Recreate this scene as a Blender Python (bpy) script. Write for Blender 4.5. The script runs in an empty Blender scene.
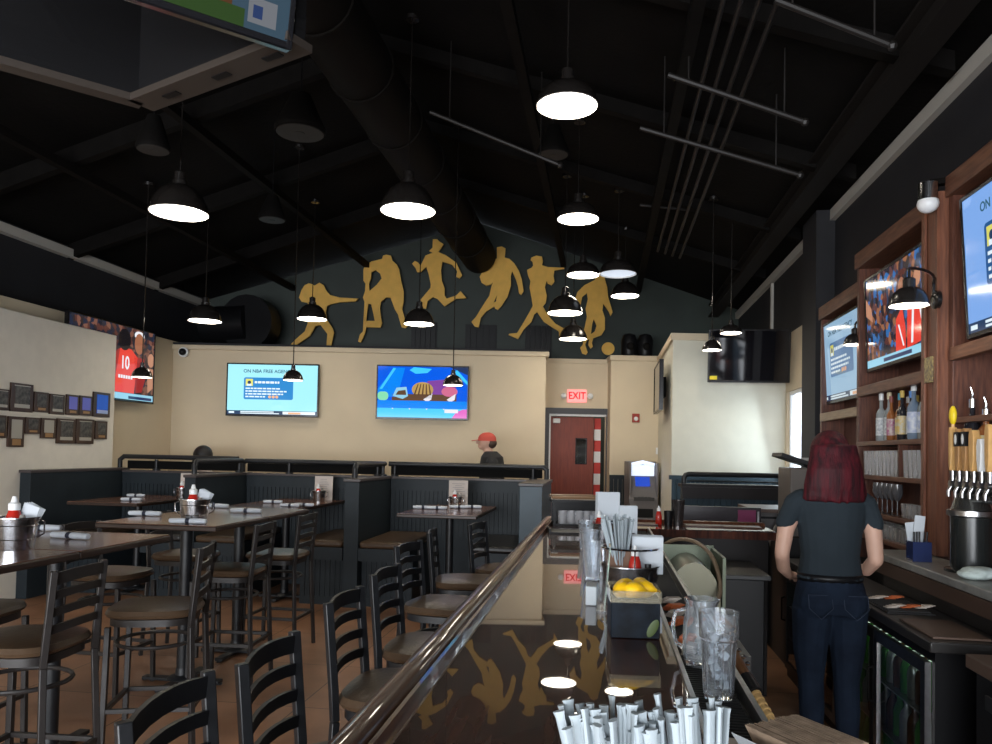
import bpy, bmesh, math, random
from mathutils import Vector, Matrix
R = math.radians
PI = math.pi
random.seed(7)
C = bpy.context.scene.collection
S = bpy.context.scene

# ---------------------------------------------------------------- camera, world, lights, exposure
CAMH = 1.55
F = 775.0
PITCH = 0.030
SHIFT = 80.8 - 775.0 * math.tan(0.030)      # lens shift in pixels
ROLL = 0.020
cd = bpy.data.cameras.new('camera')
cam = bpy.data.objects.new('camera', cd)
C.objects.link(cam)
cd.sensor_width = 36.0
cd.lens = F / 992.0 * 36.0
cd.shift_y = SHIFT / 992.0
cd.clip_start = 0.02
cd.clip_end = 200
fwd = Vector((0, math.cos(PITCH), math.sin(PITCH)))
U0 = Vector((0, -math.sin(PITCH), math.cos(PITCH)))
X0 = Vector((1, 0, 0))
cr = X0 * math.cos(ROLL) + U0 * math.sin(ROLL)
cu = U0 * math.cos(ROLL) - X0 * math.sin(ROLL)
m = Matrix((cr, cu, -fwd)).transposed().to_4x4()
m.translation = Vector((0, 0, CAMH))
cam.matrix_world = m
S.camera = cam
S.view_settings.view_transform = 'Standard'
S.view_settings.look = 'None'
S.view_settings.gamma = 1
S.view_settings.use_curve_mapping = False
S.view_settings.exposure = 0.78

w = bpy.data.worlds.new('world')
S.world = w
w.use_nodes = True
w.node_tree.nodes['Background'].inputs[0].default_value = (0.80, 0.90, 1.0, 1)
w.node_tree.nodes['Background'].inputs[1].default_value = 2.6

TH = math.radians(8.0)          # the bar runs 8 degrees to the right of the camera
CT, ST = math.cos(TH), math.sin(TH)


def W(u, v, z=0.0):
    """bar frame (u to the right, v along the bar) -> world"""
    return Vector((u * CT + v * ST, -u * ST + v * CT, z))


def UZ(u, y, z=0.0):
    """point at bar-frame offset u and world depth y"""
    v = (y + u * ST) / CT
    return W(u, v, z)


def VU(u, y):
    return (y + u * ST) / CT


def area(name, loc, aim, sx, sy, power, col):
    l = bpy.data.lights.new(name, 'AREA')
    l.shape = 'RECTANGLE'
    l.size = sx
    l.size_y = sy
    l.energy = power
    l.color = col
    o = bpy.data.objects.new(name, l)
    C.objects.link(o)
    o.location = loc
    o.rotation_euler = (Vector(aim) - Vector(loc)).to_track_quat('-Z', 'Y').to_euler()
    return o


# daylight through the shop front behind the camera, and through the window on the right
area('shopfront_daylight', W(-2.0, -3.9, 1.5), W(-2.0, 6, 1.75), 7.4, 2.2, 400, (0.95, 0.97, 1.0))
area('side_window_daylight', UZ(2.0, 8.72, 1.75), (0.5, 8.3, 1.2), 0.55, 1.0, 3.5, (0.72, 0.88, 1.0))

# ---------------------------------------------------------------- materials
MATS = {}


def mat(name, col, rough=0.6, metal=0.0, spec=0.5, noise=0.0, nscale=8.0, bump=0.0, bscale=60.0,
        emit=None, estr=1.0, coat=0.0, trans=0.0, ior=1.45, col2=None, alpha=1.0, stretch=None, coatr=0.03):
    if name in MATS:
        return MATS[name]
    m = bpy.data.materials.new(name)
    m.use_nodes = True
    nt = m.node_tree
    b = nt.nodes['Principled BSDF']
    b.inputs['Base Color'].default_value = (*col, 1)
    b.inputs['Roughness'].default_value = rough
    b.inputs['Metallic'].default_value = metal
    b.inputs['Specular IOR Level'].default_value = spec
    b.inputs['IOR'].default_value = ior
    b.inputs['Coat Weight'].default_value = coat
    b.inputs['Coat Roughness'].default_value = coatr
    b.inputs['Transmission Weight'].default_value = trans
    b.inputs['Alpha'].default_value = alpha
    if emit:
        b.inputs['Emission Color'].default_value = (*emit, 1)
        b.inputs['Emission Strength'].default_value = estr
    if noise or bump or col2:
        tc = nt.nodes.new('ShaderNodeTexCoord')
        mp = nt.nodes.new('ShaderNodeMapping')
        nt.links.new(tc.outputs['Object'], mp.inputs[0])
        if stretch:
            mp.inputs['Scale'].default_value = stretch
        if noise or col2:
            n = nt.nodes.new('ShaderNodeTexNoise')
            n.inputs['Scale'].default_value = nscale
            n.inputs['Detail'].default_value = 5
            nt.links.new(mp.outputs[0], n.inputs['Vector'])
            cr_ = nt.nodes.new('ShaderNodeValToRGB')
            c2 = col2 if col2 else tuple(max(0, c * (1 - noise)) for c in col)
            c1 = col if col2 else tuple(min(1, c * (1 + noise)) for c in col)
            cr_.color_ramp.elements[0].position = 0.35
            cr_.color_ramp.elements[1].position = 0.65
            cr_.color_ramp.elements[0].color = (*c2, 1)
            cr_.color_ramp.elements[1].color = (*c1, 1)
            nt.links.new(n.outputs['Fac'], cr_.inputs[0])
            nt.links.new(cr_.outputs[0], b.inputs['Base Color'])
        if bump:
            n2 = nt.nodes.new('ShaderNodeTexNoise')
            n2.inputs['Scale'].default_value = bscale
            n2.inputs['Detail'].default_value = 3
            nt.links.new(mp.outputs[0], n2.inputs['Vector'])
            bp = nt.nodes.new('ShaderNodeBump')
            bp.inputs['Strength'].default_value = bump
            bp.inputs['Distance'].default_value = 0.01
            nt.links.new(n2.outputs['Fac'], bp.inputs['Height'])
            nt.links.new(bp.outputs[0], b.inputs['Normal'])
    MATS[name] = m
    return m


def emis(name, col, s=1.0):
    """a glowing screen colour with a glossy front"""
    return mat('glow_' + name, (0.004, 0.004, 0.004), rough=0.08, emit=col, estr=s * 0.60)


cream = mat('cream_paint', (0.62, 0.52, 0.37), 0.7, bump=0.08, bscale=120, noise=0.03, nscale=2)
white_paint = mat('pale_paint', (0.68, 0.64, 0.56), 0.7, noise=0.03)
black_wall = mat('charcoal_paint', (0.012, 0.012, 0.015), 0.7, noise=0.15, nscale=3)
roof_m = mat('black_ceiling', (0.0034, 0.0029, 0.0026), 0.8, spec=0.15, noise=0.3, nscale=2.2, bump=0.4, bscale=25)
steel_blk = mat('black_steel', (0.0042, 0.0035, 0.0031), 0.7, spec=0.12, noise=0.3, nscale=10)
pipe_m = mat('dark_pipe', (0.014, 0.012, 0.011), 0.5, metal=0.1)
green_wall = mat('dark_green_paint', (0.026, 0.036, 0.030), 0.55, noise=0.1, nscale=2)
gold = mat('gold_board', (0.86, 0.50, 0.10), 0.6, noise=0.05)
trim_m = mat('grey_trim', (0.42, 0.40, 0.36), 0.5)
booth_m = mat('slate_booth_paint', (0.0145, 0.0205, 0.0255), 0.5, spec=0.3, noise=0.12, nscale=4)
booth_lit = mat('slate_paint_blue_lit', (0.03, 0.055, 0.075), 0.45, noise=0.1, nscale=4)  # slate booth paint with the blue window light mixed into the colour
vinyl_tan = mat('brown_vinyl', (0.070, 0.043, 0.025), 0.36, spec=0.4, noise=0.12, nscale=14, bump=0.15)
vinyl_blk = mat('black_vinyl', (0.016, 0.015, 0.015), 0.35, noise=0.1, bump=0.1)
metal_blk = mat('black_powder_metal', (0.012, 0.013, 0.015), 0.42, metal=0.0, noise=0.1, nscale=30)
metal_stool = mat('dark_bronze_metal', (0.022, 0.019, 0.018), 0.42, metal=0.0, noise=0.1, nscale=30)
chrome = mat('chrome', (0.62, 0.63, 0.65), 0.13, metal=1.0)
brushed = mat('brushed_steel', (0.42, 0.42, 0.43), 0.28, metal=1.0, noise=0.1, nscale=40)
bucket_m = mat('galvanised_steel', (0.5, 0.5, 0.52), 0.22, metal=1.0, noise=0.15, nscale=30)
table_m = mat('dark_wood_laminate', (0.16, 0.075, 0.046), 0.25, col2=(0.10, 0.046, 0.030), nscale=7, stretch=(8, 1, 1), coat=0.4, coatr=0.12)
table_edge = mat('table_edge_wood', (0.03, 0.016, 0.011), 0.4)
bar_m = mat('lacquered_bar_wood', (0.085, 0.024, 0.013), 0.6, spec=0.1, col2=(0.028, 0.008, 0.005), nscale=5, stretch=(9, 1, 1), coat=1.0, coatr=0.015, ior=1.6)
bar_edge = mat('lacquered_edge_wood', (0.12, 0.045, 0.020), 0.4, spec=0.25, col2=(0.05, 0.015, 0.009), nscale=6, stretch=(30, 0.6, 8), coat=0.55, coatr=0.04)
wood_red = mat('stained_oak', (0.135, 0.050, 0.030), 0.42, col2=(0.065, 0.024, 0.016), nscale=5, stretch=(14, 14, 1.2), bump=0.1)
wood_h = mat('stained_oak_rail', (0.17, 0.075, 0.042), 0.42, col2=(0.09, 0.036, 0.022), nscale=5, stretch=(14, 1.2, 14), bump=0.1)
wood_back = mat('oak_veneer_back', (0.14, 0.058, 0.038), 0.5, col2=(0.09, 0.036, 0.026), nscale=5, stretch=(10, 10, 1))
paper = mat('white_paper', (0.52, 0.56, 0.60), 0.7)
napkin_m = mat('white_napkin', (0.56, 0.60, 0.66), 0.8, bump=0.2)
red_m = mat('ketchup_red', (0.45, 0.02, 0.012), 0.25)
white_pl = mat('white_plastic', (0.75, 0.76, 0.76), 0.35)
black_pl = mat('black_plastic', (0.006, 0.006, 0.007), 0.4, spec=0.3)
black_matte = mat('black_matte_board', (0.004, 0.004, 0.004), 0.8, spec=0.1)
black_rub = mat('black_rubber', (0.012, 0.012, 0.013), 0.65)
glass = mat('clear_glass', (0.95, 0.97, 1.0), 0.02, trans=1.0, ior=1.45)
plast = mat('clear_plastic', (0.90, 0.95, 1.0), 0.06, trans=0.92, ior=1.3)
skin_w = mat('skin', (0.58, 0.35, 0.26), 0.5, noise=0.04)
jeans_m = mat('dark_denim', (0.011, 0.019, 0.036), 0.85, spec=0.2, col2=(0.006, 0.010, 0.020), nscale=7, bump=0.4, bscale=300)
shirt_m = mat('slate_tshirt', (0.022, 0.030, 0.037), 0.9, spec=0.2, noise=0.08, bump=0.3, bscale=12)
hair_red = mat('dark_red_hair', (0.075, 0.006, 0.011), 0.6, spec=0.25, col2=(0.018, 0.004, 0.006), nscale=9, stretch=(6, 6, 0.5), bump=0.3, bscale=30)
hair_blk = mat('black_hair', (0.012, 0.010, 0.010), 0.45, bump=0.4)
lamp_blk = mat('lamp_black_enamel', (0.014, 0.012, 0.011), 0.25, coat=0.3)
lamp_in = mat('lamp_white_inside', (0.8, 0.78, 0.74), 0.5)
glow_lamp = mat('lamp_diffuser', (0.8, 0.8, 0.8), 0.5, emit=(1.0, 0.90, 0.74), estr=15.0)
glow_day = mat('diffuser_daylight_glow', (0.8, 0.8, 0.8), 0.5, emit=(0.62, 0.74, 0.9), estr=0.5)  # unlit diffuser; its faint glow stands in for daylight falling on it
olive = mat('olive_steel', (0.12, 0.115, 0.08), 0.3, metal=0.55)
hose_m = mat('tan_hose', (0.50, 0.32, 0.13), 0.4, noise=0.1)
yellow = mat('lemon_yellow', (0.85, 0.50, 0.01), 0.4, bump=0.1)
lime = mat('lime_green', (0.16, 0.30, 0.05), 0.4)


# ---------------------------------------------------------------- mesh builder
class MB:
    def __init__(s):
        s.v = []
        s.f = []
        s.mi = []
        s.cur = 0

    def _add(s, vs, fs):
        o = len(s.v)
        s.v += [tuple(p) for p in vs]
        for f in fs:
            s.f.append(tuple(i + o for i in f))
            s.mi.append(s.cur)
        return s

    def box(s, c, d, rot=None):
        x, y, z = d[0] / 2, d[1] / 2, d[2] / 2
        P = [Vector(p) for p in ((-x, -y, -z), (x, -y, -z), (x, y, -z), (-x, y, -z), (-x, -y, z), (x, -y, z), (x, y, z), (-x, y, z))]
        if rot is not None:
            P = [rot @ p for p in P]
        c = Vector(c)
        return s._add([p + c for p in P], [(0, 3, 2, 1), (4, 5, 6, 7), (0, 1, 5, 4), (1, 2, 6, 5), (2, 3, 7, 6), (3, 0, 4, 7)])

    def b2(s, x0, y0, z0, x1, y1, z1):
        return s.box(((x0 + x1) / 2, (y0 + y1) / 2, (z0 + z1) / 2), (abs(x1 - x0), abs(y1 - y0), abs(z1 - z0)))

    def bar(s, p0, p1, w, h, up=(0, 0, 1)):
        """rectangular bar between two points"""
        p0, p1 = Vector(p0), Vector(p1)
        d = (p1 - p0)
        L = d.length
        d.normalize()
        upv = Vector(up)
        if abs(d.dot(upv)) > 0.98:
            upv = Vector((0, 1, 0))
        sx = d.cross(upv).normalized()
        sz = sx.cross(d).normalized()
        rot = Matrix((sx, d, sz)).transposed()
        return s.box((p0 + p1) / 2, (w, L, h), rot)

    def tube(s, pts, r, seg=10, closed=False, caps=True, sc=(1, 1)):
        pts = [Vector(p) for p in pts]
        n = len(pts)
        rs = r if isinstance(r, (list, tuple)) else [r] * n
        rings = []
        prev = None
        for i, p in enumerate(pts):
            if closed:
                t = pts[(i + 1) % n] - pts[i - 1]
            elif i == 0:
                t = pts[1] - pts[0]
            elif i == n - 1:
                t = pts[-1] - pts[-2]
            else:
                t = (pts[i + 1] - p).normalized() + (p - pts[i - 1]).normalized()
            t.normalize()
            if prev is None:
                a = Vector((0, 0, 1)) if abs(t.z) < 0.9 else Vector((1, 0, 0))
                nx = t.cross(a).normalized()
            else:
                nx = (prev - t * prev.dot(t))
                nx = nx.normalized() if nx.length > 1e-6 else t.cross(Vector((0, 0, 1))).normalized()
            prev = nx
            ny = t.cross(nx).normalized()
            rings.append([p + (nx * math.cos(2 * PI * k / seg) * sc[0] + ny * math.sin(2 * PI * k / seg) * sc[1]) * rs[i] for k in range(seg)])
        vs = [q for ring in rings for q in ring]
        fs = []
        m_ = n if closed else n - 1
        for i in range(m_):
            j = (i + 1) % n
            for k in range(seg):
                k2 = (k + 1) % seg
                fs.append((i * seg + k, i * seg + k2, j * seg + k2, j * seg + k))
        if caps and not closed:
            fs.append(tuple(range(seg))[::-1])
            fs.append(tuple((n - 1) * seg + k for k in range(seg)))
        return s._add(vs, fs)

    def lathe(s, prof, c=(0, 0, 0), seg=28, sx=1, sy=1, rot=None):
        c = Vector(c)
        vs = []
        for (r, z) in prof:
            for k in range(seg):
                a = 2 * PI * k / seg
                p = Vector((r * math.cos(a) * sx, r * math.sin(a) * sy, z))
                if rot is not None:
                    p = rot @ p
                vs.append(p + c)
        fs = []
        for i in range(len(prof) - 1):
            for k in range(seg):
                k2 = (k + 1) % seg
                fs.append((i * seg + k, i * seg + k2, (i + 1) * seg + k2, (i + 1) * seg + k))
        if prof[0][0] > 1e-5:
            fs.append(tuple(range(seg))[::-1])
        if prof[-1][0] > 1e-5:
            fs.append(tuple((len(prof) - 1) * seg + k for k in range(seg)))
        return s._add(vs, fs)

    def open_lathe(s, prof, c=(0, 0, 0), seg=28, sx=1, sy=1):
        c = Vector(c)
        vs = [Vector((r * math.cos(2 * PI * k / seg) * sx, r * math.sin(2 * PI * k / seg) * sy, z)) + c for (r, z) in prof for k in range(seg)]
        fs = []
        for i in range(len(prof) - 1):
            for k in range(seg):
                k2 = (k + 1) % seg
                fs.append((i * seg + k, i * seg + k2, (i + 1) * seg + k2, (i + 1) * seg + k))
        return s._add(vs, fs)

    def sphere(s, c, r, seg=16, sc=(1, 1, 1), rot=None):
        n = seg // 2
        prof = [(max(1e-6, r * math.sin(PI * i / n)), -r * math.cos(PI * i / n)) for i in range(n + 1)]
        vs = []
        for (rr, z) in prof:
            for k in range(seg):
                a = 2 * PI * k / seg
                p = Vector((rr * math.cos(a) * sc[0], rr * math.sin(a) * sc[1], z * sc[2]))
                if rot is not None:
                    p = rot @ p
                vs.append(p + Vector(c))
        fs = []
        for i in range(n):
            for k in range(seg):
                k2 = (k + 1) % seg
                fs.append((i * seg + k, i * seg + k2, (i + 1) * seg + k2, (i + 1) * seg + k))
        return s._add(vs, fs)

    def prism(s, poly, axis, a, b):
        """extrude a 2D polygon along 'x','y' or 'z' between a and b"""
        def P(p, t):
            if axis == 'y':
                return (p[0], t, p[1])
            if axis == 'x':
                return (t, p[0], p[1])
            return (p[0], p[1], t)
        n = len(poly)
        vs = [P(p, a) for p in poly] + [P(p, b) for p in poly]
        fs = [tuple(range(n))[::-1], tuple(range(n, 2 * n))]
        for i in range(n):
            j = (i + 1) % n
            fs.append((i, j, n + j, n + i))
        return s._add(vs, fs)

    def quad(s, a, b, c, d):
        return s._add([a, b, c, d], [(0, 1, 2, 3)])

    def build(s, name, mats, parent=None, bevel=0, smooth=True, loc=None, rotz=0, segs=2, recalc=True, merge=True):
        me = bpy.data.meshes.new(name)
        me.from_pydata(s.v, [], s.f)
        if not isinstance(mats, (list, tuple)):
            mats = [mats]
        for m_ in mats:
            me.materials.append(m_)
        if len(mats) > 1:
            me.polygons.foreach_set('material_index', s.mi)
        bm = bmesh.new()
        bm.from_mesh(me)
        if merge:
            bmesh.ops.remove_doubles(bm, verts=bm.verts, dist=1e-6)
        if recalc:
            bmesh.ops.recalc_face_normals(bm, faces=bm.faces)
        bm.to_mesh(me)
        bm.free()
        if smooth:
            me.polygons.foreach_set('use_smooth', [True] * len(me.polygons))
            me.set_sharp_from_angle(angle=R(38))
        o = bpy.data.objects.new(name, me)
        C.objects.link(o)
        if parent:
            o.parent = parent
        if loc is not None:
            o.location = loc
        if rotz:
            o.rotation_euler = (0, 0, rotz)
        if bevel:
            b = o.modifiers.new('bevel', 'BEVEL')
            b.width = bevel
            b.segments = segs
            b.limit_method = 'ANGLE'
            b.angle_limit = R(40)
        return o


def tag(o, label=None, cat=None, group=None, kind=None):
    if label:
        o['label'] = label
    if cat:
        o['category'] = cat
    if group:
        o['group'] = group
    if kind:
        o['kind'] = kind
    return o


def thing(name, label, cat, loc=(0, 0, 0), rotz=0, group=None):
    o = bpy.data.objects.new(name, None)
    o.empty_display_size = 0.1
    C.objects.link(o)
    o.location = loc
    o.rotation_euler = (0, 0, rotz)
    return tag(o, label, cat, group)


def dup(o, loc, rotz, label=None, group=None, scale=None):
    def rec(src, par):
        c = src.copy()
        C.objects.link(c)
        c.parent = par
        for ch in [x for x in KIDS.get(src.name, [])]:
            rec(ch, c)
        return c
    KIDS = {}
    for x in bpy.data.objects:
        if x.parent:
            KIDS.setdefault(x.parent.name, []).append(x)
    n = rec(o, None)
    n.location = loc
    n.rotation_euler = (o.rotation_euler[0], o.rotation_euler[1], rotz)
    if scale:
        n.scale = scale
    if label:
        n['label'] = label
    if group:
        n['group'] = group
    return n


def struct(name, mb, m_, bevel=0, parent=None, **k):
    o = mb.build(name, m_, parent, bevel, **k)
    if not parent:
        o['kind'] = 'structure'
    return o


BR = -TH      # rotation of things aligned with the bar


def to_mesh(name, curve):
    tmp = bpy.data.objects.new(name + '_tmp', curve)
    C.objects.link(tmp)
    bpy.context.view_layer.update()
    me = bpy.data.meshes.new_from_object(tmp.evaluated_get(bpy.context.evaluated_depsgraph_get()))
    bpy.data.objects.remove(tmp)
    me.name = name
    o = bpy.data.objects.new(name, me)
    C.objects.link(o)
    return o


def text(name, s, size, mt, parent, loc, rot=(PI / 2, 0, 0), sx=1.0, align='CENTER', depth=0.0005):
    c = bpy.data.curves.new(name, 'FONT')
    c.body = s
    c.size = size
    c.align_x = align
    c.align_y = 'CENTER'
    c.extrude = depth
    c.offset = size * 0.018
    c.materials.append(mt)
    o = to_mesh(name, c)
    o.parent = parent
    o.location = loc
    o.rotation_euler = rot
    o.scale = (sx, 1, 1)
    return o

# ---------------------------------------------------------------- the room
BACKY = 11.0
LEFTU = -6.1
RIGHTU = 2.1
EAVE = 3.88
RIDGEU = -2.05
RIDGEH = 5.28
GABY = 12.4

# floor
fm = bpy.data.materials.new('stained_concrete_floor')
fm.use_nodes = True
nt = fm.node_tree
bs = nt.nodes['Principled BSDF']
tc = nt.nodes.new('ShaderNodeTexCoord')
mp = nt.nodes.new('ShaderNodeMapping')
nt.links.new(tc.outputs['Object'], mp.inputs[0])
br = nt.nodes.new('ShaderNodeTexBrick')
br.offset = 0.0
br.inputs['Scale'].default_value = 1.0
br.inputs['Brick Width'].default_value = 0.9
br.inputs['Row Height'].default_value = 0.9
br.inputs['Mortar Size'].default_value = 0.004
br.inputs['Color1'].default_value = (0.38, 0.20, 0.115, 1)
br.inputs['Color2'].default_value = (0.31, 0.165, 0.095, 1)
br.inputs['Mortar'].default_value = (0.05, 0.03, 0.02, 1)
nz = nt.nodes.new('ShaderNodeTexNoise')
nz.inputs['Scale'].default_value = 2.3
nz.inputs['Detail'].default_value = 6
mx = nt.nodes.new('ShaderNodeMixRGB')
mx.blend_type = 'MULTIPLY'
mx.inputs[0].default_value = 0.8
rp = nt.nodes.new('ShaderNodeValToRGB')
rp.color_ramp.elements[0].position = 0.3
rp.color_ramp.elements[0].color = (0.5, 0.45, 0.42, 1)
rp.color_ramp.elements[1].position = 0.7
rp.color_ramp.elements[1].color = (1.1, 1.05, 1.0, 1)
nt.links.new(mp.outputs[0], br.inputs['Vector'])
nt.links.new(mp.outputs[0], nz.inputs['Vector'])
nt.links.new(nz.outputs['Fac'], rp.inputs[0])
nt.links.new(br.outputs['Color'], mx.inputs[1])
nt.links.new(rp.outputs[0], mx.inputs[2])
nt.links.new(mx.outputs[0], bs.inputs['Base Color'])
bs.inputs['Roughness'].default_value = 0.42
b = MB()
b.b2(-7.2, -4.2, -0.1, 4.2, 14, 0)
struct('floor', b, fm, rotz=BR)

# left walls (bar frame, built under a rotation of BR)
VB = VU(LEFTU, BACKY) + 0.4
b = MB()
b.b2(LEFTU - 0.3, -4.2, 0, LEFTU, VB + 1.6, 3.05)
struct('wall_left', b, cream, rotz=BR)
b = MB()
b.b2(LEFTU - 0.5, -4.2, 3.05, LEFTU - 0.32, VB + 3, EAVE + 0.3)
b.b2(LEFTU - 0.5, -4.2, 3.0, LEFTU - 0.31, VB + 3, 3.05)
struct('wall_left_upper', b, black_wall, rotz=BR)
b = MB()
vs, ve = VU(-5.8, 4.5), VU(-5.8, 9.24)
b.b2(-5.95, vs, 0, -5.8, ve, 2.86)
struct('wall_left_partition', b, white_paint, bevel=0.01, rotz=BR)
b = MB()
b.b2(LEFTU - 0.31, -4.2, EAVE - 0.10, LEFTU - 0.22, VB + 3, EAVE)
struct('trim_left', b, trim_m, rotz=BR)

# back wall: main cream wall, recess with the door, block beside it
xl = UZ(LEFTU, BACKY).x
xr = (545 - 496) / 775 * BACKY
XRC0 = xr
ZR = 11.75                      # recess depth
b = MB()
b.b2(xl - 0.1, BACKY, 0, xr, BACKY + 0.35, 2.93)
struct('wall_back', b, cream)
b = MB()
b.b2(xl - 0.1, BACKY - 0.04, 2.93, xr + 0.04, BACKY + 0.40, 3.0)
struct('trim_1', b, cream, bevel=0.012)
b = MB()
b.b2(xl - 0.1, BACKY - 0.02, 3.0, xr + 0.04, BACKY + 0.42, 3.03)
struct('trim_2', b, black_wall)


def px(p, y):
    return (p - 496) / 775 * y


# recess wall with the doorway
dx0, dx1 = px(549, ZR), px(606, ZR)
DH = 2.16
b = MB()
b.b2(xr - 0.3, ZR, 0, dx0, ZR + 0.15, 3.0)
b.b2(dx1, ZR, 0, px(612, ZR), ZR + 0.15, 3.0)
b.b2(dx0, ZR, DH, dx1, ZR + 0.15, 3.0)
struct('wall_back_recess', b, cream)
b = MB()
b.b2(xr - 0.12, BACKY + 0.351, 0, xr, ZR - 0.001, 3.0)
struct('wall_back_return', b, cream)
b = MB()
bx0, bx1, BY = px(610, 11.45), px(662, 11.45), 11.45
b.b2(bx0, BY, 0, bx1 + 0.9, ZR + 0.15, 2.95)
struct('wall_back_block', b, cream)
b = MB()
b.b2(bx0 - 0.02, BY - 0.03, 2.95, bx1 + 0.9, ZR + 0.2, 3.03)
struct('trim_3', b, cream, bevel=0.01)
b = MB()
b.b2(xr, ZR - 0.02, 2.93, bx0 - 0.02, ZR + 0.15, 3.0)
struct('trim_4', b, cream)
# wainscot on the block
b = MB()
n = 12
for i in range(n):
    x0 = bx0 + (bx1 - bx0) * i / n
    b.b2(x0 + 0.003, BY - 0.02, 0, x0 + (bx1 - bx0) / n - 0.003, BY - 0.001, 1.2)
b.b2(bx0, BY - 0.035, 1.2, bx1, BY - 0.001, 1.26)
struct('wall_back_wainscot', b, booth_m)
# the corridor behind the door
b = MB()
b.b2(dx0 - 0.4, ZR + 1.5, 0, dx1 + 0.8, ZR + 1.6, 2.7)
b.b2(dx0 - 0.4, ZR + 0.16, 2.6, dx1 + 0.8, ZR + 1.5, 2.7)
b.b2(dx0 - 0.5, ZR + 0.16, 0, dx0 - 0.4, ZR + 1.6, 2.7)
b.b2(dx1 + 0.8, ZR + 0.16, 0, dx1 + 0.9, ZR + 1.6, 2.7)
struct('wall_corridor', b, white_paint)
b = MB()
b.b2(dx0 + 0.1, ZR + 0.5, 2.57, dx1 + 0.3, ZR + 1.1, 2.599)  # unseen glowing panel, added so the door's small window looks bright
co = b.build('corridor_fill_panel', mat('corridor_fill_glow', (0.8, 0.8, 0.8), 0.5, emit=(1.0, 0.95, 0.85), estr=7.0))
tag(co, 'unseen glowing panel added to brighten the corridor behind the red door', 'added light panel')
door_red = mat('red_mahogany_door', (0.23, 0.040, 0.018), 0.45, col2=(0.17, 0.030, 0.014), nscale=4, stretch=(10, 10, 1))
frame_m = mat('dark_door_frame', (0.05, 0.05, 0.055), 0.4)
# door: frame and leaf
d = bpy.data.objects.new('door_1', None)
C.objects.link(d)
d['kind'] = 'structure'
d.location = (dx0, ZR, 0)
dw = dx1 - dx0
b = MB()
b.b2(-0.07, -0.03, 0, 0, 0.0, DH + 0.09)
b.b2(dw, -0.03, 0, dw + 0.07, 0, DH + 0.09)
b.b2(0, -0.03, DH, dw, 0, DH + 0.09)
b.build('door_frame', frame_m, d)
b = MB()
b.b2(0.001, -0.01, 0, 0.025, 0.10, DH - 0.001)
b.b2(0.025, -0.01, DH - 0.03, dw - 0.001, 0.10, DH - 0.001)
b.build('door_jamb', white_pl, d)
lw = dw * 0.79
b = MB()
wx0, wx1, wz0, wz1 = lw * 0.60, lw * 0.86, 1.40, 1.80
b.b2(0.03, 0.05, 0.01, wx0, 0.09, DH - 0.04)
b.b2(wx1, 0.05, 0.01, lw, 0.09, DH - 0.04)
b.b2(wx0, 0.05, 0.01, wx1, 0.09, wz0)
b.b2(wx0, 0.05, wz1, wx1, 0.09, DH - 0.04)
leaf = b.build('door_leaf', door_red, d, smooth=False)
b = MB()
b.b2(wx0, 0.04, wz0, wx0 + 0.015, 0.095, wz1)
b.b2(wx1 - 0.015, 0.04, wz0, wx1, 0.095, wz1)
b.b2(wx0 + 0.015, 0.04, wz0, wx1 - 0.015, 0.095, wz0 + 0.015)
b.b2(wx0 + 0.015, 0.04, wz1 - 0.015, wx1 - 0.015, 0.095, wz1)
b.build('window_frame', black_pl, leaf)
b = MB()
b.b2(wx0 + 0.015, 0.065, wz0 + 0.015, wx1 - 0.015, 0.072, wz1 - 0.015)
b.build('glass_pane', glass, leaf)
b = MB()
b.b2(0.06, 0.0, DH - 0.14, 0.17, 0.05, DH - 0.07)
b.build('door_closer', white_pl, leaf, bevel=0.01)
# striped cloth / sign strip hanging at the open side of the door
red_w = mat('red_stripe', (0.55, 0.05, 0.04), 0.6)
b = MB()
for i in range(8):
    b.cur = i % 2
    b.b2(0, 0, 0.75 + i * 0.17, 0.10, 0.01, 0.75 + (i + 1) * 0.17)
o = b.build('striped_banner', [white_pl, red_w], loc=(dx0 + lw + 0.03, ZR + 0.2, 0.0))
tag(o, 'red and white striped vertical banner seen through the open door gap', 'banner')

# gable wall behind, above the cream walls
gl, gr_ = UZ(LEFTU - 0.5, GABY), UZ(RIGHTU + 0.3, GABY)
ga = UZ(RIDGEU, GABY)
b = MB()
b.prism([(gl.x, 0), (gr_.x, 0), (gr_.x, EAVE - 0.03), (ga.x, RIDGEH - 0.03), (gl.x, EAVE - 0.03)], 'y', GABY + 0.02, GABY + 0.2)
struct('wall_gable', b, green_wall)

# right: wall, upper black wall, window
wy0, wy1 = 8.2, 9.04                       # window along depth
v0w, v1w = VU(RIGHTU, wy0), VU(RIGHTU, wy1)
WZ0, WZ1 = 1.30, 2.33
vend = VU(RIGHTU, 9.2)
vstart = VU(RIGHTU, 7.6)
b = MB()
b.b2(RIGHTU, vstart, 0, RIGHTU + 0.09, v0w, 3.0)
b.b2(RIGHTU, v1w, 0, RIGHTU + 0.09, vend + 0.3, 3.0)
b.b2(RIGHTU, v0w, 0, RIGHTU + 0.09, v1w, WZ0)
b.b2(RIGHTU, v0w, WZ1, RIGHTU + 0.09, v1w, 3.0)
struct('wall_right_rear', b, cream, rotz=BR)
b = MB()
b.b2(RIGHTU, -4.2, 0, RIGHTU + 0.2, vstart, 3.0)
b.b2(RIGHTU + 0.001, -4.2, 3.0, RIGHTU + 0.2, 14, EAVE + 0.4)
struct('wall_right', b, black_wall, rotz=BR)
b = MB()
for (a, c_) in ((v0w, v0w + 0.04), (v1w - 0.04, v1w)):
    b.b2(RIGHTU + 0.03, a, WZ0, RIGHTU + 0.08, c_, WZ1)
b.b2(RIGHTU + 0.03, v0w, WZ0, RIGHTU + 0.08, v1w, WZ0 + 0.04)
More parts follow.
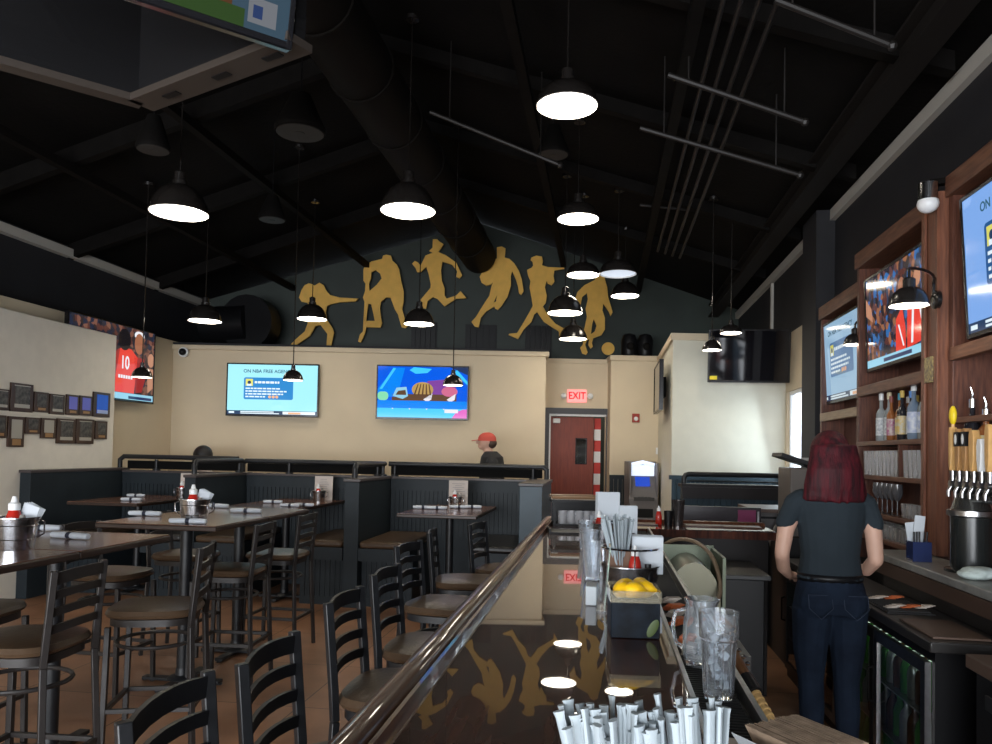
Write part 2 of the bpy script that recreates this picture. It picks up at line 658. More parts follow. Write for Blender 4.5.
b.b2(RIGHTU + 0.03, v0w, WZ1 - 0.04, RIGHTU + 0.08, v1w, WZ1)
wf = struct('window_1', b, white_pl, rotz=BR)
b = MB()
b.b2(RIGHTU + 0.05, v0w + 0.04, WZ0 + 0.04, RIGHTU + 0.057, v1w - 0.04, WZ1 - 0.04)
g = b.build('window_glass', glass, wf)
b = MB()
b.b2(RIGHTU - 0.05, v0w - 0.03, WZ0 - 0.03, RIGHTU - 0.001, v1w + 0.03, WZ0)
b.build('window_sill', white_pl, wf)
# strip under the right eave with a short drop
b = MB()
b.b2(RIGHTU - 0.05, -1.0, EAVE - 0.10, RIGHTU, 13.4, EAVE)
struct('trim_right', b, trim_m, rotz=BR)
b = MB()
q = VU(RIGHTU, 9.8)
b.b2(RIGHTU - 0.03, q, 3.05, RIGHTU, q + 0.07, EAVE - 0.1)
struct('trim_5', b, trim_m, rotz=BR)
# black column between window and shelves
b = MB()
q = VU(RIGHTU, 7.66)
b.b2(RIGHTU - 0.17, q - 0.5, 0, RIGHTU - 0.002, q, EAVE)
struct('wall_right_column', b, black_wall, rotz=BR)

# right cream block with wainscot
RBY = 9.1
rx0, rx1 = px(672, RBY), UZ(RIGHTU, RBY).x
b = MB()
poly = [(rx0, RBY), (rx1, RBY), (rx1 + 0.3, 11.9), (rx0 + (11.44 - RBY) * math.tan(TH), 11.44)]
b.prism(poly, 'z', 0, 2.92)
struct('wall_right_block', b, mat('pale_cream_paint', (0.62, 0.60, 0.50), 0.65, noise=0.02))
b = MB()
poly2 = [(rx0 - 0.03, RBY - 0.03), (rx1, RBY - 0.03), (rx1 + 0.3, 11.9), (rx0 - 0.03 + (11.40 - RBY) * math.tan(TH), 11.44)]
b.prism(poly2, 'z', 2.92, 3.0)
struct('trim_6', b, cream)
b = MB()
nb = 24
for i in range(nb):
    x0 = rx0 + (rx1 - rx0) * i / nb
    b.b2(x0 + 0.003, RBY - 0.02, 0, x0 + (rx1 - rx0) / nb - 0.003, RBY - 0.001, 1.28)
b.b2(rx0 - 0.03, RBY - 0.035, 1.28, rx1, RBY - 0.001, 1.33)
struct('wall_right_wainscot', b, booth_lit)

# ceiling: two slopes
b = MB()
t = 0.12
b.prism([(LEFTU - 0.5, EAVE), (RIDGEU, RIDGEH), (RIGHTU + 0.3, EAVE - 0.05), (RIGHTU + 0.3, EAVE + t), (RIDGEU, RIDGEH + t), (LEFTU - 0.5, EAVE + t)], 'y', -4.2, 14.2)
struct('ceiling', b, roof_m, rotz=BR)
SL = (RIDGEH - EAVE) / (RIDGEU - (LEFTU - 0.5))
SRr = (RIDGEH - (EAVE - 0.05)) / (RIGHTU + 0.3 - RIDGEU)


def ceilh(u):
    return RIDGEH - (RIDGEU - u) * SL if u < RIDGEU else RIDGEH - (u - RIDGEU) * SRr


# front wall behind the camera with the shop-front opening
b = MB()
b.b2(-6.5, -4.3, 0, 2.4, -4.2, 0.3)
b.b2(-6.5, -4.3, 2.7, 2.4, -4.2, 5.3)
b.b2(-6.5, -4.3, 0.3, -5.8, -4.2, 2.7)
b.b2(1.9, -4.3, 0.3, 2.4, -4.2, 2.7)
struct('wall_front', b, black_wall, rotz=BR)
b = MB()
for i in range(6):
    u = -5.8 + 7.7 * i / 5
    b.b2(u - 0.03, -4.29, 0.3, u + 0.03, -4.22, 2.7)
b.b2(-5.8, -4.29, 0.3, 1.9, -4.22, 0.36)
b.b2(-5.8, -4.29, 2.64, 1.9, -4.22, 2.7)
struct('window_2', b, steel_blk, rotz=BR)

# rafters and purlins of the roof (each one its own beam)
for i, v in enumerate((1.2, 3.0, 4.8, 6.6, 8.4, 10.2)):
    for sgn in (-1, 1):
        b = MB()
        if sgn < 0:
            b.prism([(LEFTU - 0.3, ceilh(LEFTU - 0.3)), (RIDGEU, RIDGEH), (RIDGEU, RIDGEH - 0.17), (LEFTU - 0.3, ceilh(LEFTU - 0.3) - 0.17)], 'y', v, v + 0.09)
        else:
            b.prism([(RIDGEU, RIDGEH), (RIGHTU - 0.1, ceilh(RIGHTU - 0.1)), (RIGHTU - 0.1, ceilh(RIGHTU - 0.1) - 0.12), (RIDGEU, RIDGEH - 0.12)], 'y', v, v + 0.09)
        struct('beam', b, steel_blk, rotz=BR)
for u in (-5.0, -3.8, -0.7, 0.5):
    b = MB()
    h = ceilh(u)
    b.b2(u - 0.04, -2, h - 0.28, u + 0.04, 13.2, h - 0.2)
    struct('beam', b, steel_blk, rotz=BR)
b = MB()
b.b2(1.62, -2, 3.80, 1.78, 13.0, 3.82)
b.b2(1.62, -2, 3.98, 1.78, 13.0, 4.0)
b.b2(1.69, -2, 3.82, 1.71, 13.0, 3.98)
struct('beam', b, mat('brown_grey_steel', (0.012, 0.010, 0.009), 0.7, spec=0.2), rotz=BR)

# round duct along the ridge
b = MB()
b.tube([(-2.02, -1.5, 4.66), (-2.02, 12.05, 4.66)], 0.27, seg=24)
for v in range(0, 12, 1):
    b.tube([(-2.02, v, 4.66), (-2.02, v + 0.03, 4.66)], 0.285, seg=24)
o = b.build('air_duct', mat('duct_brown', (0.007, 0.0055, 0.0045), 0.7, spec=0.15, metal=0.1), rotz=BR)
tag(o, 'large round dark air duct running along under the ridge of the black ceiling', 'duct')
b = MB()
b.tube([(-5.4, 11.0, 3.45), (-5.4, 11.35, 3.45)], 0.42, seg=20)
b.tube([(-5.4, 11.15, 3.45), (-6.1, 11.15, 3.40)], 0.30, seg=16)
o = b.build('air_duct', black_pl, rotz=BR)
tag(o, 'black round duct elbow above the left end of the back wall', 'duct')

# conduits
PG = 'thin pipes under the black ceiling'
pl = [((668, 75), (805, 122), 5.0, 'thin grey sprinkler pipe with a free end right of the largest pendant lamp'),
      ((775, 0), (892, 46), 4.0, 'thin dark pipe at the top right running towards the long steel beam'),
      ((640, 128), (800, 175), 5.6, 'dark cross pipe below the thin grey sprinkler pipe'),
      ((430, 112), (560, 165), 6.5, 'dark pipe crossing between the large middle lamp and the round speaker'),
      ((640, 205), (745, 215), 8.5, 'short dark pipe right of the middle pendant lamps')]


def ray(p, q_, y):
    d_ = fwd * F + cr * (p - 496) + cu * (372 - q_ + SHIFT)
    return Vector((0, 0, CAMH)) + d_ * (y / d_.y)


for (a, c_, y, lab) in pl:
    b = MB()
    P0, P1 = ray(*a, y), ray(*c_, y)
    b.tube([P0, P1], 0.018, seg=8)
    b.sphere(P1, 0.028, 8)
    for Q in (P0.lerp(P1, 0.15), P0.lerp(P1, 0.85)):
        b.tube([Q, (Q.x, Q.y, ceilh(Q.x * CT - Q.y * ST) - 0.004)], 0.006, seg=6)
    o = b.build('pipe', pipe_m)
    tag(o, lab, 'pipe', PG)
for i, du in enumerate((0, 0.09, 0.18, 0.27)):
    b = MB()
    u = 0.62 + du
    b.tube([(u, 1.0, ceilh(u) - 0.30), (u, 9.8, ceilh(u) - 0.30)], 0.016, seg=8)
    o = b.build('conduit', pipe_m, rotz=BR)
    tag(o, ['leftmost', 'second from left', 'third from left', 'rightmost'][i] + ' of four parallel electrical conduits under the right ceiling slope', 'pipe', 'parallel conduits under the right slope')

# ---------------------------------------------------------------- golden athletes on the gable wall
def z3(pts):
    return [(270 + a / 4.724, 230 + b_ / 4.724) for a, b_ in pts]


def z4(pts):
    return [(450 + a / 5.221, 230 + b_ / 5.221) for a, b_ in pts]


ATH = [
    ('golden cutout of an athlete punching, leftmost on the dark green gable wall', z3, [[(185,253),(203,258),(212,264),(235,250),(255,262),(268,290),(285,308),(330,320),(418,325),(405,338),(330,342),(285,352),(268,360),(265,395),(270,425),(295,462),(303,485),(290,548),(268,548),(272,492),(240,450),(215,455),(190,500),(125,545),(100,540),(125,515),(165,480),(180,440),(175,400),(180,345),(150,340),(138,320),(150,285),(165,262)]]),
    ('golden cutout of a bent hockey player with stick, second from left on the gable', z3, [[(550,118),(572,122),(578,145),(600,165),(610,185),(620,240),(632,290),(632,340),(625,375),(640,430),(650,455),(640,465),(622,460),(605,400),(590,375),(570,320),(548,320),(525,340),(520,370),(525,415),(530,440),(522,462),(455,460),(452,480),(445,500),(430,532),(417,528),(425,495),(440,480),(447,340),(440,320),(450,290),(452,255),(442,240),(442,190),(448,170),(480,150),(530,138),(535,122)],
        [(480,200),(500,190),(520,205),(528,230),(505,260),(470,290),(468,255),(478,230)], [(465,350),(478,350),(490,400),(495,430),(455,430)]]),
    ('golden cutout of a runner in a cap, third from left and highest on the gable', z3, [[(770,45),(790,45),(800,55),(820,68),(805,92),(795,105),(830,120),(880,155),(908,215),(895,230),(880,220),(885,195),(860,165),(815,150),(808,190),(812,240),(825,275),(825,310),(835,325),(880,310),(900,290),(928,322),(915,325),(880,325),(825,362),(790,325),(770,318),(745,335),(738,372),(725,370),(712,330),(758,275),(760,260),(750,210),(738,175),(712,200),(695,200),(688,180),(672,160),(685,147),(700,155),(712,170),(735,122),(770,108),(752,100),(768,85)]]),
    ('golden cutout of a basketball player holding a ball at his side on the gable', z4, [[(245,92),(270,87),(290,98),(288,125),(285,145),(310,152),(335,175),(360,215),(375,260),(384,320),(372,340),(360,330),(355,295),(345,260),(325,215),(318,240),(318,290),(300,350),(270,395),(250,418),(235,410),(232,400),(190,425),(160,460),(150,510),(130,505),(112,480),(135,455),(175,390),(205,345),(215,300),(225,270),(215,285),(190,292),(165,275),(155,245),(168,222),(195,205),(215,160),(245,150),(245,120)], [(245,340),(240,375),(228,380)]]),
    ('golden cutout of a baseball batter with level bat and wide stance on the gable', z4, [[(425,145),(450,135),(480,140),(485,165),(480,185),(510,195),(595,198),(596,204),(545,212),(540,240),(545,270),(530,290),(510,280),(505,265),(495,300),(505,345),(500,380),(485,400),(510,445),(550,490),(595,515),(570,560),(568,530),(490,480),(455,430),(440,440),(425,480),(385,520),(355,570),(305,548),(310,542),(350,538),(380,490),(420,420),(432,395),(425,350),(415,300),(420,265),(408,240),(402,210),(425,198),(435,185),(430,165),(420,158)]]),
    ('golden cutout of a soccer player kicking, rightmost athlete on the gable', z4, [[(755,262),(765,240),(785,228),(805,238),(808,258),(820,300),(825,350),(848,430),(838,450),(828,425),(800,385),(795,420),(808,460),(808,520),(790,550),(748,565),(740,590),(745,610),(735,620),(722,600),(728,570),(715,575),(705,600),(718,640),(710,652),(690,645),(680,615),(695,595),(695,545),(705,500),(715,450),(708,410),(720,360),(715,330),(690,350),(680,395),(655,355),(665,325),(700,290)], [(750,465),(765,500),(755,530),(735,545),(742,490)]]),
    ('small golden ball cutout beside the kicking player, low on the gable', z4, [[(825 + 33 * math.cos(a * PI / 12), 620 + 33 * math.sin(a * PI / 12)) for a in range(24)]]),
]
for lab, fn, loops in ATH:
    cv = bpy.data.curves.new('athlete_cutout', 'CURVE')
    cv.dimensions = '2D'
    cv.fill_mode = 'BOTH'
    cv.extrude = 0.02
    base = None
    for lp in loops:
        P = [ray(a, b_, GABY - 0.10) for a, b_ in fn(lp)]
        if base is None:
            base = (sum(p.x for p in P) / len(P), sum(p.z for p in P) / len(P))
        sp = cv.splines.new('POLY')
        sp.points.add(len(P) - 1)
        for i, p in enumerate(P):
            sp.points[i].co = (p.x - base[0], p.z - base[1], 0, 1)
        sp.use_cyclic_u = True
    cv.materials.append(gold)
    nm = 'ball_cutout' if 'ball cutout' in lab else 'athlete_cutout'
    o = to_mesh(nm, cv)
    o.location = (base[0], GABY - 0.10, base[1])
    o.rotation_euler = (PI / 2, 0, 0)
    tag(o, lab, 'wall decoration', 'golden sports cutouts on the gable wall')
    b = MB()
    b.b2(-0.02, -0.02, -0.117, 0.02, 0.02, -0.021)
    b.build('standoff', black_pl, o)

# dark speakers / equipment standing on top of the cream wall, in front of the gable
for i, (x0, x1, y0, y1, lab) in enumerate([(411, 437, 322, 347, 'leftmost black slatted panel low on the gable wall, under the hockey player'),
                                  (465, 497, 325, 350, 'black slatted panel low on the gable wall, under the basketball player'),
                                  (525, 552, 326, 352, 'black slatted panel low on the gable wall, under the batter')]):
    P0, P1 = ray(x0, y1, GABY - 0.03), ray(x1, y0, GABY - 0.03)
    b = MB()
    n = 5
    for k in range(n):
        xa = P0.x + (P1.x - P0.x) * k / n
        b.b2(xa, GABY - 0.04, P0.z - 0.2, xa + (P1.x - P0.x) / n - 0.02, GABY - 0.0, P1.z)
    b.b2(P0.x, GABY - 0.01, P0.z - 0.2, P1.x, GABY + 0.01, P1.z)
    o = b.build('slatted_panel', black_pl)
    tag(o, lab, 'panel', 'black slatted panels on the gable')
for i, (p_, lab) in enumerate([(629, 'black canister speaker on top of the block wall, the left of two'), (645, 'black canister speaker on top of the block wall, the right of two')]):
    P = ray(p_, 357, 11.7)
    b = MB()
    b.lathe([(0.10, 0), (0.12, 0.05), (0.12, 0.26), (0.09, 0.34), (0.04, 0.36)], seg=20)
    o = thing('speaker', lab, 'speaker', (P.x, 11.7, 3.031), 0, 'canister speakers on the block wall')
    b.build('housing', black_pl, o)
    b = MB()
    b.sphere((0, -0.115, 0.16), 0.06, 12, sc=(1, 0.3, 1))
    b.build('driver', steel_blk, o)


# ---------------------------------------------------------------- televisions
tv_blk = mat('tv_frame', (0.010, 0.010, 0.012), 0.2)


def tv(label, w_, h_, loc, rotz, tilt, draw, extra=None):
    t_ = thing('television', label, 'television', loc, rotz)
    t_.rotation_euler = (tilt, 0, rotz)
    b = MB()
    e = 0.018
    b.b2(-w_ / 2, 0, -h_ / 2, w_ / 2, 0.045, h_ / 2)
    b.b2(-w_ / 2, -0.008, -h_ / 2, -w_ / 2 + e, 0, h_ / 2)
    b.b2(w_ / 2 - e, -0.008, -h_ / 2, w_ / 2, 0, h_ / 2)
    b.b2(-w_ / 2 + e, -0.008, -h_ / 2, w_ / 2 - e, 0, -h_ / 2 + e * 1.4)
    b.b2(-w_ / 2 + e, -0.008, h_ / 2 - e, w_ / 2 - e, 0, h_ / 2)
    b.build('bezel', tv_blk, t_, bevel=0.003)
    b = MB()
    b.b2(-w_ * 0.18, 0.046, -h_ * 0.2, w_ * 0.18, 0.10, h_ * 0.2)
    b.build('wall_bracket', steel_blk, t_)
    mb = MB()
    mats = []
    W2, H2 = w_ - 2 * e, h_ - 2.4 * e
    cz = 0.2 * e

    def rect(x0, z0, x1, z1, m_, lay=0):
        if m_ not in mats:
            mats.append(m_)
        mb.cur = mats.index(m_)
        y = -0.001 - lay * 0.0006
        X = [(-0.5 + a) * W2 for a in (x0, x1)]
        Z = [(-0.5 + a) * H2 + cz for a in (z0, z1)]
        mb.quad((X[0], y, Z[0]), (X[1], y, Z[0]), (X[1], y, Z[1]), (X[0], y, Z[1]))

    def poly(pts, m_, lay=1):
        if m_ not in mats:
            mats.append(m_)
        mb.cur = mats.index(m_)
        y = -0.001 - lay * 0.0006
        V = [((-0.5 + a) * W2, y, (-0.5 + c_) * H2 + cz) for a, c_ in pts]
        mb._add(V, [tuple(range(len(V)))])
    draw(rect, poly)
    sc_ = mb.build('screen', mats, t_, smooth=False, recalc=False, merge=False)
    if extra:
        extra(sc_, W2, H2, cz)
    return t_


def ngon(cx, cz, rx, rz, n=20):
    return [(cx + rx * math.cos(2 * PI * k / n), cz + rz * math.sin(2 * PI * k / n)) for k in range(n)]


def rrect(x0, z0, x1, z1, rx, rz):
    P = []
    for (cx, cz, a0) in ((x1 - rx, z1 - rz, 0), (x0 + rx, z1 - rz, 90), (x0 + rx, z0 + rz, 180), (x1 - rx, z0 + rz, 270)):
        for k in range(5):
            a = R(a0 + k * 22.5)
            P.append((cx + rx * math.cos(a), cz + rz * math.sin(a)))
    return P


def news(strength, bg, card, brt=1.0):
    e_bg = emis('news_bg_%s' % strength, bg, strength)
    e_card = emis('news_card_%s' % strength, card, strength)
    e_w = emis('news_white_%s' % strength, (0.8, 0.93, 1.0), strength)
    e_dk = emis('news_dark_%s' % strength, (0.02, 0.05, 0.12), strength)
    e_or = emis('news_orange_%s' % strength, (0.85, 0.45, 0.25), strength)
    e_ye = emis('news_yellow_%s' % strength, (0.75, 0.7, 0.15), strength)

    def draw(rect, poly):
        rect(0, 0, 1, 1, e_bg)
        poly(rrect(0.18, 0.30, 0.73, 0.74, 0.02, 0.035), e_card, 1)
        rect(0.20, 0.57, 0.28, 0.71, e_ye, 2)
        poly(ngon(0.24, 0.64, 0.02, 0.035), e_dk, 3)
        rect(0.215, 0.57, 0.265, 0.61, e_w, 3)
        rng = random.Random(3)
        for j, z in enumerate((0.645, 0.52, 0.465, 0.41, 0.355)):
            x = 0.30 if j == 0 else 0.20
            end = [0.58, 0.59, 0.66, 0.62, 0.42][j]
            while x < end:
                l_ = rng.uniform(0.02, 0.055)
                rect(x, z - 0.013 - (0.008 if j == 0 else 0), min(end, x + l_), z + 0.013 + (0.008 if j == 0 else 0), e_w, 2)
                x += l_ + 0.008
        for k in range(3):
            poly(ngon(0.47 + 0.04 * k, 0.355, 0.017, 0.03, 12), e_or, 2)
        rect(0, 0.0, 1, 0.075, e_dk, 1)
        rect(0.02, 0.02, 0.08, 0.055, e_w, 2)
        rect(0.15, 0.042, 0.52, 0.062, e_w, 2)
        rect(0.15, 0.012, 0.58, 0.030, e_w, 2)
        rect(0.62, 0.01, 0.98, 0.065, e_w, 2)
        rect(0.68, 0.015, 0.82, 0.05, e_or, 3)
    e_t = emis('news_title_%s' % strength, (0.04, 0.12, 0.18), strength)

    def extra(sc_, W2, H2, cz):
        text('screen_text', 'ON NBA FREE AGENCY', H2 * 0.095, e_t, sc_, (-W2 * 0.05, -0.004, H2 * 0.37), sx=1.0)
    return draw, extra


# basketball crowd screens
def crowd_mat(name, scale, tint, s):
    m_ = bpy.data.materials.new(name)
    m_.use_nodes = True
    nt = m_.node_tree
    bs = nt.nodes['Principled BSDF']
    bs.inputs['Base Color'].default_value = (0.004, 0.004, 0.004, 1)
    bs.inputs['Roughness'].default_value = 0.08
    tc = nt.nodes.new('ShaderNodeTexCoord')
    vo = nt.nodes.new('ShaderNodeTexVoronoi')
    vo.inputs['Scale'].default_value = scale
    nt.links.new(tc.outputs['Object'], vo.inputs['Vector'])
    rp = nt.nodes.new('ShaderNodeValToRGB')
    els = rp.color_ramp.elements
    cols = tint
    els[0].color = (*cols[0], 1)
    els[1].color = (*cols[-1], 1)
    for i, c_ in enumerate(cols[1:-1]):
        e = els.new((i + 1) / (len(cols) - 1))
        e.color = (*c_, 1)
    rp.color_ramp.interpolation = 'CONSTANT'
    sep = nt.nodes.new('ShaderNodeSeparateColor')
    nt.links.new(vo.outputs['Color'], sep.inputs[0])
    nt.links.new(sep.outputs[0], rp.inputs[0])
    nt.links.new(rp.outputs[0], bs.inputs['Emission Color'])
    bs.inputs['Emission Strength'].default_value = s
    return m_


crowd = crowd_mat('crowd_picture', 17, [(0.01, 0.012, 0.02), (0.03, 0.02, 0.02), (0.015, 0.02, 0.04), (0.08, 0.03, 0.025), (0.16, 0.07, 0.05), (0.02, 0.02, 0.03), (0.12, 0.24, 0.36)], 0.68)
crowd2 = crowd_mat('crowd_picture_bright', 24, [(0.02, 0.015, 0.02), (0.10, 0.03, 0.025), (0.03, 0.05, 0.10), (0.02, 0.02, 0.035), (0.03, 0.14, 0.38), (0.02, 0.02, 0.03), (0.30, 0.12, 0.06), (0.12, 0.05, 0.05), (0.4, 0.45, 0.6)], 0.6)
e_red = emis('jersey_red', (0.85, 0.06, 0.04), 0.9)
e_red2 = emis('jersey_dark', (0.35, 0.03, 0.03), 0.9)
e_sk = emis('player_skin', (0.34, 0.13, 0.07), 1.0)
e_sk2 = emis('player_skin_light', (0.50, 0.24, 0.15), 1.0)
e_hair = emis('player_hair', (0.010, 0.008, 0.010), 1.0)
e_lb = emis('score_blue', (0.30, 0.62, 0.80), 1.0)
e_wh = emis('white', (0.85, 0.85, 0.9), 1.0)
e_nv = emis('navy', (0.02, 0.04, 0.12), 1.0)
e_blue = emis('blue', (0.0, 0.10, 0.75), 1.1)
e_blue2 = emis('mid_blue', (0.0, 0.22, 0.85), 1.1)
e_cyan = emis('cyan', (0.05, 0.55, 0.95), 1.1)
e_mag = emis('magenta', (0.75, 0.12, 0.55), 1.0)
e_gr = emis('pale_green', (0.25, 0.75, 0.45), 1.0)
e_bun = emis('burger_bun', (0.50, 0.32, 0.10), 1.0)
e_bun2 = emis('burger_dark', (0.12, 0.06, 0.03), 1.0)
e_pink = emis('pink_bun', (0.65, 0.15, 0.28), 1.0)
e_vio = emis('violet', (0.22, 0.06, 0.35), 1.0)


def draw_ball(rect, poly_):
    rect(0, 0, 1, 1, crowd)
    poly0 = poly_

    def poly(pts, m_, lay=1):
        poly0([(min(0.995, x * 0.8 + 0.24), z_) for x, z_ in pts], m_, lay)
    poly([(0.28, 0.09), (0.30, 0.30), (0.28, 0.50), (0.36, 0.66), (0.46, 0.72), (0.58, 0.70), (0.68, 0.60), (0.66, 0.40), (0.64, 0.09)], e_red, 1)
    poly([(0.28, 0.50), (0.36, 0.66), (0.40, 0.68), (0.37, 0.45), (0.34, 0.30), (0.29, 0.30)], e_red2, 2)
    poly(ngon(0.47, 0.82, 0.095, 0.15), e_hair, 2)
    poly(ngon(0.70, 0.80, 0.075, 0.15), e_sk, 2)
    poly(ngon(0.70, 0.92, 0.08, 0.06), e_wh, 1)
    poly([(0.62, 0.62), (0.78, 0.60), (0.84, 0.40), (0.76, 0.12), (0.66, 0.10)], e_red2, 1)
    poly(ngon(0.90, 0.60, 0.055, 0.10), e_sk2, 2)
    poly([(0.84, 0.48), (0.96, 0.48), (0.99, 0.20), (0.86, 0.12)], e_sk2, 1)
    poly([(0.22, 0.12), (0.28, 0.12), (0.30, 0.45), (0.25, 0.5), (0.21, 0.3)], e_sk, 3)
    for k in range(6):
        rect(0.55 + 0.03 * k, 0.285, 0.573 + 0.03 * k, 0.33, e_wh, 3)
    rect(0, 0.0, 1, 0.085, e_lb, 3)
    rect(0.68, 0.01, 0.98, 0.05, e_nv, 4)


def ex_ball(sc_, W2, H2, cz):
    text('jersey_number', '10', H2 * 0.25, e_wh, sc_, (W2 * 0.125, -0.005, H2 * 0.0), sx=0.8)


# left wall TV
P = UZ(LEFTU + 0.135, 9.47)
tv('huge television showing a player in red jersey number 10 on the left wall', 1.70, 0.95, (P.x, P.y, 2.58), BR + PI / 2, 0, draw_ball, ex_ball)
dr, ex = news(1.15, (0.36, 0.80, 0.92), (0.03, 0.24, 0.58))
P = ray(272.5, 390, BACKY - 0.115)
tv('television with pale blue news screen on the cream back wall, left of the food screen', 1.30, 0.745, (P.x, P.y, P.z), 0, 0, dr, ex)


def draw_food(rect, poly):
    rect(0, 0, 1, 1, e_blue)
    poly([(0.0, 0.55), (0.18, 0.97), (0.30, 0.97), (0.22, 0.40), (0.0, 0.40)], e_blue2, 1)
    poly([(0.35, 0.93), (0.40, 0.99), (0.60, 0.96), (0.55, 0.88), (0.42, 0.86)], e_cyan, 1)
    poly([(0.02, 0.55), (0.05, 0.55), (0.20, 0.96), (0.17, 0.97)], e_cyan, 2)
    poly([(0.85, 0.90), (1.0, 0.65), (1.0, 0.72), (0.88, 0.95)], e_cyan, 2)
    poly([(0.80, 1.0), (1.0, 1.0), (1.0, 0.85)], e_nv, 1)
    rect(0.16, 0.33, 0.88, 0.46, e_bun2, 1)
    poly([(0.55, 0.72), (0.86, 0.78), (0.88, 0.46), (0.58, 0.46)], e_vio, 1)
    poly(ngon(0.50, 0.55, 0.12, 0.15), e_bun, 2)
    for k in range(5):
        poly([(0.40 + 0.045 * k, 0.44), (0.42 + 0.045 * k, 0.44), (0.455 + 0.03 * k, 0.66), (0.445 + 0.03 * k, 0.66)], e_bun2, 3)
    poly([(0.36, 0.46), (0.64, 0.46), (0.60, 0.38), (0.40, 0.38)], e_bun2, 3)
    poly([(0.17, 0.42), (0.21, 0.58), (0.32, 0.60), (0.34, 0.42), (0.28, 0.36)], e_lb, 2)
    poly([(0.20, 0.44), (0.23, 0.52), (0.31, 0.54), (0.32, 0.44)], e_bun2, 3)
    poly(ngon(0.80, 0.52, 0.09, 0.10), e_pink, 2)
    for cx in (0.56, 0.82):
        poly([(cx - 0.05, 0.36), (cx - 0.01, 0.31), (cx + 0.04, 0.36), (cx + 0.05, 0.48), (cx, 0.42)], e_wh, 3)
    poly(rrect(0.0, 0.33, 0.12, 0.50, 0.04, 0.07), e_gr, 2)
    rect(0, 0.18, 1, 0.33, e_blue2, 4)
    rect(0, 0, 1, 0.18, e_cyan, 4)
    poly([(0.83, 0.0), (0.88, 0.12), (0.95, 0.17), (1, 0.18), (1, 0)], e_mag, 5)
    rect(0.75, 0.10, 0.90, 0.17, e_wh, 6)
    for k in range(4):
        poly([(0.16 + 0.19 * k, 0.18), (0.18 + 0.19 * k, 0.18), (0.17 + 0.19 * k, 0.155)], e_wh, 6)


P = ray(422.5, 392.5, BACKY - 0.115)
tv('television showing burgers on a bright blue background on the cream back wall', 1.30, 0.76, (P.x, P.y, P.z), 0, 0, draw_food)

# dark television on the right cream block
scr_off = mat('dark_screen', (0.006, 0.006, 0.008), 0.06)
e_tag = mat('yellow_sticker', (0.75, 0.62, 0.02), 0.5)


def draw_off(rect, poly):
    rect(0, 0, 1, 1, scr_off)
    rect(0.005, 0.01, 0.10, 0.085, e_tag, 1)


P = ray(749, 356, RBY - 0.35)
t_ = tv('switched off television with yellow corner sticker on the pale right block wall', 0.90, 0.60, (P.x, P.y, P.z), R(-8), R(6), draw_off)
b = MB()
b.bar((0, 0.10, 0), (0.0, 0.33, 0.03), 0.05, 0.05)
b.build('swing_arm', steel_blk, t_)
# edge-on television on the left face of the right block
P = UZ(0.36, 9.95)
qx = rx0 + (9.9 - RBY) * math.tan(TH) - 0.13
tv('television seen edge-on on the side face of the right block, above the cash machine', 1.05, 0.62, (qx, 9.9, 2.42), -PI / 2 - TH, 0, lambda rect, poly: rect(0, 0, 1, 1, scr_off))

# ---------------------------------------------------------------- back bar shelving (three bays along the right wall)
SHU = 1.80


def vz(y):
    return VU(SHU, y)


def rootbar(name, label, cat, u=0, y=0, z=0, v=None, group=None, rz=0):
    P = UZ(u, y, z) if v is None else W(u, v, z)
    return thing(name, label, cat, P, BR + rz, group)


V3a, V3b = vz(2.35), vz(4.10)
V2a, V2b = vz(4.32), vz(5.60)
V1a, V1b = vz(5.66), vz(6.85)


def shelf_bay(label, va, vb, ztop, zmid, shelves, zbot, right_post=0.0, front=SHU, wd=(wood_red, wood_h), toprail=wood_h):
    t_ = thing('shelving_unit', label, 'shelves', W(0, 0, 0), BR, 'wooden back bar shelving')
    D = RIGHTU - 0.005
    b = MB()
    b.b2(D - 0.02, va, zbot, D, vb, ztop)
    b.build('back_panel', wood_back, t_)
    b = MB()
    b.b2(front, va, zbot, D - 0.021, va + 0.05, ztop)
    b.build('side_panel', wd[0], t_, bevel=0.004)
    b = MB()
    b.b2(front, vb - 0.05, zbot, D - 0.021, vb, ztop)
    b.build('side_panel', wd[0], t_, bevel=0.004)
    b = MB()
    b.b2(front - 0.02, va, ztop, D - 0.02, vb, ztop + 0.11)
    b.build('top_rail', toprail, t_, bevel=0.004)
    b = MB()
    b.b2(front - 0.015, va + 0.051, zmid - 0.07, front + 0.03, vb - 0.051, zmid)
    b.b2(front + 0.03, va + 0.051, zmid - 0.03, D - 0.021, vb - 0.051, zmid)
    b.build('middle_rail', wd[1], t_, bevel=0.004)
    for z in shelves:
        b = MB()
        b.b2(front - 0.01, va + 0.051, z - 0.03, D - 0.021, vb - 0.051, z)
        b.build('shelf', wd[1], t_, bevel=0.003)
    return t_


pale = (mat('faded_oak', (0.24, 0.15, 0.10), 0.5, col2=(0.17, 0.10, 0.07), nscale=5, stretch=(12, 12, 1)), mat('pale_oak_rail', (0.36, 0.27, 0.18), 0.5, col2=(0.27, 0.2, 0.14), nscale=5, stretch=(12, 1, 12)))
SH2 = (1.68, 1.45, 1.20, 1.04)
shelf_bay('reddish wooden shelving bay holding the crowd television and clear bottles', V2a, V2b, 2.93, 2.07, SH2, 0.86)
shelf_bay('reddish wooden shelving bay at the right edge behind the beer taps', V3a, V3b, 2.96, 2.15, (1.78,), 1.04)
shelf_bay('pale wooden shelving bay beside the black column under the news television', V1a, V1b, 2.78, 1.95, (1.62, 1.3), 0.86, front=1.88, wd=(wood_red, pale[1]), toprail=wood_h)
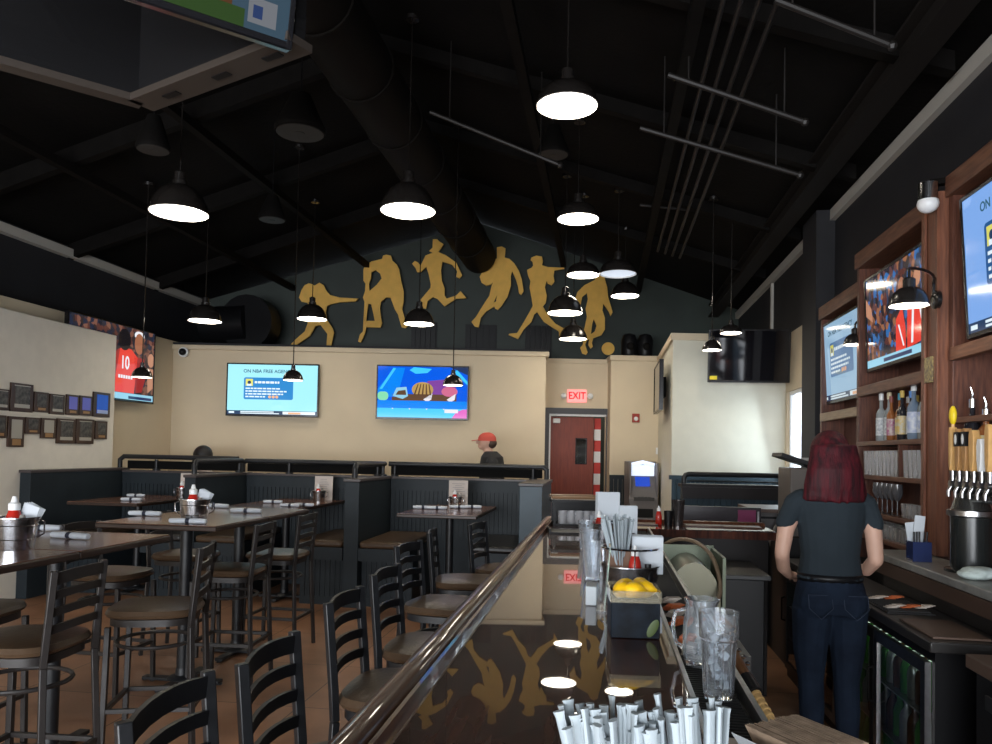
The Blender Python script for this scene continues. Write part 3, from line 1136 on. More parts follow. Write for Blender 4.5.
# post between the bays
b = MB()
b.b2(SHU - 0.04, V3b + 0.005, 1.05, SHU + 0.10, V2a - 0.005, 3.0)
b.b2(SHU - 0.055, V3b + 0.005, 1.05, SHU - 0.04, V3b + 0.05, 3.0)
b.b2(SHU - 0.055, V2a - 0.05, 1.05, SHU - 0.04, V2a - 0.005, 3.0)
o = b.build('wooden_post', mat('orange_oak', (0.20, 0.075, 0.040), 0.4, col2=(0.11, 0.042, 0.025), nscale=5, stretch=(14, 14, 1.2), bump=0.1), rotz=BR, bevel=0.003)
tag(o, 'orange brown wooden post between the two reddish shelving bays', 'post')
b = MB()
b.b2(SHU - 0.058, V3b + 0.06, 1.98, SHU - 0.056 + 0.01, V2a - 0.06, 2.12)
o = b.build('sticker_plate', mat('gold_speckle', (0.45, 0.36, 0.15), 0.4, col2=(0.1, 0.07, 0.05), nscale=60), rotz=BR)
tag(o, 'small speckled gold plate fixed on the wooden post', 'plate')
# cross divider in the glass shelf
b = MB()
vm = V2a + (V2b - V2a) * 0.36
b.b2(SHU - 0.005, vm - 0.012, 1.451, RIGHTU - 0.03, vm + 0.012, 1.649)
o = b.build('shelf_divider', wood_red, rotz=BR)
tag(o, 'short upright wooden divider between the two rows of tall glasses', 'divider')

# televisions in the shelving
drn, exn = news(0.72, (0.36, 0.58, 0.80), (0.10, 0.22, 0.42))
P = W(1.91, (V1a + V1b) / 2 + 0.04, 2.38)
tv('television with news card in the far shelving bay beside the black column', 1.16, 0.70, P, BR - PI / 2, R(3), drn, exn)


def draw_crowd(rect, poly):
    rect(0, 0, 1, 1, crowd2)
    poly([(0.50, 0.08), (0.52, 0.42), (0.62, 0.52), (0.66, 0.30), (0.66, 0.08)], e_red, 1)
    poly([(0.68, 0.08), (0.70, 0.50), (0.80, 0.58), (0.96, 0.52), (0.97, 0.12)], e_red, 2)
    poly([(0.55, 0.35), (0.57, 0.35), (0.64, 0.12), (0.62, 0.12)], e_wh, 3)
    poly([(0.74, 0.12), (0.77, 0.12), (0.80, 0.48), (0.77, 0.48)], e_wh, 3)
    poly([(0.86, 0.48), (0.89, 0.48), (0.95, 0.15), (0.92, 0.15)], e_wh, 3)
    poly([(0.0, 0.6), (0.0, 0.8), (0.10, 0.66), (0.12, 0.5)], e_sk2, 2)
    poly(ngon(0.62, 0.72, 0.05, 0.10), e_sk, 2)
    poly(ngon(0.85, 0.74, 0.05, 0.09), e_sk2, 2)
    rect(0, 0, 1, 0.085, e_lb, 4)
    rect(0.30, 0.02, 0.75, 0.06, e_nv, 5)


P = W(1.83, (V2a + V2b) / 2 - 0.01, 2.50)
tv('television showing red jerseys in the reddish shelving bay with bottles', 1.10, 0.66, P, BR - PI / 2, R(2), draw_crowd)
drn, exn = news(0.95, (0.22, 0.42, 0.85), (0.02, 0.10, 0.28))
P = W(1.80, vz(3.92) - 0.60, 2.53)
tv('television with blue news card at the right edge above the beer taps', 1.20, 0.72, P, BR - PI / 2, R(3), drn, exn)

# security camera / spot on the shelf corner
d0_ = fwd * F + cr * (928 - 496) + cu * (372 - 204 + SHIFT)
P = Vector((0, 0, CAMH)) + d0_ * (1.70 / (d0_.x * CT - d0_.y * ST))
t_ = thing('security_camera', 'white faced dome camera on black bracket at the top of the wooden post', 'camera', P, BR)
b = MB()
b.sphere((0, 0, 0), 0.055, 16, sc=(1, 1, 0.9))
b.build('dome', white_pl, t_)
b = MB()
b.lathe([(0.05, 0.02), (0.05, 0.11), (0.03, 0.12)], seg=16)
b.build('housing', chrome, t_)
b = MB()
b.bar((0.0, 0, 0.11), (0.13, 0.02, 0.13), 0.06, 0.03)
b.build('bracket', steel_blk, t_)
P = ray(183, 352, BACKY - 0.10)
t_ = thing('security_camera', 'small white dome camera on the back wall beside the left corner', 'camera', P, 0)
b = MB()
b.lathe([(0.07, 0), (0.07, 0.05), (0.05, 0.08)], seg=16, rot=Matrix.Rotation(PI / 2, 3, 'X').inverted(), c=(0, 0.0, 0))
b.build('housing', white_pl, t_)
b = MB()
b.sphere((0.0, -0.02, 0), 0.05, 14)
b.build('dome', black_pl, t_)


# ---- bottles and glasses
def bottle(label, loc, r, h, gm, capm, labm, spout=False, grp='bottles on the upper back bar shelf', neck=0.35):
    t_ = thing('liquor_bottle', label, 'bottle', loc, BR, grp)
    b = MB()
    hn = h * (1 - neck)
    b.lathe([(r * 0.9, 0), (r, 0.01), (r, hn * 0.88), (r * 0.8, hn * 0.96), (r * 0.36, hn * 1.08), (r * 0.33, h * 0.9), (r * 0.33, h * 0.93)], seg=14)
    b.build('bottle_body', gm, t_)
    b = MB()
    b.lathe([(r * 0.46, h * 0.86), (r * 0.46, h), (r * 0.2, h + 0.002)], seg=12)
    if spout:
        b.tube([(0, 0, h), (0, 0, h + 0.03), (-0.01, 0, h + 0.06)], [0.008, 0.006, 0.004], seg=8)
    b.build('cap', capm, t_)
    b = MB()
    b.open_lathe([(r * 1.015, hn * 0.18), (r * 1.015, hn * 0.75)], seg=14)
    b.build('paper_label', labm, t_)
    return t_


btl_clear = mat('bottle_clear', (0.55, 0.60, 0.62), 0.08, trans=0.6, ior=1.4)
btl_dark = mat('bottle_dark', (0.02, 0.02, 0.025), 0.08, coat=0.5)
btl_amber = mat('bottle_amber', (0.25, 0.09, 0.03), 0.1, coat=0.4)
btl_blue = mat('bottle_blue', (0.22, 0.30, 0.42), 0.12, trans=0.3)
lab_w = mat('label_white', (0.62, 0.64, 0.64), 0.6, col2=(0.30, 0.32, 0.36), nscale=60)
lab_y = mat('label_gold', (0.60, 0.42, 0.12), 0.5, col2=(0.5, 0.5, 0.45), nscale=50)
lab_m = mat('label_plum', (0.35, 0.10, 0.22), 0.5, col2=(0.5, 0.45, 0.4), nscale=60)
lab_b = mat('label_blue', (0.35, 0.42, 0.62), 0.5, col2=(0.65, 0.68, 0.72), nscale=40)
cap_y = mat('cap_yellow', (0.60, 0.42, 0.10), 0.4)
cap_c = mat('cap_cyan', (0.05, 0.35, 0.5), 0.4)
cap_r = mat('cap_maroon', (0.20, 0.05, 0.04), 0.4)
cap_b = mat('cap_blue', (0.10, 0.25, 0.6), 0.4)
# listed from the far end (left in the photo) to the near end
BT = [('far left clear bottle', btl_clear, white_pl, lab_w, .042, .31), ('clear bottle with cream cap', btl_clear, mat('cap_cream', (0.7, 0.6, 0.4), 0.4), lab_w, .042, .31),
      ('dark amber bottle with maroon cap', btl_amber, cap_r, lab_m, .036, .28), ('short amber bottle with cyan cap', btl_amber, cap_c, lab_y, .036, .29),
      ('dark bottle with yellow cap', btl_dark, cap_y, lab_y, .038, .30), ('dark shouldered bottle with bright blue cap', btl_dark, cap_b, lab_w, .038, .29),
      ('large clear bottle with pale blue label', btl_blue, white_pl, lab_b, .046, .33), ('bottle with black shoulder and silver cap', btl_clear, chrome, lab_b, .042, .32),
      ('nearest bottle with tall yellow cap', btl_clear, cap_y, lab_y, .04, .32)]
for i, (nm, g_, cp, lb, r_, h_) in enumerate(BT):
    v = V2b - 0.36 - i * 0.093
    bottle(nm + ' on the upper shelf of the reddish bay', W(SHU + 0.05 + 0.02 * (i % 2), v, 1.68), r_ * 0.80, h_ * 1.04, g_, cp, lb)
for i in range(6):
    v = V2b - 0.38 - i * 0.13
    bottle('clear bottle in the back row behind the front bottles', W(SHU + 0.17, v, 1.68), 0.036, 0.29, [btl_clear, btl_amber][i % 2], [cap_y, white_pl][i % 2], lab_w, grp='back row bottles on the upper shelf')
bottle('dark bottle with a pour spout on the shelf above the beer taps', W(SHU + 0.04, vz(3.92), 1.78 - 0.22), 0.038, 0.31, btl_dark, chrome, lab_w, True, 'bottles behind the beer taps')
# a small ledge carrying that bottle
b = MB()
b.b2(SHU - 0.01, V3a + 0.06, 1.53, RIGHTU - 0.05, V3b - 0.06, 1.56)
o = b.build('ledge', wood_h, rotz=BR)
tag(o, 'narrow wooden ledge behind the wooden tap handles', 'ledge')
bottle('amber bottle at the right edge beside the pour spout bottle', W(SHU + 0.04, vz(3.78), 1.56), 0.04, 0.25, btl_amber, chrome, lab_y, True, 'bottles behind the beer taps')

gl_m = mat('frosted_glassware', (0.80, 0.80, 0.82), 0.12, trans=0.72, ior=1.35)
gl_d = mat('smoky_glassware', (0.10, 0.10, 0.11), 0.08, coat=0.6)


def glassware(nm, label, loc, r0, r1, h, m_, grp):
    b = MB()
    b.open_lathe([(0.0001, 0.004), (r0 * 0.95, 0.004), (r0, 0.0), (r0, 0.012), (r1, h), (r1 - 0.003, h), (r0 - 0.004, 0.014), (0.0001, 0.014)], seg=14)
    o = b.build(nm, m_, loc=loc)
    return tag(o, label, 'glass', grp)


g0 = None
lab1 = 'tall pale glass in the tight row on the second shelf of the reddish bay'
for part_, (a, c_) in enumerate(((V2b - 0.16, vm + 0.04), (vm - 0.05, V2a + 0.08))):
    n = 10 if part_ == 0 else 6
    for i in range(n):
        v = a + (c_ - a) * i / (n - 1)
        for j, uu in enumerate((SHU + 0.03, SHU + 0.12)):
            P = W(uu, v, 1.45)
            lab_ = ('tall pale glass in the ' + ('front' if j == 0 else 'rear') + ' row ' + ('left' if part_ == 0 else 'right') + ' of the small divider')
            gp = 'tall glasses %s row %s part' % ('front' if j == 0 else 'rear', 'left' if part_ == 0 else 'right')
            if g0 is None:
                g0 = glassware('tall_glass', lab_, P, 0.022, 0.028, 0.165, gl_m, gp)
            else:
                dup(g0, P, 0, lab_, gp)
# wine glasses upside down / stemware on third shelf
w0 = None
for i in range(5):
    P = W(SHU + 0.05, V2b - 0.30 - i * 0.09, 1.20)
    if w0 is None:
        b = MB()
        b.open_lathe([(0.03, 0), (0.005, 0.006), (0.004, 0.09), (0.02, 0.105), (0.034, 0.14), (0.03, 0.20), (0.029, 0.20), (0.033, 0.14), (0.0001, 0.108)], seg=14)
        w0 = b.build('stem_glass', gl_d, loc=P)
        tag(w0, 'dark stemmed glass on the third shelf of the reddish bay', 'glass', 'stemmed glasses on the third shelf')
    else:
        dup(w0, P, 0)
k0 = None
for i in range(13):
    for j in range(2):
        P = W(SHU + 0.05 + 0.09 * j, V2b - 0.10 - i * 0.085, 1.04)
        lab_ = 'short tumbler in the %s row on the lowest shelf' % ('front' if j == 0 else 'rear')
        gp = 'short tumblers on the lowest shelf, %s row' % ('front' if j == 0 else 'rear')
        if k0 is None:
            k0 = glassware('tumbler', lab_, P, 0.030, 0.036, 0.085, gl_m, gp)
        else:
            dup(k0, P, 0, lab_, gp)
for i in range(6):
    P = W(SHU + 0.06, V2a + 0.10 + i * 0.08, 1.20)
    dup(k0, P, 0, 'short tumbler beside the dark stemmed glasses on the third shelf', 'short tumblers on the third shelf')

# ---- the raised slab, the lower counter with cooler doors
t_ = thing('service_slab', 'grey stone raised counter slab carrying the beer tower and folded towel', 'counter', W(0, 0, 0), BR)
slab_m = mat('grey_stone', (0.20, 0.20, 0.19), 0.35, noise=0.15, nscale=20)
b = MB()
b.b2(1.52, 1.9, 1.00, SHU - 0.02, vz(4.45), 1.04)
b.build('slab', slab_m, t_, bevel=0.006)
b = MB()
b.b2(1.60, 1.9, 0.0, SHU - 0.03, vz(4.45), 0.999)
b.build('base', black_pl, t_)
b = MB()
b.b2(1.515, 1.9, 0.93, 1.55, vz(4.45), 0.999)
b.build('edge_rail', mat('dark_wood_edge', (0.06, 0.035, 0.025), 0.4), t_)

CU = 1.32
CV0 = VU(CU, 3.12)
CV1 = VU(CU, 5.6)
t_ = thing('bottle_cooler', 'black back bar bottle cooler with glass doors beside the bartender', 'cooler', W(0, 0, 0), BR)
b = MB()
b.b2(CU + 0.02, CV0 + 0.02, 0.05, 1.33, CV1, 0.10)
b.b2(CU + 0.0, CV0, 0.0, 1.595, CV0 + 0.03, 0.79)
b.b2(CU + 0.25, CV0 + 0.03, 0.0, 1.595, CV1, 0.79)
b.b2(CU, CV0 + 0.03, 0.0, 1.57, CV1, 0.06)
b.b2(CU, CV1 - 0.03, 0.06, 1.57, CV1, 0.79)
b.b2(CU, CV0 + 0.03, 0.745, 1.57, CV1 - 0.03, 0.79)
b.build('cabinet', black_pl, t_)
b = MB()
b.b2(CU - 0.03, CV0 - 0.03, 0.791, 1.598, CV1, 0.835)
b.build('worktop', mat('dark_worktop', (0.03, 0.028, 0.027), 0.35), t_, bevel=0.006)
ND = 4
L = (CV1 - 0.03 - CV0 - 0.03) / ND
for i in range(ND):
    a = CV0 + 0.03 + L * i
    b = MB()
    b.b2(CU - 0.025, a + 0.005, 0.07, CU - 0.001, a + 0.05, 0.74)
    b.b2(CU - 0.025, a + L - 0.05, 0.07, CU - 0.001, a + L - 0.005, 0.74)
    b.b2(CU - 0.025, a + 0.05, 0.07, CU - 0.001, a + L - 0.05, 0.12)
    b.b2(CU - 0.025, a + 0.05, 0.69, CU - 0.001, a + L - 0.05, 0.74)
    dr_ = b.build('door', brushed if i % 2 == 0 else black_pl, t_)
    b = MB()
    b.b2(CU - 0.018, a + 0.05, 0.12, CU - 0.012, a + L - 0.05, 0.69)
    b.build('glass_pane', glass, dr_)
    b = MB()
    b.tube([(CU - 0.03, a + L - 0.03, 0.40), (CU - 0.055, a + L - 0.03, 0.41), (CU - 0.055, a + L - 0.03, 0.56), (CU - 0.03, a + L - 0.03, 0.57)], 0.006, seg=8)
    b.build('handle', steel_blk, dr_)
b = MB()
for z in (0.28, 0.50):
    b.b2(CU + 0.005, CV0 + 0.04, z - 0.006, CU + 0.24, CV1 - 0.04, z)
b.build('wire_shelf', brushed, t_)
b = MB()
b.b2(CU + 0.10, CV0 + 0.05, 0.728, CU + 0.16, CV1 - 0.05, 0.744)
b.build('interior_light', mat('cooler_light', (0.8, 0.8, 0.8), 0.5, emit=(0.75, 1.0, 0.8), estr=1.0), t_)
# bottles in the cooler
bt_g = mat('green_beer_glass', (0.06, 0.30, 0.04), 0.1, coat=0.4)
bt_b = mat('brown_beer_glass', (0.10, 0.04, 0.015), 0.1, coat=0.4)
bt_s = mat('silver_can', (0.45, 0.5, 0.48), 0.3, metal=0.6)
pro = {}
ki = 0
for zi, z in enumerate((0.06, 0.28, 0.50)):
    for i in range(13):
        key = (i + zi) % 3 if zi else 0
        v = CV0 + 0.10 + i * 0.085
        P = W(CU + 0.06, v, z + 0.001)
        lab_ = ['green', 'brown', 'silver grey'][key] + ' beer bottle on the ' + ['lowest', 'middle', 'upper'][zi] + ' shelf of the cooler behind glass'
        gp = ['green', 'brown', 'silver'][key] + ' beer bottles, ' + ['lowest', 'middle', 'upper'][zi] + ' cooler shelf'
        if key not in pro:
            b = MB()
            b.lathe([(0.028, 0), (0.030, 0.008), (0.030, 0.11), (0.024, 0.135), (0.012, 0.155), (0.012, 0.195), (0.014, 0.196), (0.014, 0.208)], seg=12)
            pro[key] = b.build('beer_bottle', [bt_g, bt_b, bt_s][key], loc=P)
            tag(pro[key], lab_, 'bottle', gp)
        else:
            dup(pro[key], P, 0, lab_, gp)
# nearer wooden topped cabinet at the bottom right corner
t_ = thing('side_cabinet', 'black cabinet with brown wooden top at the bottom right corner of the photo', 'cabinet', W(0, 0, 0), BR)
b = MB()
va, vb_ = 1.7, VU(CU, 3.12) - 0.28
b.b2(CU + 0.03, va, 0, 1.595, vb_, 0.80)
b.build('body', black_pl, t_)
b = MB()
b.b2(CU, va, 0.80, 1.595, vb_ + 0.02, 0.85)
b.build('cabinet_top', mat('brown_top', (0.13, 0.085, 0.065), 0.4), t_, bevel=0.005)
b = MB()
b.b2(CU + 0.022, vb_ - 0.20, 0.68, CU + 0.030, vb_ - 0.08, 0.73)
b.build('handle', brushed, t_)

# bar mats and packets on the lower counter
b = MB()
for i in range(14):
    b.b2(CU + 0.01, CV0 + 0.55 + i * 0.03, 0.842, CU + 0.2, CV0 + 0.565 + i * 0.03, 0.848)
b.b2(CU + 0.0, CV0 + 0.53, 0.836, CU + 0.21, CV0 + 0.99, 0.842)
tag(b.build('bar_mat', black_rub, rotz=BR), 'black ribbed rubber mat on the lower counter beside the bartender', 'mat')
b = MB()
b.b2(CU + 0.0, CV0 + 0.02, 0.836, CU + 0.22, CV0 + 0.38, 0.846)
tag(b.build('serving_tray', mat('tray_brown', (0.13, 0.085, 0.065), 0.4), rotz=BR, bevel=0.003), 'brown tray lying on the near end of the lower counter', 'tray')
pk_o = mat('packet_orange', (0.55, 0.13, 0.04), 0.6)
pk_w = mat('packet_white', (0.60, 0.52, 0.45), 0.6)


def packets(label, loc, n, m_, rz, dx=0.02, sz=(0.05, 0.035)):
    b = MB()
    rng = random.Random(int(loc[0] * 1000))
    for i in range(n):
        rot = Matrix.Rotation(rng.uniform(-0.15, 0.15), 3, 'Z')
        b.box((i * dx, rng.uniform(-.003, .003), 0.004 + 0.0035 * i), (sz[0], sz[1], 0.003), rot)
    o = b.build('packet_stack', m_, loc=loc, rotz=rz)
    return tag(o, label, 'packets', 'sugar packet stacks')


for i, (yy, uu, m_, lab_) in enumerate([(3.95, 1.36, pk_w, 'white packets, farthest stack on the lower counter'), (3.95, 1.44, pk_o, 'orange packets, farthest stack on the lower counter'),
                                  (3.72, 1.36, pk_w, 'white packets in the middle of the lower counter'), (3.72, 1.43, pk_o, 'orange packets in the middle of the lower counter'),
                                  (3.72, 1.50, pk_w, 'white packets beside the orange ones, against the raised slab')]):
    P = UZ(uu, yy, 0.849)
    packets(lab_, P, 4, m_, BR + 0.2, 0.015)

# ---- beer tower
P = UZ(1.695, 3.62, 1.04)
TV_ = P
t_ = thing('beer_tower', 'round black and steel beer tap tower on the grey slab', 'beer tower', (P.x, P.y, 1.0405), BR)
b = MB()
b.lathe([(0.11, 0), (0.11, 0.012), (0.085, 0.02), (0.085, 0.26)], seg=28)
b.build('column', mat('gloss_black', (0.012, 0.014, 0.014), 0.25), t_)
b = MB()
b.lathe([(0.09, 0.255), (0.10, 0.262), (0.10, 0.285), (0.09, 0.29)], seg=28)
b.build('collar', brushed, t_)
b = MB()
# drum lying along the bar direction
pts = [(0, -0.48, 0.40), (0, 0.03, 0.40)]
b.tube(pts, 0.075, seg=24)
b.lathe([(0.085, 0.285), (0.07, 0.33), (0.06, 0.36)], seg=24)
b.build('drum', mat('gunmetal', (0.10, 0.10, 0.095), 0.25, metal=0.8), t_)
hm = [mat('tap_oak', (0.62, 0.36, 0.13), 0.4, noise=0.1, nscale=20), mat('tap_oak_dark', (0.42, 0.22, 0.08), 0.4, noise=0.1, nscale=20), white_pl]
hlab = ['tap handle shaped as a narrow pale wooden paddle with yellow top, farthest from the camera', 'brown wooden tap handle with black band, second from the far end', 'brown wooden tap handle with black band and oval badge, third from the far end',
        'pale wooden paddle tap handle in front of the ledge', 'white tap handle at the right edge of the photo', 'pale wooden tap handle nearest the camera']
for i in range(6):
    v = -0.05 - i * 0.07
    b = MB()
    b.tube([(-0.05, v, 0.41), (-0.115, v, 0.41)], 0.016, seg=12)
    b.tube([(-0.105, v, 0.40), (-0.118, v, 0.375), (-0.118, v, 0.35)], [0.010, 0.009, 0.008], seg=10)
    b.tube([(-0.10, v, 0.41), (-0.10, v, 0.47)], [0.010, 0.013], seg=10)
    b.build('faucet', brushed, t_)
    # handle
    mh = [hm[0], hm[1], hm[1], hm[0], hm[2], hm[0]][i]
    b = MB()
    hh = [0.20, 0.19, 0.19, 0.18, 0.14, 0.20][i]
    wv = [0.013, 0.019, 0.019, 0.021, 0.02, 0.018][i]
    b.prism([(v - wv * 0.5, 0.47), (v + wv * 0.5, 0.47), (v + wv, 0.52), (v + wv * 1.1, 0.47 + hh - 0.03), (v + wv * 0.7, 0.47 + hh), (v - wv * 0.7, 0.47 + hh), (v - wv * 1.1, 0.47 + hh - 0.03), (v - wv, 0.52)], 'x', -0.115, -0.085)
    hd = b.build('tap_handle', mh, t_, bevel=0.003)
    if i in (1, 2):
        b = MB()
        b.b2(-0.118, v - wv * 1.12, 0.47 + hh - 0.08, -0.082, v + wv * 1.12, 0.47 + hh - 0.015)
        bd = b.build('band', black_pl, hd)
        b = MB()
        b.sphere((-0.119, v, 0.47 + hh - 0.048), 0.022, 12, sc=(0.1, 0.55, 1.1))
        b.build('badge', white_pl, hd)
    if i == 0:
        b = MB()
        b.sphere((-0.10, v, 0.47 + hh + 0.055), 0.045, 14, sc=(0.35, 0.5, 1.0))
        b.build('yellow_badge', mat('badge_yellow', (0.85, 0.62, 0.02), 0.4), hd)
        b = MB()
        b.tube([(-0.10, v, 0.47 + hh - 0.01), (-0.10, v, 0.47 + hh + 0.02)], 0.008, seg=8)
        b.build('stem', hm[0], hd)
# folded towel
P = UZ(1.62, 3.40, 1.041)
b = MB()
for k in range(4):
    b.sphere((0.02 * k - 0.03, 0.0, 0.02 + 0.012 * (k % 2)), 0.045, 12, sc=(1.1, 1.5, 0.5))
o = b.build('towel', mat('pale_towel', (0.5, 0.58, 0.56), 0.9, bump=0.5, bscale=80), loc=P, rotz=0.2)
rm = o.modifiers.new('r', 'REMESH'); rm.mode = 'VOXEL'; rm.voxel_size = 0.006; rm.use_smooth_shade = True
tag(o, 'crumpled pale green towel on the grey slab at the right edge', 'towel')
# blue cup with papers and pens
P = UZ(1.60, 3.98, 1.041)
t_ = thing('pen_cup', 'dark blue square cup holding pens and white slips beside the beer tower', 'cup', P, BR)
b = MB()
for (x0, y0, x1, y1) in ((-.045, -.045, -.041, .045), (.041, -.045, .045, .045), (-.041, -.045, .041, -.041), (-.041, .041, .041, .045)):
    b.b2(x0, y0, 0, x1, y1, 0.10)
b.b2(-.041, -.041, 0, .041, .041, 0.004)
b.build('cup', mat('navy_plastic', (0.02, 0.03, 0.09), 0.2, coat=0.5), t_)
b = MB()
b.box((0.0, 0.01, 0.13), (0.05, 0.004, 0.20), Matrix.Rotation(0.1, 3, 'Y'))
b.box((-0.022, 0.025, 0.11), (0.05, 0.004, 0.17), Matrix.Rotation(-0.15, 3, 'Y'))
b.build('paper_slips', paper, t_)
b = MB()
for k in range(5):
    b.tube([(-0.03 + 0.013 * k, -0.02, 0.006), (-0.035 + 0.017 * k, -0.03 + 0.01 * (k % 3), 0.15)], 0.004, seg=6)
b.build('pens', black_pl, t_)

# cash register / point of sale behind the bartender's head
P = UZ(1.55, 5.95, 0.0)
t_ = rootbar('register_stand', 'black drinks station with cash register screen and brown side, behind the bartender', 'cash register', 1.62, 6.15)
b = MB()
b.b2(-0.25, -0.30, 0, 0.22, 0.30, 0.95)
b.build('cabinet', black_pl, t_)
b = MB()
b.b2(-0.20, -0.20, 0.95, 0.16, 0.22, 1.48)
b.build('printer_tower', mat('brown_grey_case', (0.10, 0.085, 0.075), 0.4), t_, bevel=0.01)
b = MB()
b.box((-0.12, -0.02, 1.535), (0.30, 0.36, 0.03), Matrix.Rotation(R(18), 3, 'Y'))
b.build('screen', black_pl, t_)
b = MB()
b.b2(-0.02, -0.25, 1.50, 0.22, 0.24, 1.56)
b.build('paper_tray', paper, t_)

# ---------------------------------------------------------------- the bar
BT_ = 1.07                     # bar top height
BU0, BU1, BUR = -0.44, 0.175, 0.30
BV0, BV1 = 0.35, VU(-0.2, 5.72)
RV0 = VU(0.3, 5.12)            # near edge of the return
RU1 = 1.12
t_ = thing('bar_counter', 'long glossy dark wood bar with rounded rail edge running away to the far end', 'bar', W(0, 0, 0), BR)
b = MB()
b.b2(BU0 + 0.10, BV0 + 0.05, 0, BU1 + 0.02, BV1 - 0.1, 1.02)
b.b2(BU1 + 0.02, RV0 + 0.08, 0, RU1 - 0.05, BV1 - 0.1, 1.02)
b.build('bar_front', mat('dark_bar_panel', (0.010, 0.007, 0.007), 0.5, spec=0.3), t_)
b = MB()
b.prism([(BU0 + 0.10, BV0), (BU1, BV0), (BU1, RV0), (RU1, RV0), (RU1, BV1 - 0.10), (BU0 + 0.10, BV1 - 0.10)], 'z', 1.02, BT_)
top = b.build('bar_top', bar_m, t_, smooth=False)
# rounded rail with grooves, swept along the customer side and round the far end
def railprof():
    P = []
    # from outer low, over the round nose, to inner
    for k in range(9):
        a = R(200 - k * 25)
        P.append((0.035 + 0.034 * math.cos(a), 1.060 + 0.034 * math.sin(a) * 1.0))
    P += [(0.072, 1.078), (0.078, 1.088), (0.088, 1.090), (0.094, 1.078), (0.100, 1.0705), (0.104, 1.0705), (0.104, 1.02), (0.03, 1.02)]
    return P


pf = railprof()
def sweep(mb, path, prof):
    # path: list of (u, v, nu, nv) where n points inwards (prof x)
    n = len(prof)
    vs = []
    for (u, v, nu, nv) in path:
        for (x, z) in prof:
            vs.append((u + nu * x, v + nv * x, z))
    fs = []
    for i in range(len(path) - 1):
        for k in range(n):
            k2 = (k + 1) % n
            fs.append((i * n + k, i * n + k2, (i + 1) * n + k2, (i + 1) * n + k))
    fs.append(tuple(range(n)))
    fs.append(tuple((len(path) - 1) * n + k for k in range(n)))
    mb._add(vs, fs)


b = MB()
sweep(b, [(BU0, BV0, 1, 0), (BU0, BV1, 1, -1), (RU1, BV1, 0, -1)], pf)
b.build('arm_rail', bar_edge, t_)
b = MB()
b.b2(BU1 + 0.001, BV0, 1.035, BUR - 0.012, RV0, 1.045)
b.build('drip_tray', black_rub, t_)
b = MB()
v = BV0 + 0.02
while v < RV0 - 0.02:
    b.b2(BU1 + 0.018, v, 1.045, BUR - 0.022, v + 0.006, 1.056)
    v += 0.016
b.build('drip_mat', black_rub, t_)
b = MB()
b.b2(BUR - 0.012, BV0, 1.0, BUR, RV0, 1.078)
b.b2(BU1 + 0.001, BV0, 1.045, BU1 + 0.012, RV0, 1.074)
b.build('steel_edge', brushed, t_)

IG = 'things on the bar'


def bar_at(y, u, z=BT_):
    return UZ(u, y, z + 0.0008)


def straw(mb, p0, d_, L, r=0.0042, seg=7):
    p0 = Vector(p0)
    d_ = Vector(d_).normalized()
    p1 = p0 + d_ * L
    mb.tube([p0, p1], r, seg=seg, sc=(1.2, 0.75))


straw_p = mat('straw_paper', (0.33, 0.38, 0.41), 0.65)


def caddy(label, loc, rz, n, far=False):
    """round steel caddy with straws, napkins and ketchup"""
    t_ = thing('bar_caddy', label, 'caddy', loc, rz, 'condiment caddies on the bar')
    b = MB()
    b.open_lathe([(0.0001, 0.003), (0.098, 0.003), (0.10, 0), (0.108, 0.065), (0.112, 0.068), (0.112, 0.072), (0.105, 0.068), (0.096, 0.006), (0.0001, 0.006)], seg=32)
    b.build('bowl', bucket_m, t_)
    b = MB()
    ring = [(0.107 * math.cos(a * PI / 16), 0.107 * math.sin(a * PI / 16), 0.135) for a in range(32)]
    b.tube(ring, 0.004, seg=6, closed=True)
    for a in range(0, 32, 8):
        b.tube([(0.103 * math.cos(a * PI / 16), 0.103 * math.sin(a * PI / 16), 0.068), ring[a]], 0.003, seg=6)
    b.build('wire_ring', chrome, t_)
    return t_


def place_straws(center, rz, n, L, spread, lab_, grp, z0, rad=0.03, lean=(0, 0), jit=.04):
    rng = random.Random(n * 7 + int(center[1] * 10))
    first = None
    for i in range(n):
        a = rng.uniform(0, 2 * PI)
        rr = rad * math.sqrt(rng.uniform(0, 1))
        p = Vector((center[0] + rr * math.cos(a), center[1] + rr * math.sin(a), z0))
        tilt = spread * rr / rad
        d_ = Vector((math.cos(a) * tilt + lean[0] + rng.uniform(-jit, jit), math.sin(a) * tilt + lean[1] + rng.uniform(-jit, jit), 1)).normalized()
        q_ = Vector((0, 0, 1)).rotation_difference(d_)
        if first is None:
            b = MB()
            b.tube([(0, 0, 0), (0, 0, L * 0.03), (0, 0, L * 0.97), (0, 0, L)], [0.0046, 0.0042, 0.0042, 0.0054], seg=7, sc=(1.25, 0.7))
            first = b.build('drinking_straw', straw_p)
            o = first
        else:
            o = first.copy()
            C.objects.link(o)
        o.location = p
        o.rotation_mode = 'QUATERNION'
        from mathutils import Quaternion
        o.rotation_quaternion = q_ @ Quaternion((0, 0, 1), rng.uniform(0, PI))
        o.scale = (1, 1, rng.uniform(0.93, 1.05))
        tag(o, lab_, 'straw', grp)
    return first


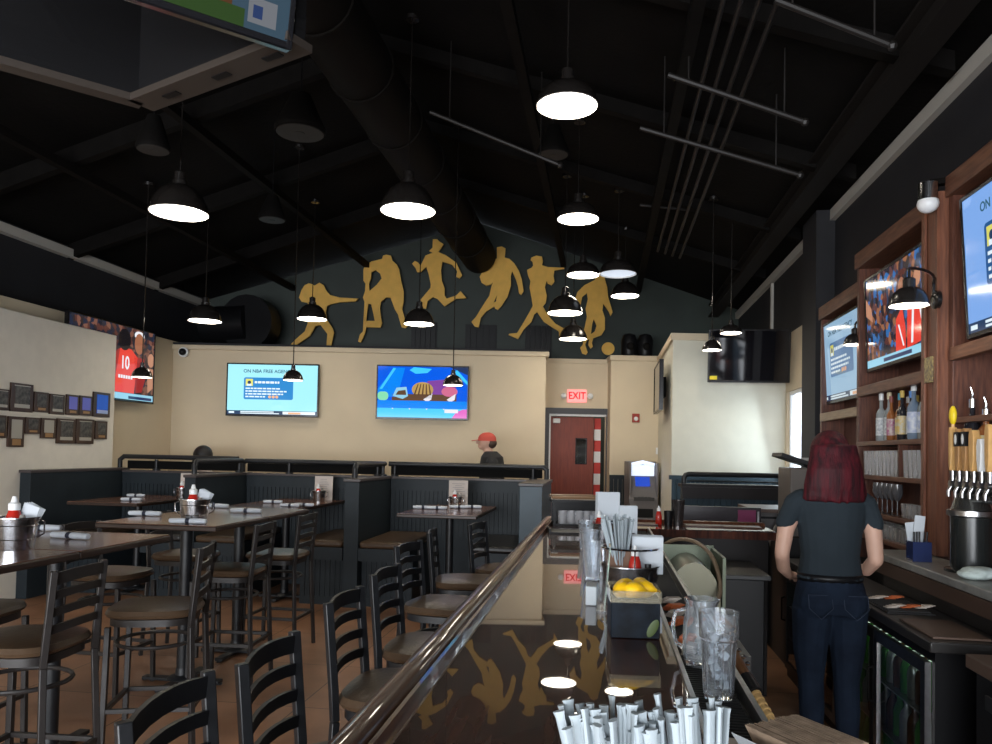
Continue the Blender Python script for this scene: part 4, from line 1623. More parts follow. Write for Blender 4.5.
def ketchup(label, loc, s=1.0, grp=None):
    t_ = thing('ketchup_bottle', label, 'bottle', loc, 0, grp)
    b = MB()
    b.lathe([(0.026 * s, 0), (0.03 * s, 0.01), (0.03 * s, 0.075 * s), (0.027 * s, 0.10 * s), (0.018 * s, 0.125 * s), (0.016 * s, 0.13 * s)], seg=16)
    b.build('bottle_body', red_m, t_)
    b = MB()
    b.lathe([(0.019 * s, 0.128 * s), (0.019 * s, 0.15 * s), (0.012 * s, 0.155 * s), (0.007 * s, 0.175 * s)], seg=14)
    b.build('cap', white_pl, t_)
    return t_


def napkin_stack(label, loc, rz, w_, d_, h_, n=14):
    b = MB()
    for i in range(n):
        b.box((0, -d_ / 2 + d_ * (i + 0.5) / n, h_ / 2 + 0.002 * math.sin(i * 2.1)), (w_, d_ / n * 0.8, h_), Matrix.Rotation(0.02 * math.sin(i * 3.7), 3, 'X'))
    o = b.build('napkin_stack', paper, loc=loc, rotz=rz)
    return tag(o, label, 'napkins')


# near caddy, px ~ (635, 570)
P = UZ(0.100, 2.92, BT_ + .001)
caddy('round steel caddy on the bar behind the lemon container, holding straws', P, 0, 0)
b = MB()
for a in (-1, 1):
    b.b2(a * 0.045 - 0.002, -0.03, 0, a * 0.045 + 0.002, 0.03, 0.115)
b.b2(-0.047, -0.032, 0, 0.047, -0.028, 0.115)
b.b2(-0.047, 0.028, 0, 0.047, 0.032, 0.115)
b.b2(-0.047, -0.032, 0, 0.047, 0.032, 0.003)
o = b.build('straw_box', mat('dark_wood_box', (0.14, 0.07, 0.04), 0.4), loc=(P.x - 0.04, P.y + 0.0, P.z + 0.008))
tag(o, 'brown straw box inside the nearer round caddy', 'box')
place_straws((P.x - 0.04, P.y), 0, 34, 0.19, 0.30, 'paper wrapped straw in the fan standing behind the lemon container', 'straws behind the lemon container', P.z + 0.06, rad=0.028, lean=(-0.10, 0))
ketchup('red ketchup bottle with white cap in the nearer bar caddy', (P.x + 0.01, P.y - 0.055, P.z + 0.008), 0.8)
napkin_stack('thick stack of white napkins upright in the nearer bar caddy', (P.x + 0.068, P.y + 0.02, P.z + 0.040), -0.15, 0.115, 0.085, 0.135)
b = MB()
b.lathe([(0.02, 0), (0.02, 0.05), (0.012, 0.06), (0.012, 0.075)], seg=12)
tag(b.build('pepper_shaker', black_pl, loc=(P.x + 0.055, P.y - 0.07, P.z + 0.008)), 'small black capped shaker beside the ketchup in the nearer caddy', 'shaker')
# far caddy
P2 = UZ(0.06, 4.15, BT_ + .001)
caddy('round steel caddy on the bar halfway along, with menus standing in it', P2, 0, 0)
napkin_stack('white upright menus and napkins in the far bar caddy, left', (P2.x - 0.04, P2.y, P2.z + 0.01), 0.1, 0.12, 0.05, 0.27, 7)
napkin_stack('white block of napkins in the far bar caddy, right', (P2.x + 0.065, P2.y - 0.02, P2.z + 0.05), 0.0, 0.095, 0.05, 0.16, 8)
ketchup('red ketchup bottle with white cap in the far bar caddy', (P2.x - 0.09, P2.y - 0.05, P2.z + 0.06), 0.7)
# steel shaker cups and glasses left of the straws
gg = None
for i, (px_, py_, y) in enumerate([(592, 568, 3.0), (590, 552, 3.45), (586, 540, 3.95), (596, 532, 4.3)]):
    P3 = ray(px_, py_, y)
    lab_ = ['nearest', 'second nearest', 'third nearest', 'farthest'][i] + ' of the clear glasses standing in line left of the straw caddies'
    loc = (P3.x, P3.y, BT_ + 0.001)
    if gg is None:
        b = MB()
        b.open_lathe([(0.0001, 0.006), (0.028, 0.006), (0.030, 0), (0.042, 0.145), (0.039, 0.145), (0.027, 0.012), (0.0001, 0.012)], seg=22)
        gg = b.build('pint_glass', plast, loc=loc)
        tag(gg, lab_, 'glass', 'glasses in line on the bar')
    else:
        dup(gg, loc, 0, lab_)
P = UZ(-0.0, 3.95, BT_ + 0.001)
b = MB()
b.open_lathe([(0.0001, 0.003), (0.045, 0.003), (0.048, 0), (0.06, 0.12), (0.062, 0.122), (0.056, 0.118), (0.045, 0.006), (0.0001, 0.006)], seg=24)
tag(b.build('steel_bucket', bucket_m, loc=(P.x + 0.02, P.y + 0.12, P.z)), 'small steel bucket on the bar beside the line of clear glasses', 'bucket')
ketchup('red ketchup bottle in the small steel bucket on the bar', (P.x + 0.02, P.y + 0.12, P.z + 0.01), 0.9)

# menu holder in clear plastic left of lemon container
P = ray(606, 608, 2.35)
b = MB()
b.box((0, 0, 0.10), (0.006, 0.10, 0.20), Matrix.Rotation(0.08, 3, 'Y'))
t_ = thing('menu_stand', 'clear plastic menu stand seen edge-on beside the lemon container', 'menu stand', (P.x + 0.012, 2.42, BT_ + 0.001), BR)
b.build('sleeve', plast, t_)
b = MB()
b.box((0.001, 0, 0.10), (0.002, 0.09, 0.18), Matrix.Rotation(0.08, 3, 'Y'))
b.build('menu_sheet', mat('pale_green_card', (0.45, 0.6, 0.42), 0.5), t_)
b = MB()
b.b2(-0.03, -0.05, -0.0005, 0.03, 0.05, 0.004)
b.build('base', plast, t_)

# lemon container
P = UZ(0.083, 2.12, BT_ + 0.001)
t_ = thing('fruit_container', 'black open container holding lemons on the bar, with clear rim', 'container', P, BR + 0.06)
b = MB()
wx, wy, hh = 0.064, 0.075, 0.105
for (x0, y0, x1, y1) in ((-wx, -wy, -wx + .004, wy), (wx - .004, -wy, wx, wy), (-wx + .004, -wy, wx - .004, -wy + .004), (-wx + .004, wy - .004, wx - .004, wy)):
    b.b2(x0, y0, 0.0, x1, y1, hh)
b.b2(-wx + .004, -wy + .004, 0, wx - .004, wy - .004, 0.004)
b.build('tub', mat('navy_black_gloss', (0.006, 0.009, 0.014), 0.45, noise=0.5, nscale=25, spec=0.12), t_, bevel=0.002)
b = MB()
for (x0, y0, x1, y1) in ((-wx - .003, -wy - .003, -wx, wy + .003), (wx, -wy - .003, wx + .003, wy + .003), (-wx, -wy - .003, wx, -wy), (-wx, wy, wx, wy + .003)):
    b.b2(x0, y0, hh - 0.012, x1, y1, hh + 0.018)
b.build('clear_rim', mat('yellowed_plastic', (0.80, 0.74, 0.58), 0.1, trans=0.85, ior=1.2), t_)
b = MB()
b.sphere((0.045, -wy - 0.001, 0.028), 0.026, 14, sc=(0.45, 0.05, 1.0), rot=Matrix.Rotation(0.5, 3, 'Y'))
b.build('green_leaf_print', mat('dull_leaf', (0.07, 0.10, 0.03), 0.5), t_)
lem = None
for i, (dx, dy, rz) in enumerate([(-0.02, 0.02, 0.4), (0.028, 0.0, -0.5), (0.0, -0.035, 0.1), (-0.03, -0.03, 0.9), (0.02, 0.045, 1.2)]):
    lab_ = ['lemon at the top left of the black container', 'lemon at the top right of the black container', 'lemon at the front middle of the black container', 'lemon at the front left corner of the black container', 'lemon at the rear of the black container'][i]
    loc = Matrix.Rotation(BR, 3, 'Z') @ Vector((dx, dy, hh + 0.012)) + P
    if lem is None:
        b = MB()
        b.lathe([(0.0001, -0.037), (0.006, -0.033), (0.016, -0.024), (0.024, -0.008), (0.025, 0.006), (0.018, 0.022), (0.007, 0.032), (0.004, 0.037), (0.0001, 0.038)], seg=16, rot=Matrix.Rotation(PI / 2, 3, 'Y'))
        lem = b.build('lemon', yellow, loc=loc, rotz=rz)
        tag(lem, lab_, 'lemon', 'lemons in the black container')
    else:
        dup(lem, loc, rz, lab_)
# white straws box / napkins under the container's left side
b = MB()
b.box((0, 0, 0.03), (0.035, 0.09, 0.06))
tag(b.build('paper_block', paper, loc=UZ(-0.035, 2.52, BT_ + 0.001), rotz=BR, bevel=0.003), 'small white block of paper slips left of the lemon container', 'paper')

# tumblers on the drip mat
P = UZ(0.238, 1.60, 1.057)
b = MB()
n = 24
prof = [(0.0001, 0.004), (0.027, 0.004), (0.028, 0.0), (0.031, 0.03), (0.035, 0.12), (0.0395, 0.125), (0.0415, 0.178), (0.0385, 0.178), (0.0365, 0.128), (0.032, 0.12), (0.027, 0.012), (0.0001, 0.012)]
b.open_lathe(prof, seg=24)
for k in range(12):
    a = 2 * PI * k / 12
    b.tube([(0.0292 * math.cos(a), 0.0292 * math.sin(a), 0.01), (0.0352 * math.cos(a), 0.0352 * math.sin(a), 0.118)], 0.0018, seg=5)
o = b.build('plastic_tumbler', mat('ribbed_clear_plastic', (0.92, 0.96, 1.0), 0.05, trans=0.95, ior=1.42), loc=P)
tag(o, 'tall ribbed clear plastic tumbler with ice water on the drip mat, nearest the camera', 'tumbler')
b = MB()
rng = random.Random(2)
for k in range(9):
    a = rng.uniform(0, 2 * PI)
    rot = Matrix.Rotation(rng.uniform(0, 1.5), 3, 'X') @ Matrix.Rotation(rng.uniform(0, 1.5), 3, 'Z')
    b.box((0.012 * math.cos(a), 0.012 * math.sin(a), 0.03 + 0.011 * k), (0.016, 0.016, 0.016), rot)
tag(b.build('ice_cubes', mat('ice', (0.80, 0.88, 0.95), 0.1, trans=0.7, ior=1.2), loc=P, bevel=0.002), 'ice cubes inside the tall ribbed tumbler', 'ice')
P = UZ(0.235, 1.86, 1.057)
t_ = thing('glass_pitcher', 'small clear glass pitcher with handle behind the tall ribbed tumbler', 'pitcher', P, 0)
b = MB()
b.open_lathe([(0.0001, 0.005), (0.036, 0.005), (0.038, 0.0), (0.044, 0.03), (0.042, 0.10), (0.036, 0.14), (0.042, 0.155), (0.039, 0.156), (0.032, 0.14), (0.038, 0.10), (0.040, 0.03), (0.035, 0.012), (0.0001, 0.012)], seg=24)
b.build('jug', plast, t_)
b = MB()
b.tube([(-0.038, 0, 0.13), (-0.062, 0, 0.125), (-0.068, 0, 0.09), (-0.06, 0, 0.05), (-0.042, 0, 0.04)], 0.005, seg=8)
b.build('handle', plast, t_)
# sugar packets on the drip mat
for i, (yy, m_, lab_) in enumerate([(2.62, pk_w, 'white packets on the drip mat, nearest the round caddy'), (2.50, pk_o, 'orange packets on the drip mat beside the lemons, upper stack'), (2.40, pk_w, 'white packets on the drip mat beside the lemons'), (2.28, pk_o, 'orange packets on the drip mat beside the lemon container, lower stack'),
                              (2.05, pk_o, 'orange and red packets on the drip mat left of the pitcher'), (1.95, pk_w, 'white packets on the drip mat left of the tall tumbler'), (1.28, pk_w, 'white packets on the drip mat nearest the camera')]):
    P = UZ(0.215, yy, 1.0565)
    packets(lab_, P, 5, m_, BR + 0.3 + 0.2 * i, 0.006, (0.045, 0.03))

# near straw holder at the bottom of the photo
P = UZ(0.060, 0.80, BT_ + 0.001)
t_ = thing('straw_holder', 'black three section holder full of white straws at the bottom of the photo', 'holder', (P.x, P.y, P.z), BR + 0.1)
b = MB()
for k in range(4):
    x = -0.075 + 0.05 * k
    b.b2(x - 0.0015, -0.04, 0.0, x + 0.0015, 0.04, 0.10)
b.b2(-0.0765, -0.043, 0, 0.0765, -0.04, 0.10)
b.b2(-0.0765, 0.04, 0, 0.0765, 0.043, 0.10)
b.b2(-0.0765, -0.04, 0, 0.0765, 0.04, 0.003)
b.build('holder_body', black_pl, t_)
RM = Matrix.Rotation(BR + 0.1, 3, 'Z')
for k, (nn, lab_, lean) in enumerate([(26, 'white wrapped straw in the left cluster at the bottom of the photo', (-0.14, 0.05)), (24, 'white wrapped straw in the middle cluster at the bottom of the photo', (-0.10, 0.04)), (32, 'white wrapped straw in the right, tallest cluster at the bottom of the photo', (-0.09, 0.08))]):
    c_ = RM @ Vector((-0.045 + 0.043 * k + 0.002, 0, 0)) + P
    place_straws((c_.x, c_.y), 0, nn, 0.205 if k < 2 else 0.215, 0.10, lab_, 'near straws ' + ['left', 'middle', 'right'][k] + ' cluster', P.z + 0.006, rad=0.018, lean=lean, jit=0.10)
# paper sheaf bottom right
P = UZ(0.305, 1.13, 0)
t_ = tag(thing('menu_sheaf', '', 'menus', (P.x, P.y, 1.088), 0.45), 'thick sheaf of brown and white paper menus at the bottom, right of the drip mat', 'menus')
b = MB()
rng = random.Random(5)
for i in range(26):
    b.box((rng.uniform(-.002, .002) + 0.0045 * (i - 13), rng.uniform(-.004, .004), 0.045), (0.0018, 0.16, 0.11), Matrix.Rotation(-0.5 + 0.01 * i, 3, 'Y'))
b.build('menu_sheets', mat('kraft_paper', (0.33, 0.24, 0.17), 0.8, noise=0.2, nscale=40), t_)
b = MB()
b.box((-0.085, 0, 0.04), (0.0018, 0.17, 0.10), Matrix.Rotation(-0.62, 3, 'Y'))
b.box((0.0, 0, -0.004), (0.16, 0.16, 0.008))
b.build('cover_sheet', paper, t_)

# glass rack at the far end of the bar
P = UZ(-0.17, 5.30, BT_ + 0.001)
t_ = thing('glass_rack', 'black rack with steel top rail and glasses at the far end of the bar', 'rack', P, 0)
b = MB()
for x in (-0.17, 0.17):
    for y in (-0.10, 0.10):
        b.b2(x - 0.008, y - 0.008, 0, x + 0.008, y + 0.008, 0.17)
b.b2(-0.18, -0.11, 0.0, 0.18, 0.11, 0.012)
b.b2(-0.19, -0.12, 0.155, 0.19, 0.12, 0.175)
b.b2(-0.18, 0.09, 0.01, 0.18, 0.10, 0.155)
b.build('frame', black_pl, t_)
b = MB()
b.tube([(-0.19, -0.12, 0.19), (0.19, -0.12, 0.19), (0.19, 0.12, 0.19), (-0.19, 0.12, 0.19)], 0.010, seg=8, closed=True)
b.build('top_rail', mat('brass_wood', (0.22, 0.13, 0.07), 0.3), t_)
for i in range(5):
    dup(k0, (P.x - 0.11 + 0.055 * i, P.y - 0.05, P.z + 0.0125), 0, 'short tumbler inside the black rack at the far end of the bar', 'tumblers in the black rack')
b = MB()
b.b2(-0.20, -0.12, 0, 0.20, 0.12, 0.01)
b.b2(-0.20, -0.12, 0.01, -0.19, 0.12, 0.03)
b.b2(0.19, -0.12, 0.01, 0.20, 0.12, 0.03)
tag(b.build('black_tray', black_pl, loc=UZ(-0.14, 4.78, BT_ + 0.001), rotz=0.0), 'low black tray with upturned ends on the bar in front of the rack', 'tray')
# on the return: ketchup, cups
yR = 5.42
for (px_, nm) in ((660, 'k'), (669, 's'), (677, 'c')):
    X = px(px_, yR)
    if nm == 'k':
        ketchup('red ketchup bottle on the far return of the bar beside the black cups', (X, yR, BT_ + 0.001), 0.75)
    elif nm == 's':
        b = MB()
        b.open_lathe([(0.0001, 0.003), (0.024, 0.003), (0.026, 0), (0.032, 0.10), (0.030, 0.10), (0.024, 0.006), (0.0001, 0.006)], seg=20)
        tag(b.build('black_cup', black_pl, loc=(X, yR - 0.02, BT_ + 0.001)), 'short black cup beside the ketchup on the far return of the bar', 'cup')
    else:
        b = MB()
        b.open_lathe([(0.0001, 0.003), (0.033, 0.003), (0.035, 0), (0.046, 0.17), (0.048, 0.176), (0.044, 0.172), (0.033, 0.006), (0.0001, 0.006)], seg=24)
        tag(b.build('shaker_cup', mat('dark_steel', (0.12, 0.11, 0.11), 0.2, metal=0.8), loc=(X + 0.015, yR, BT_ + 0.001)), 'tall dark steel shaker cup on the far return of the bar', 'cup')
for i, (px_, yy) in enumerate([(640, 5.45), (705, 5.40), (742, 5.35)]):
    b = MB()
    b.b2(-0.13, -0.07, 0, 0.13, 0.07, 0.008)
    tag(b.build('bar_mat', mat('brown_mat', (0.10, 0.05, 0.035), 0.35), loc=(px(px_, yy), yy, BT_ + 0.001), rotz=BR, bevel=0.002), ['flat brown mat left of the ketchup on the bar return', 'flat brown mat right of the tall shaker cup on the bar return', 'flat brown mat at the right end of the bar return'][i], 'mat')

for o_ in bpy.data.objects:
    if o_.name.startswith('menu_sheaf'):
        o_.scale = (0.80, 0.80, 0.72)

# ---- behind the bar: ice bin with olive lid, soda gun and hose
t_ = rootbar('ice_bin', 'olive steel ice bin with curved lid behind the drip rail', 'ice bin', 0.455, 4.10)
b = MB()
b.b2(-0.14, -0.9, 0.0, 0.15, 0.38, 0.74)
b.build('bin_body', mat('dark_steel_panel', (0.03, 0.028, 0.026), 0.4, metal=0.5), t_)
b = MB()
P_ = [(-0.13, 0.74)]
for k in range(11):
    a = R(180 - k * 18)
    P_.append((0.0 + 0.13 * math.cos(a), 0.82 + 0.20 * math.sin(a)))
P_.append((0.13, 0.74))
b.prism(P_, 'y', -0.20, 0.22)
b.build('curved_lid', olive, t_)
b = MB()
b.b2(-0.145, 0.221, 0.74, 0.15, 0.24, 1.06)
b.b2(0.135, -0.22, 0.74, 0.15, 0.221, 1.05)
b.build('splash_panel', mat('green_steel', (0.11, 0.13, 0.09), 0.4, metal=0.4), t_)
b = MB()
ctl = [(-0.16, 0.36, 1.00), (-0.06, 0.27, 1.08), (0.04, 0.10, 1.09), (0.105, -0.08, 1.03), (0.12, -0.25, 0.90), (0.06, -0.36, 0.82), (-0.04, -0.38, 0.80)]
pts = []
for i in range(len(ctl) - 1):
    p0, p1, p2, p3 = [Vector(ctl[max(0, min(len(ctl) - 1, i + q))]) for q in (-1, 0, 1, 2)]
    for k in range(6):
        t = k / 6
        pts.append(0.5 * ((2 * p1) + (p2 - p0) * t + (2 * p0 - 5 * p1 + 4 * p2 - p3) * t * t + (3 * p1 - p0 - 3 * p2 + p3) * t ** 3))
b.tube(pts, 0.011, seg=10)
o = b.build('hose', mat('brown_hose', (0.20, 0.14, 0.09), 0.4), loc=UZ(0.455, 4.10, 0.0), rotz=BR)
tag(o, 'brown drinks hose arching over the olive ice bin lid', 'hose')
t_ = rootbar('soda_gun', 'soda gun with chrome buttons and black collar hanging on a tan ribbed hose', 'soda gun', 0.365, 2.25, 0.0)
b = MB()
b.tube([(0.0, 0.16, 1.00), (0.02, 0.06, 0.965), (0.04, -0.04, 0.93)], [0.02, 0.02, 0.017], seg=14)
b.build('gun_body', mat('copper_brown', (0.22, 0.10, 0.04), 0.3, metal=0.6), t_)
b = MB()
for k in range(6):
    b.sphere((0.02 + 0.007 * k - 0.005, 0.14 - 0.03 * k, 1.018 - 0.011 * k), 0.007, 8)
b.build('buttons', chrome, t_)
b = MB()
b.tube([(0.04, -0.04, 0.93), (0.055, -0.10, 0.905)], 0.021, seg=14)
b.build('collar', black_pl, t_)
b = MB()
pts = [(0.055, -0.10, 0.905), (0.08, -0.18, 0.86), (0.095, -0.28, 0.78), (0.09, -0.38, 0.68), (0.06, -0.46, 0.58), (0.02, -0.5, 0.45)]
b.tube(pts, 0.012, seg=12)
# ribs
for i in range(len(pts) - 1):
    for k in range(5):
        p = Vector(pts[i]).lerp(Vector(pts[i + 1]), k / 5)
        d_ = (Vector(pts[i + 1]) - Vector(pts[i])).normalized()
        b.tube([p, p + d_ * 0.008], 0.0145, seg=12)
b.build('ribbed_hose', hose_m, t_)
b = MB()
b.b2(-0.04, -0.10, 0.86, -0.02, 0.16, 0.96)
b.build('wall_holder', black_pl, t_)

# speed rail / dark equipment on the bartender side of the bar
t_ = rootbar('speed_rail_station', 'dark steel bartender station below the drip rail with bottle rail', 'bar station', 0.40, 1.9, 0)
b = MB()
b.b2(-0.09, -0.9, 0.0, 0.06, 0.9, 0.60)
b.b2(0.045, -0.9, 0.60, 0.06, 0.9, 0.66)
b.build('station_body', mat('station_brown', (0.045, 0.026, 0.02), 0.4), t_)

# black cabinet and drinks machine at the far side of the aisle
t_ = rootbar('under_bar_cabinet', 'tall black cabinet with a grey edged top inside the bar return', 'cabinet', 0.78, 4.72, 0)
b = MB()
b.b2(-0.13, -0.30, 0.0, 0.13, 0.30, 0.86)
b.build('cabinet_body', black_pl, t_, bevel=0.006)
b = MB()
b.b2(-0.14, -0.32, 0.86, 0.16, 0.30, 0.885)
b.build('cabinet_top', mat('dark_grey_top', (0.02, 0.02, 0.02), 0.4), t_, bevel=0.003)
t_ = rootbar('menu_display', 'narrow dark panel with pink patch standing behind the bar return', 'display panel', 0.95, 6.3, 0)
b = MB()
b.b2(-0.36, -0.03, 0.0, 0.30, 0.03, 1.15)
b.build('panel', mat('dark_plum', (0.02, 0.014, 0.02), 0.3), t_)
b = MB()
b.b2(0.12, -0.034, 0.92, 0.26, -0.031, 1.13)
b.build('pink_patch', mat('plum_pink', (0.20, 0.02, 0.09), 0.4), t_)
b = MB()
b.b2(0.272, -0.036, 0.25, 0.285, -0.031, 1.12)
b.build('steel_strip', brushed, t_)
t_ = rootbar('drinks_machine', 'black drinks machine with curved hoses left of the bartender', 'drinks machine', 1.43, 6.78, 0)
b = MB()
b.b2(-0.16, -0.25, 0.0, 0.20, 0.25, 1.10)
b.build('cabinet', black_pl, t_, bevel=0.006)
b = MB()
b.b2(-0.12, -0.256, 0.85, 0.16, -0.25, 1.04)
b.b2(-0.13, -0.262, 1.06, 0.04, -0.25, 1.09)
b.build('label_plate', mat('grey_plate', (0.12, 0.11, 0.11), 0.4), t_)
b = MB()
b.tube([(0.16, -0.27, 1.12), (0.08, -0.32, 1.08), (-0.02, -0.35, 0.98), (-0.06, -0.36, 0.86), (-0.02, -0.35, 0.74), (0.08, -0.33, 0.68), (0.17, -0.29, 0.70)], 0.014, seg=10)
b.build('hose', mat('grey_hose', (0.30, 0.27, 0.24), 0.35), t_)
b = MB()
b.b2(-0.22, -0.38, 1.10, 0.24, 0.27, 1.13)
b.build('machine_top', mat('brown_top2', (0.10, 0.06, 0.045), 0.4), t_)
b = MB()
b.b2(-0.15, -0.272, 0.04, 0.18, -0.251, 0.62)
dr_ = b.build('door', black_pl, t_)
b = MB()
pts = [(0.035 + 0.055 * math.cos(a), -0.275, 0.36 + 0.075 * math.sin(a)) for a in [R(60 + 12 * k) for k in range(21)]]
b.tube(pts, 0.013, seg=6)
b.box((0.055, -0.275, 0.39), (0.03, 0.006, 0.09), Matrix.Rotation(0.4, 3, 'Y'))
b.build('logo', white_pl, dr_)
b = MB()
b.b2(-0.15, -0.276, 0.10, -0.135, -0.2725, 0.55)
b.build('handle', brushed, dr_)

# ---------------------------------------------------------------- booths
def beadboard(mb, x0, x1, y, z0, z1, axis='x', pitch=0.05, th=0.012, gap=0.005):
    n = max(1, int(round((x1 - x0) / pitch)))
    for i in range(n):
        a = x0 + (x1 - x0) * i / n + gap / 2
        c_ = x0 + (x1 - x0) * (i + 1) / n - gap / 2
        if axis == 'x':
            mb.b2(a, y - th, z0, c_, y, z1)
        else:
            mb.b2(y - th, a, z0, y, c_, z1)


BH = 1.235
BYB = 8.9
uL0, uL1, uA, uE = -5.78, -4.17, -2.46, -0.80
YF = 7.75
VBk = VU(-3.2, BYB)
VF = VBk - 1.15


def backpanel(label, u0, u1):
    t_ = thing('beadboard_partition', label, 'booth panel', W(0, 0, 0), BR, 'beadboard booth backs')
    b = MB()
    b.b2(u0, VBk, 0.0, u1, VBk + 0.10, BH)
    b.build('panel_core', booth_m, t_)
    b = MB()
    beadboard(b, u0 + 0.002, u1 - 0.002, VBk - 0.001, 0.6, BH - 0.13)
    b.b2(u0 + 0.002, VBk - 0.02, BH - 0.13, u1 - 0.002, VBk - 0.001, BH - 0.001)
    b.build('beadboard', booth_m, t_)
    b = MB()
    b.b2(u0, VBk - 0.035, BH, u1, VBk + 0.12, BH + 0.025)
    b.build('ledge', mat('booth_ledge', (0.055, 0.045, 0.045), 0.4), t_, bevel=0.004)
    return t_


backpanel('beadboard back of the left corner booth', uL0 + 0.11, uL1 - 0.062)
backpanel('beadboard back of the middle booth behind the long table', uL1 + 0.062, uA - 0.077)
backpanel('beadboard back of the right booth behind the square table', uA + 0.077, uE - 0.002)


def divider(label, u, h=BH, wid=0.12, v0=None, col=None):
    v0 = v0 if v0 is not None else VF
    t_ = thing('booth_divider', label, 'booth divider', W(0, 0, 0), BR)
    b = MB()
    b.b2(u - wid / 2 + 0.001, v0, 0, u + wid / 2 - 0.001, VBk - 0.037, h)
    b.b2(u - wid / 2 + 0.001, VBk - 0.037, 0, u + wid / 2 - 0.001, VBk + 0.10, h)
    b.build('panel', col or booth_m, t_, bevel=0.004)
    b = MB()
    b.b2(u - wid / 2 - 0.012, v0 - 0.012, h, u + wid / 2 + 0.012, VBk + 0.12, h + 0.03)
    b.build('cap', mat('booth_ledge', (0.055, 0.045, 0.045), 0.4), t_, bevel=0.005)
    return t_


divider('dark slate side panel of the left corner booth below the plaques', uL0 + 0.045, h=BH + 0.02, v0=VF - 0.35)
divider('dark slate divider between the left corner booth and the middle booth', uL1)
divider('slate blue divider with broad front edge between the middle and right booths', uA, wid=0.15)
divider('end panel of the right booth beside the bar, blue light in its colour', uE + 0.11, wid=0.22, col=booth_lit)


def bench(label, u0, u1, cush=vinyl_tan, back=None):
    t_ = thing('booth_bench', label, 'booth bench', W(0, 0, 0), BR)
    b = MB()
    b.b2(u0 + 0.001, VF + 0.12, 0.0, u1 - 0.001, VBk - 0.04, 0.48)
    b.b2(u0 + 0.001, VF - 0.01, 0.46, u1 - 0.001, VBk - 0.04, 0.585)
    b.build('bench_base', booth_m, t_)
    b = MB()
    beadboard(b, u0 + 0.005, u1 - 0.005, VF + 0.12, 0.08, 0.46)
    b.b2(u0 + 0.005, VF + 0.10, 0, u1 - 0.005, VF + 0.118, 0.08)
    b.build('beadboard', booth_m, t_)
    b = MB()
    b.b2(u0 + 0.012, VF - 0.02, 0.586, u1 - 0.004, VBk - 0.06, 0.655)
    b.build('cushion', cush, t_, bevel=0.025, segs=3)
    return t_


bench('brown cushioned bench on the left side of the left corner booth', uL0 + 0.11, uL0 + 0.54)
bench('dark bench on the right side of the left corner booth', uL1 - 0.52, uL1 - 0.07, vinyl_blk)
bench('bench on the left side of the middle booth behind the high tables', uL1 + 0.07, uL1 + 0.52)
bench('tan lit bench on the right side of the middle booth', uA - 0.56, uA - 0.08)
bench('tan cushioned bench on the left side of the right booth', uA + 0.08, uA + 0.60)
bench('black cushioned bench on the right side of the right booth beside the end panel', uE - 0.48, uE - 0.006, vinyl_blk)

# pipe rails
def rail(label, pts, posts, grp='black pipe rails on the booths', zb=BH + 0.026, extra=None, board=None):
    t_ = thing('pipe_rail', label, 'railing', W(0, 0, 0), BR, grp)
    b = MB()
    P_ = []
    b.tube(pts, 0.028, seg=12)
    if extra:
        b.tube(extra, 0.012, seg=8)
    b.build('pipe', metal_blk, t_)
    if board:
        b = MB()
        b.b2(board[0], vb + 0.012, 1.275, board[1], vb + 0.03, 1.372)
        b.build('dark_board', black_matte, t_)
    for (u, v) in posts:
        b = MB()
        b.tube([(u, v, zb), (u, v, 1.39)], 0.020, seg=10)
        b.lathe([(0.045, zb), (0.045, zb + 0.012), (0.025, zb + 0.02)], c=(u, v, 0), seg=14)
        b.build('post', metal_blk, t_)
    return t_


vb = VBk + 0.05
rail('long black pipe rail on the back of the middle booth', [(uL1 - 0.02, vb, 1.27), (uL1 - 0.02, vb, 1.37), (uL1 + 0.02, vb, 1.40), (uA - 0.05, vb, 1.40)], [(uL1 + 0.55, vb), (uA - 0.10, vb)], board=(uL1 + 0.03, uA - 0.05))
rail('long black pipe rail on the back of the right booth', [(uA + 0.03, vb, 1.40), (uE + 0.13, vb, 1.40), (uE + 0.17, vb, 1.37), (uE + 0.17, vb, 1.27)], [(uA + 0.10, vb), (uE + 0.02, vb)], board=(uA + 0.05, uE + 0.12))
rail('black pipe rail on the back of the left corner booth', [(uL0 + 0.03, vb, 1.28), (uL0 + 0.03, vb, 1.38), (uL0 + 0.08, vb, 1.42), (uL1 - 0.08, vb, 1.42)], [(uL0 + 0.5, vb)], board=(uL0 + 0.12, uL1 - 0.1))
rail('short black pipe rail along the divider between middle and right booth', [(uA, VF + 0.08, 1.27), (uA, VF + 0.08, 1.36), (uA, VF + 0.12, 1.40), (uA, VBk - 0.02, 1.40)], [(uA, VBk - 0.08)], zb=BH + 0.031)
rail('short black pipe rail along the divider right of the left corner booth', [(uL1, VF + 0.08, 1.27), (uL1, VF + 0.08, 1.36), (uL1, VF + 0.12, 1.40), (uL1, VBk - 0.02, 1.40)], [(uL1, VBk - 0.08)], zb=BH + 0.031)

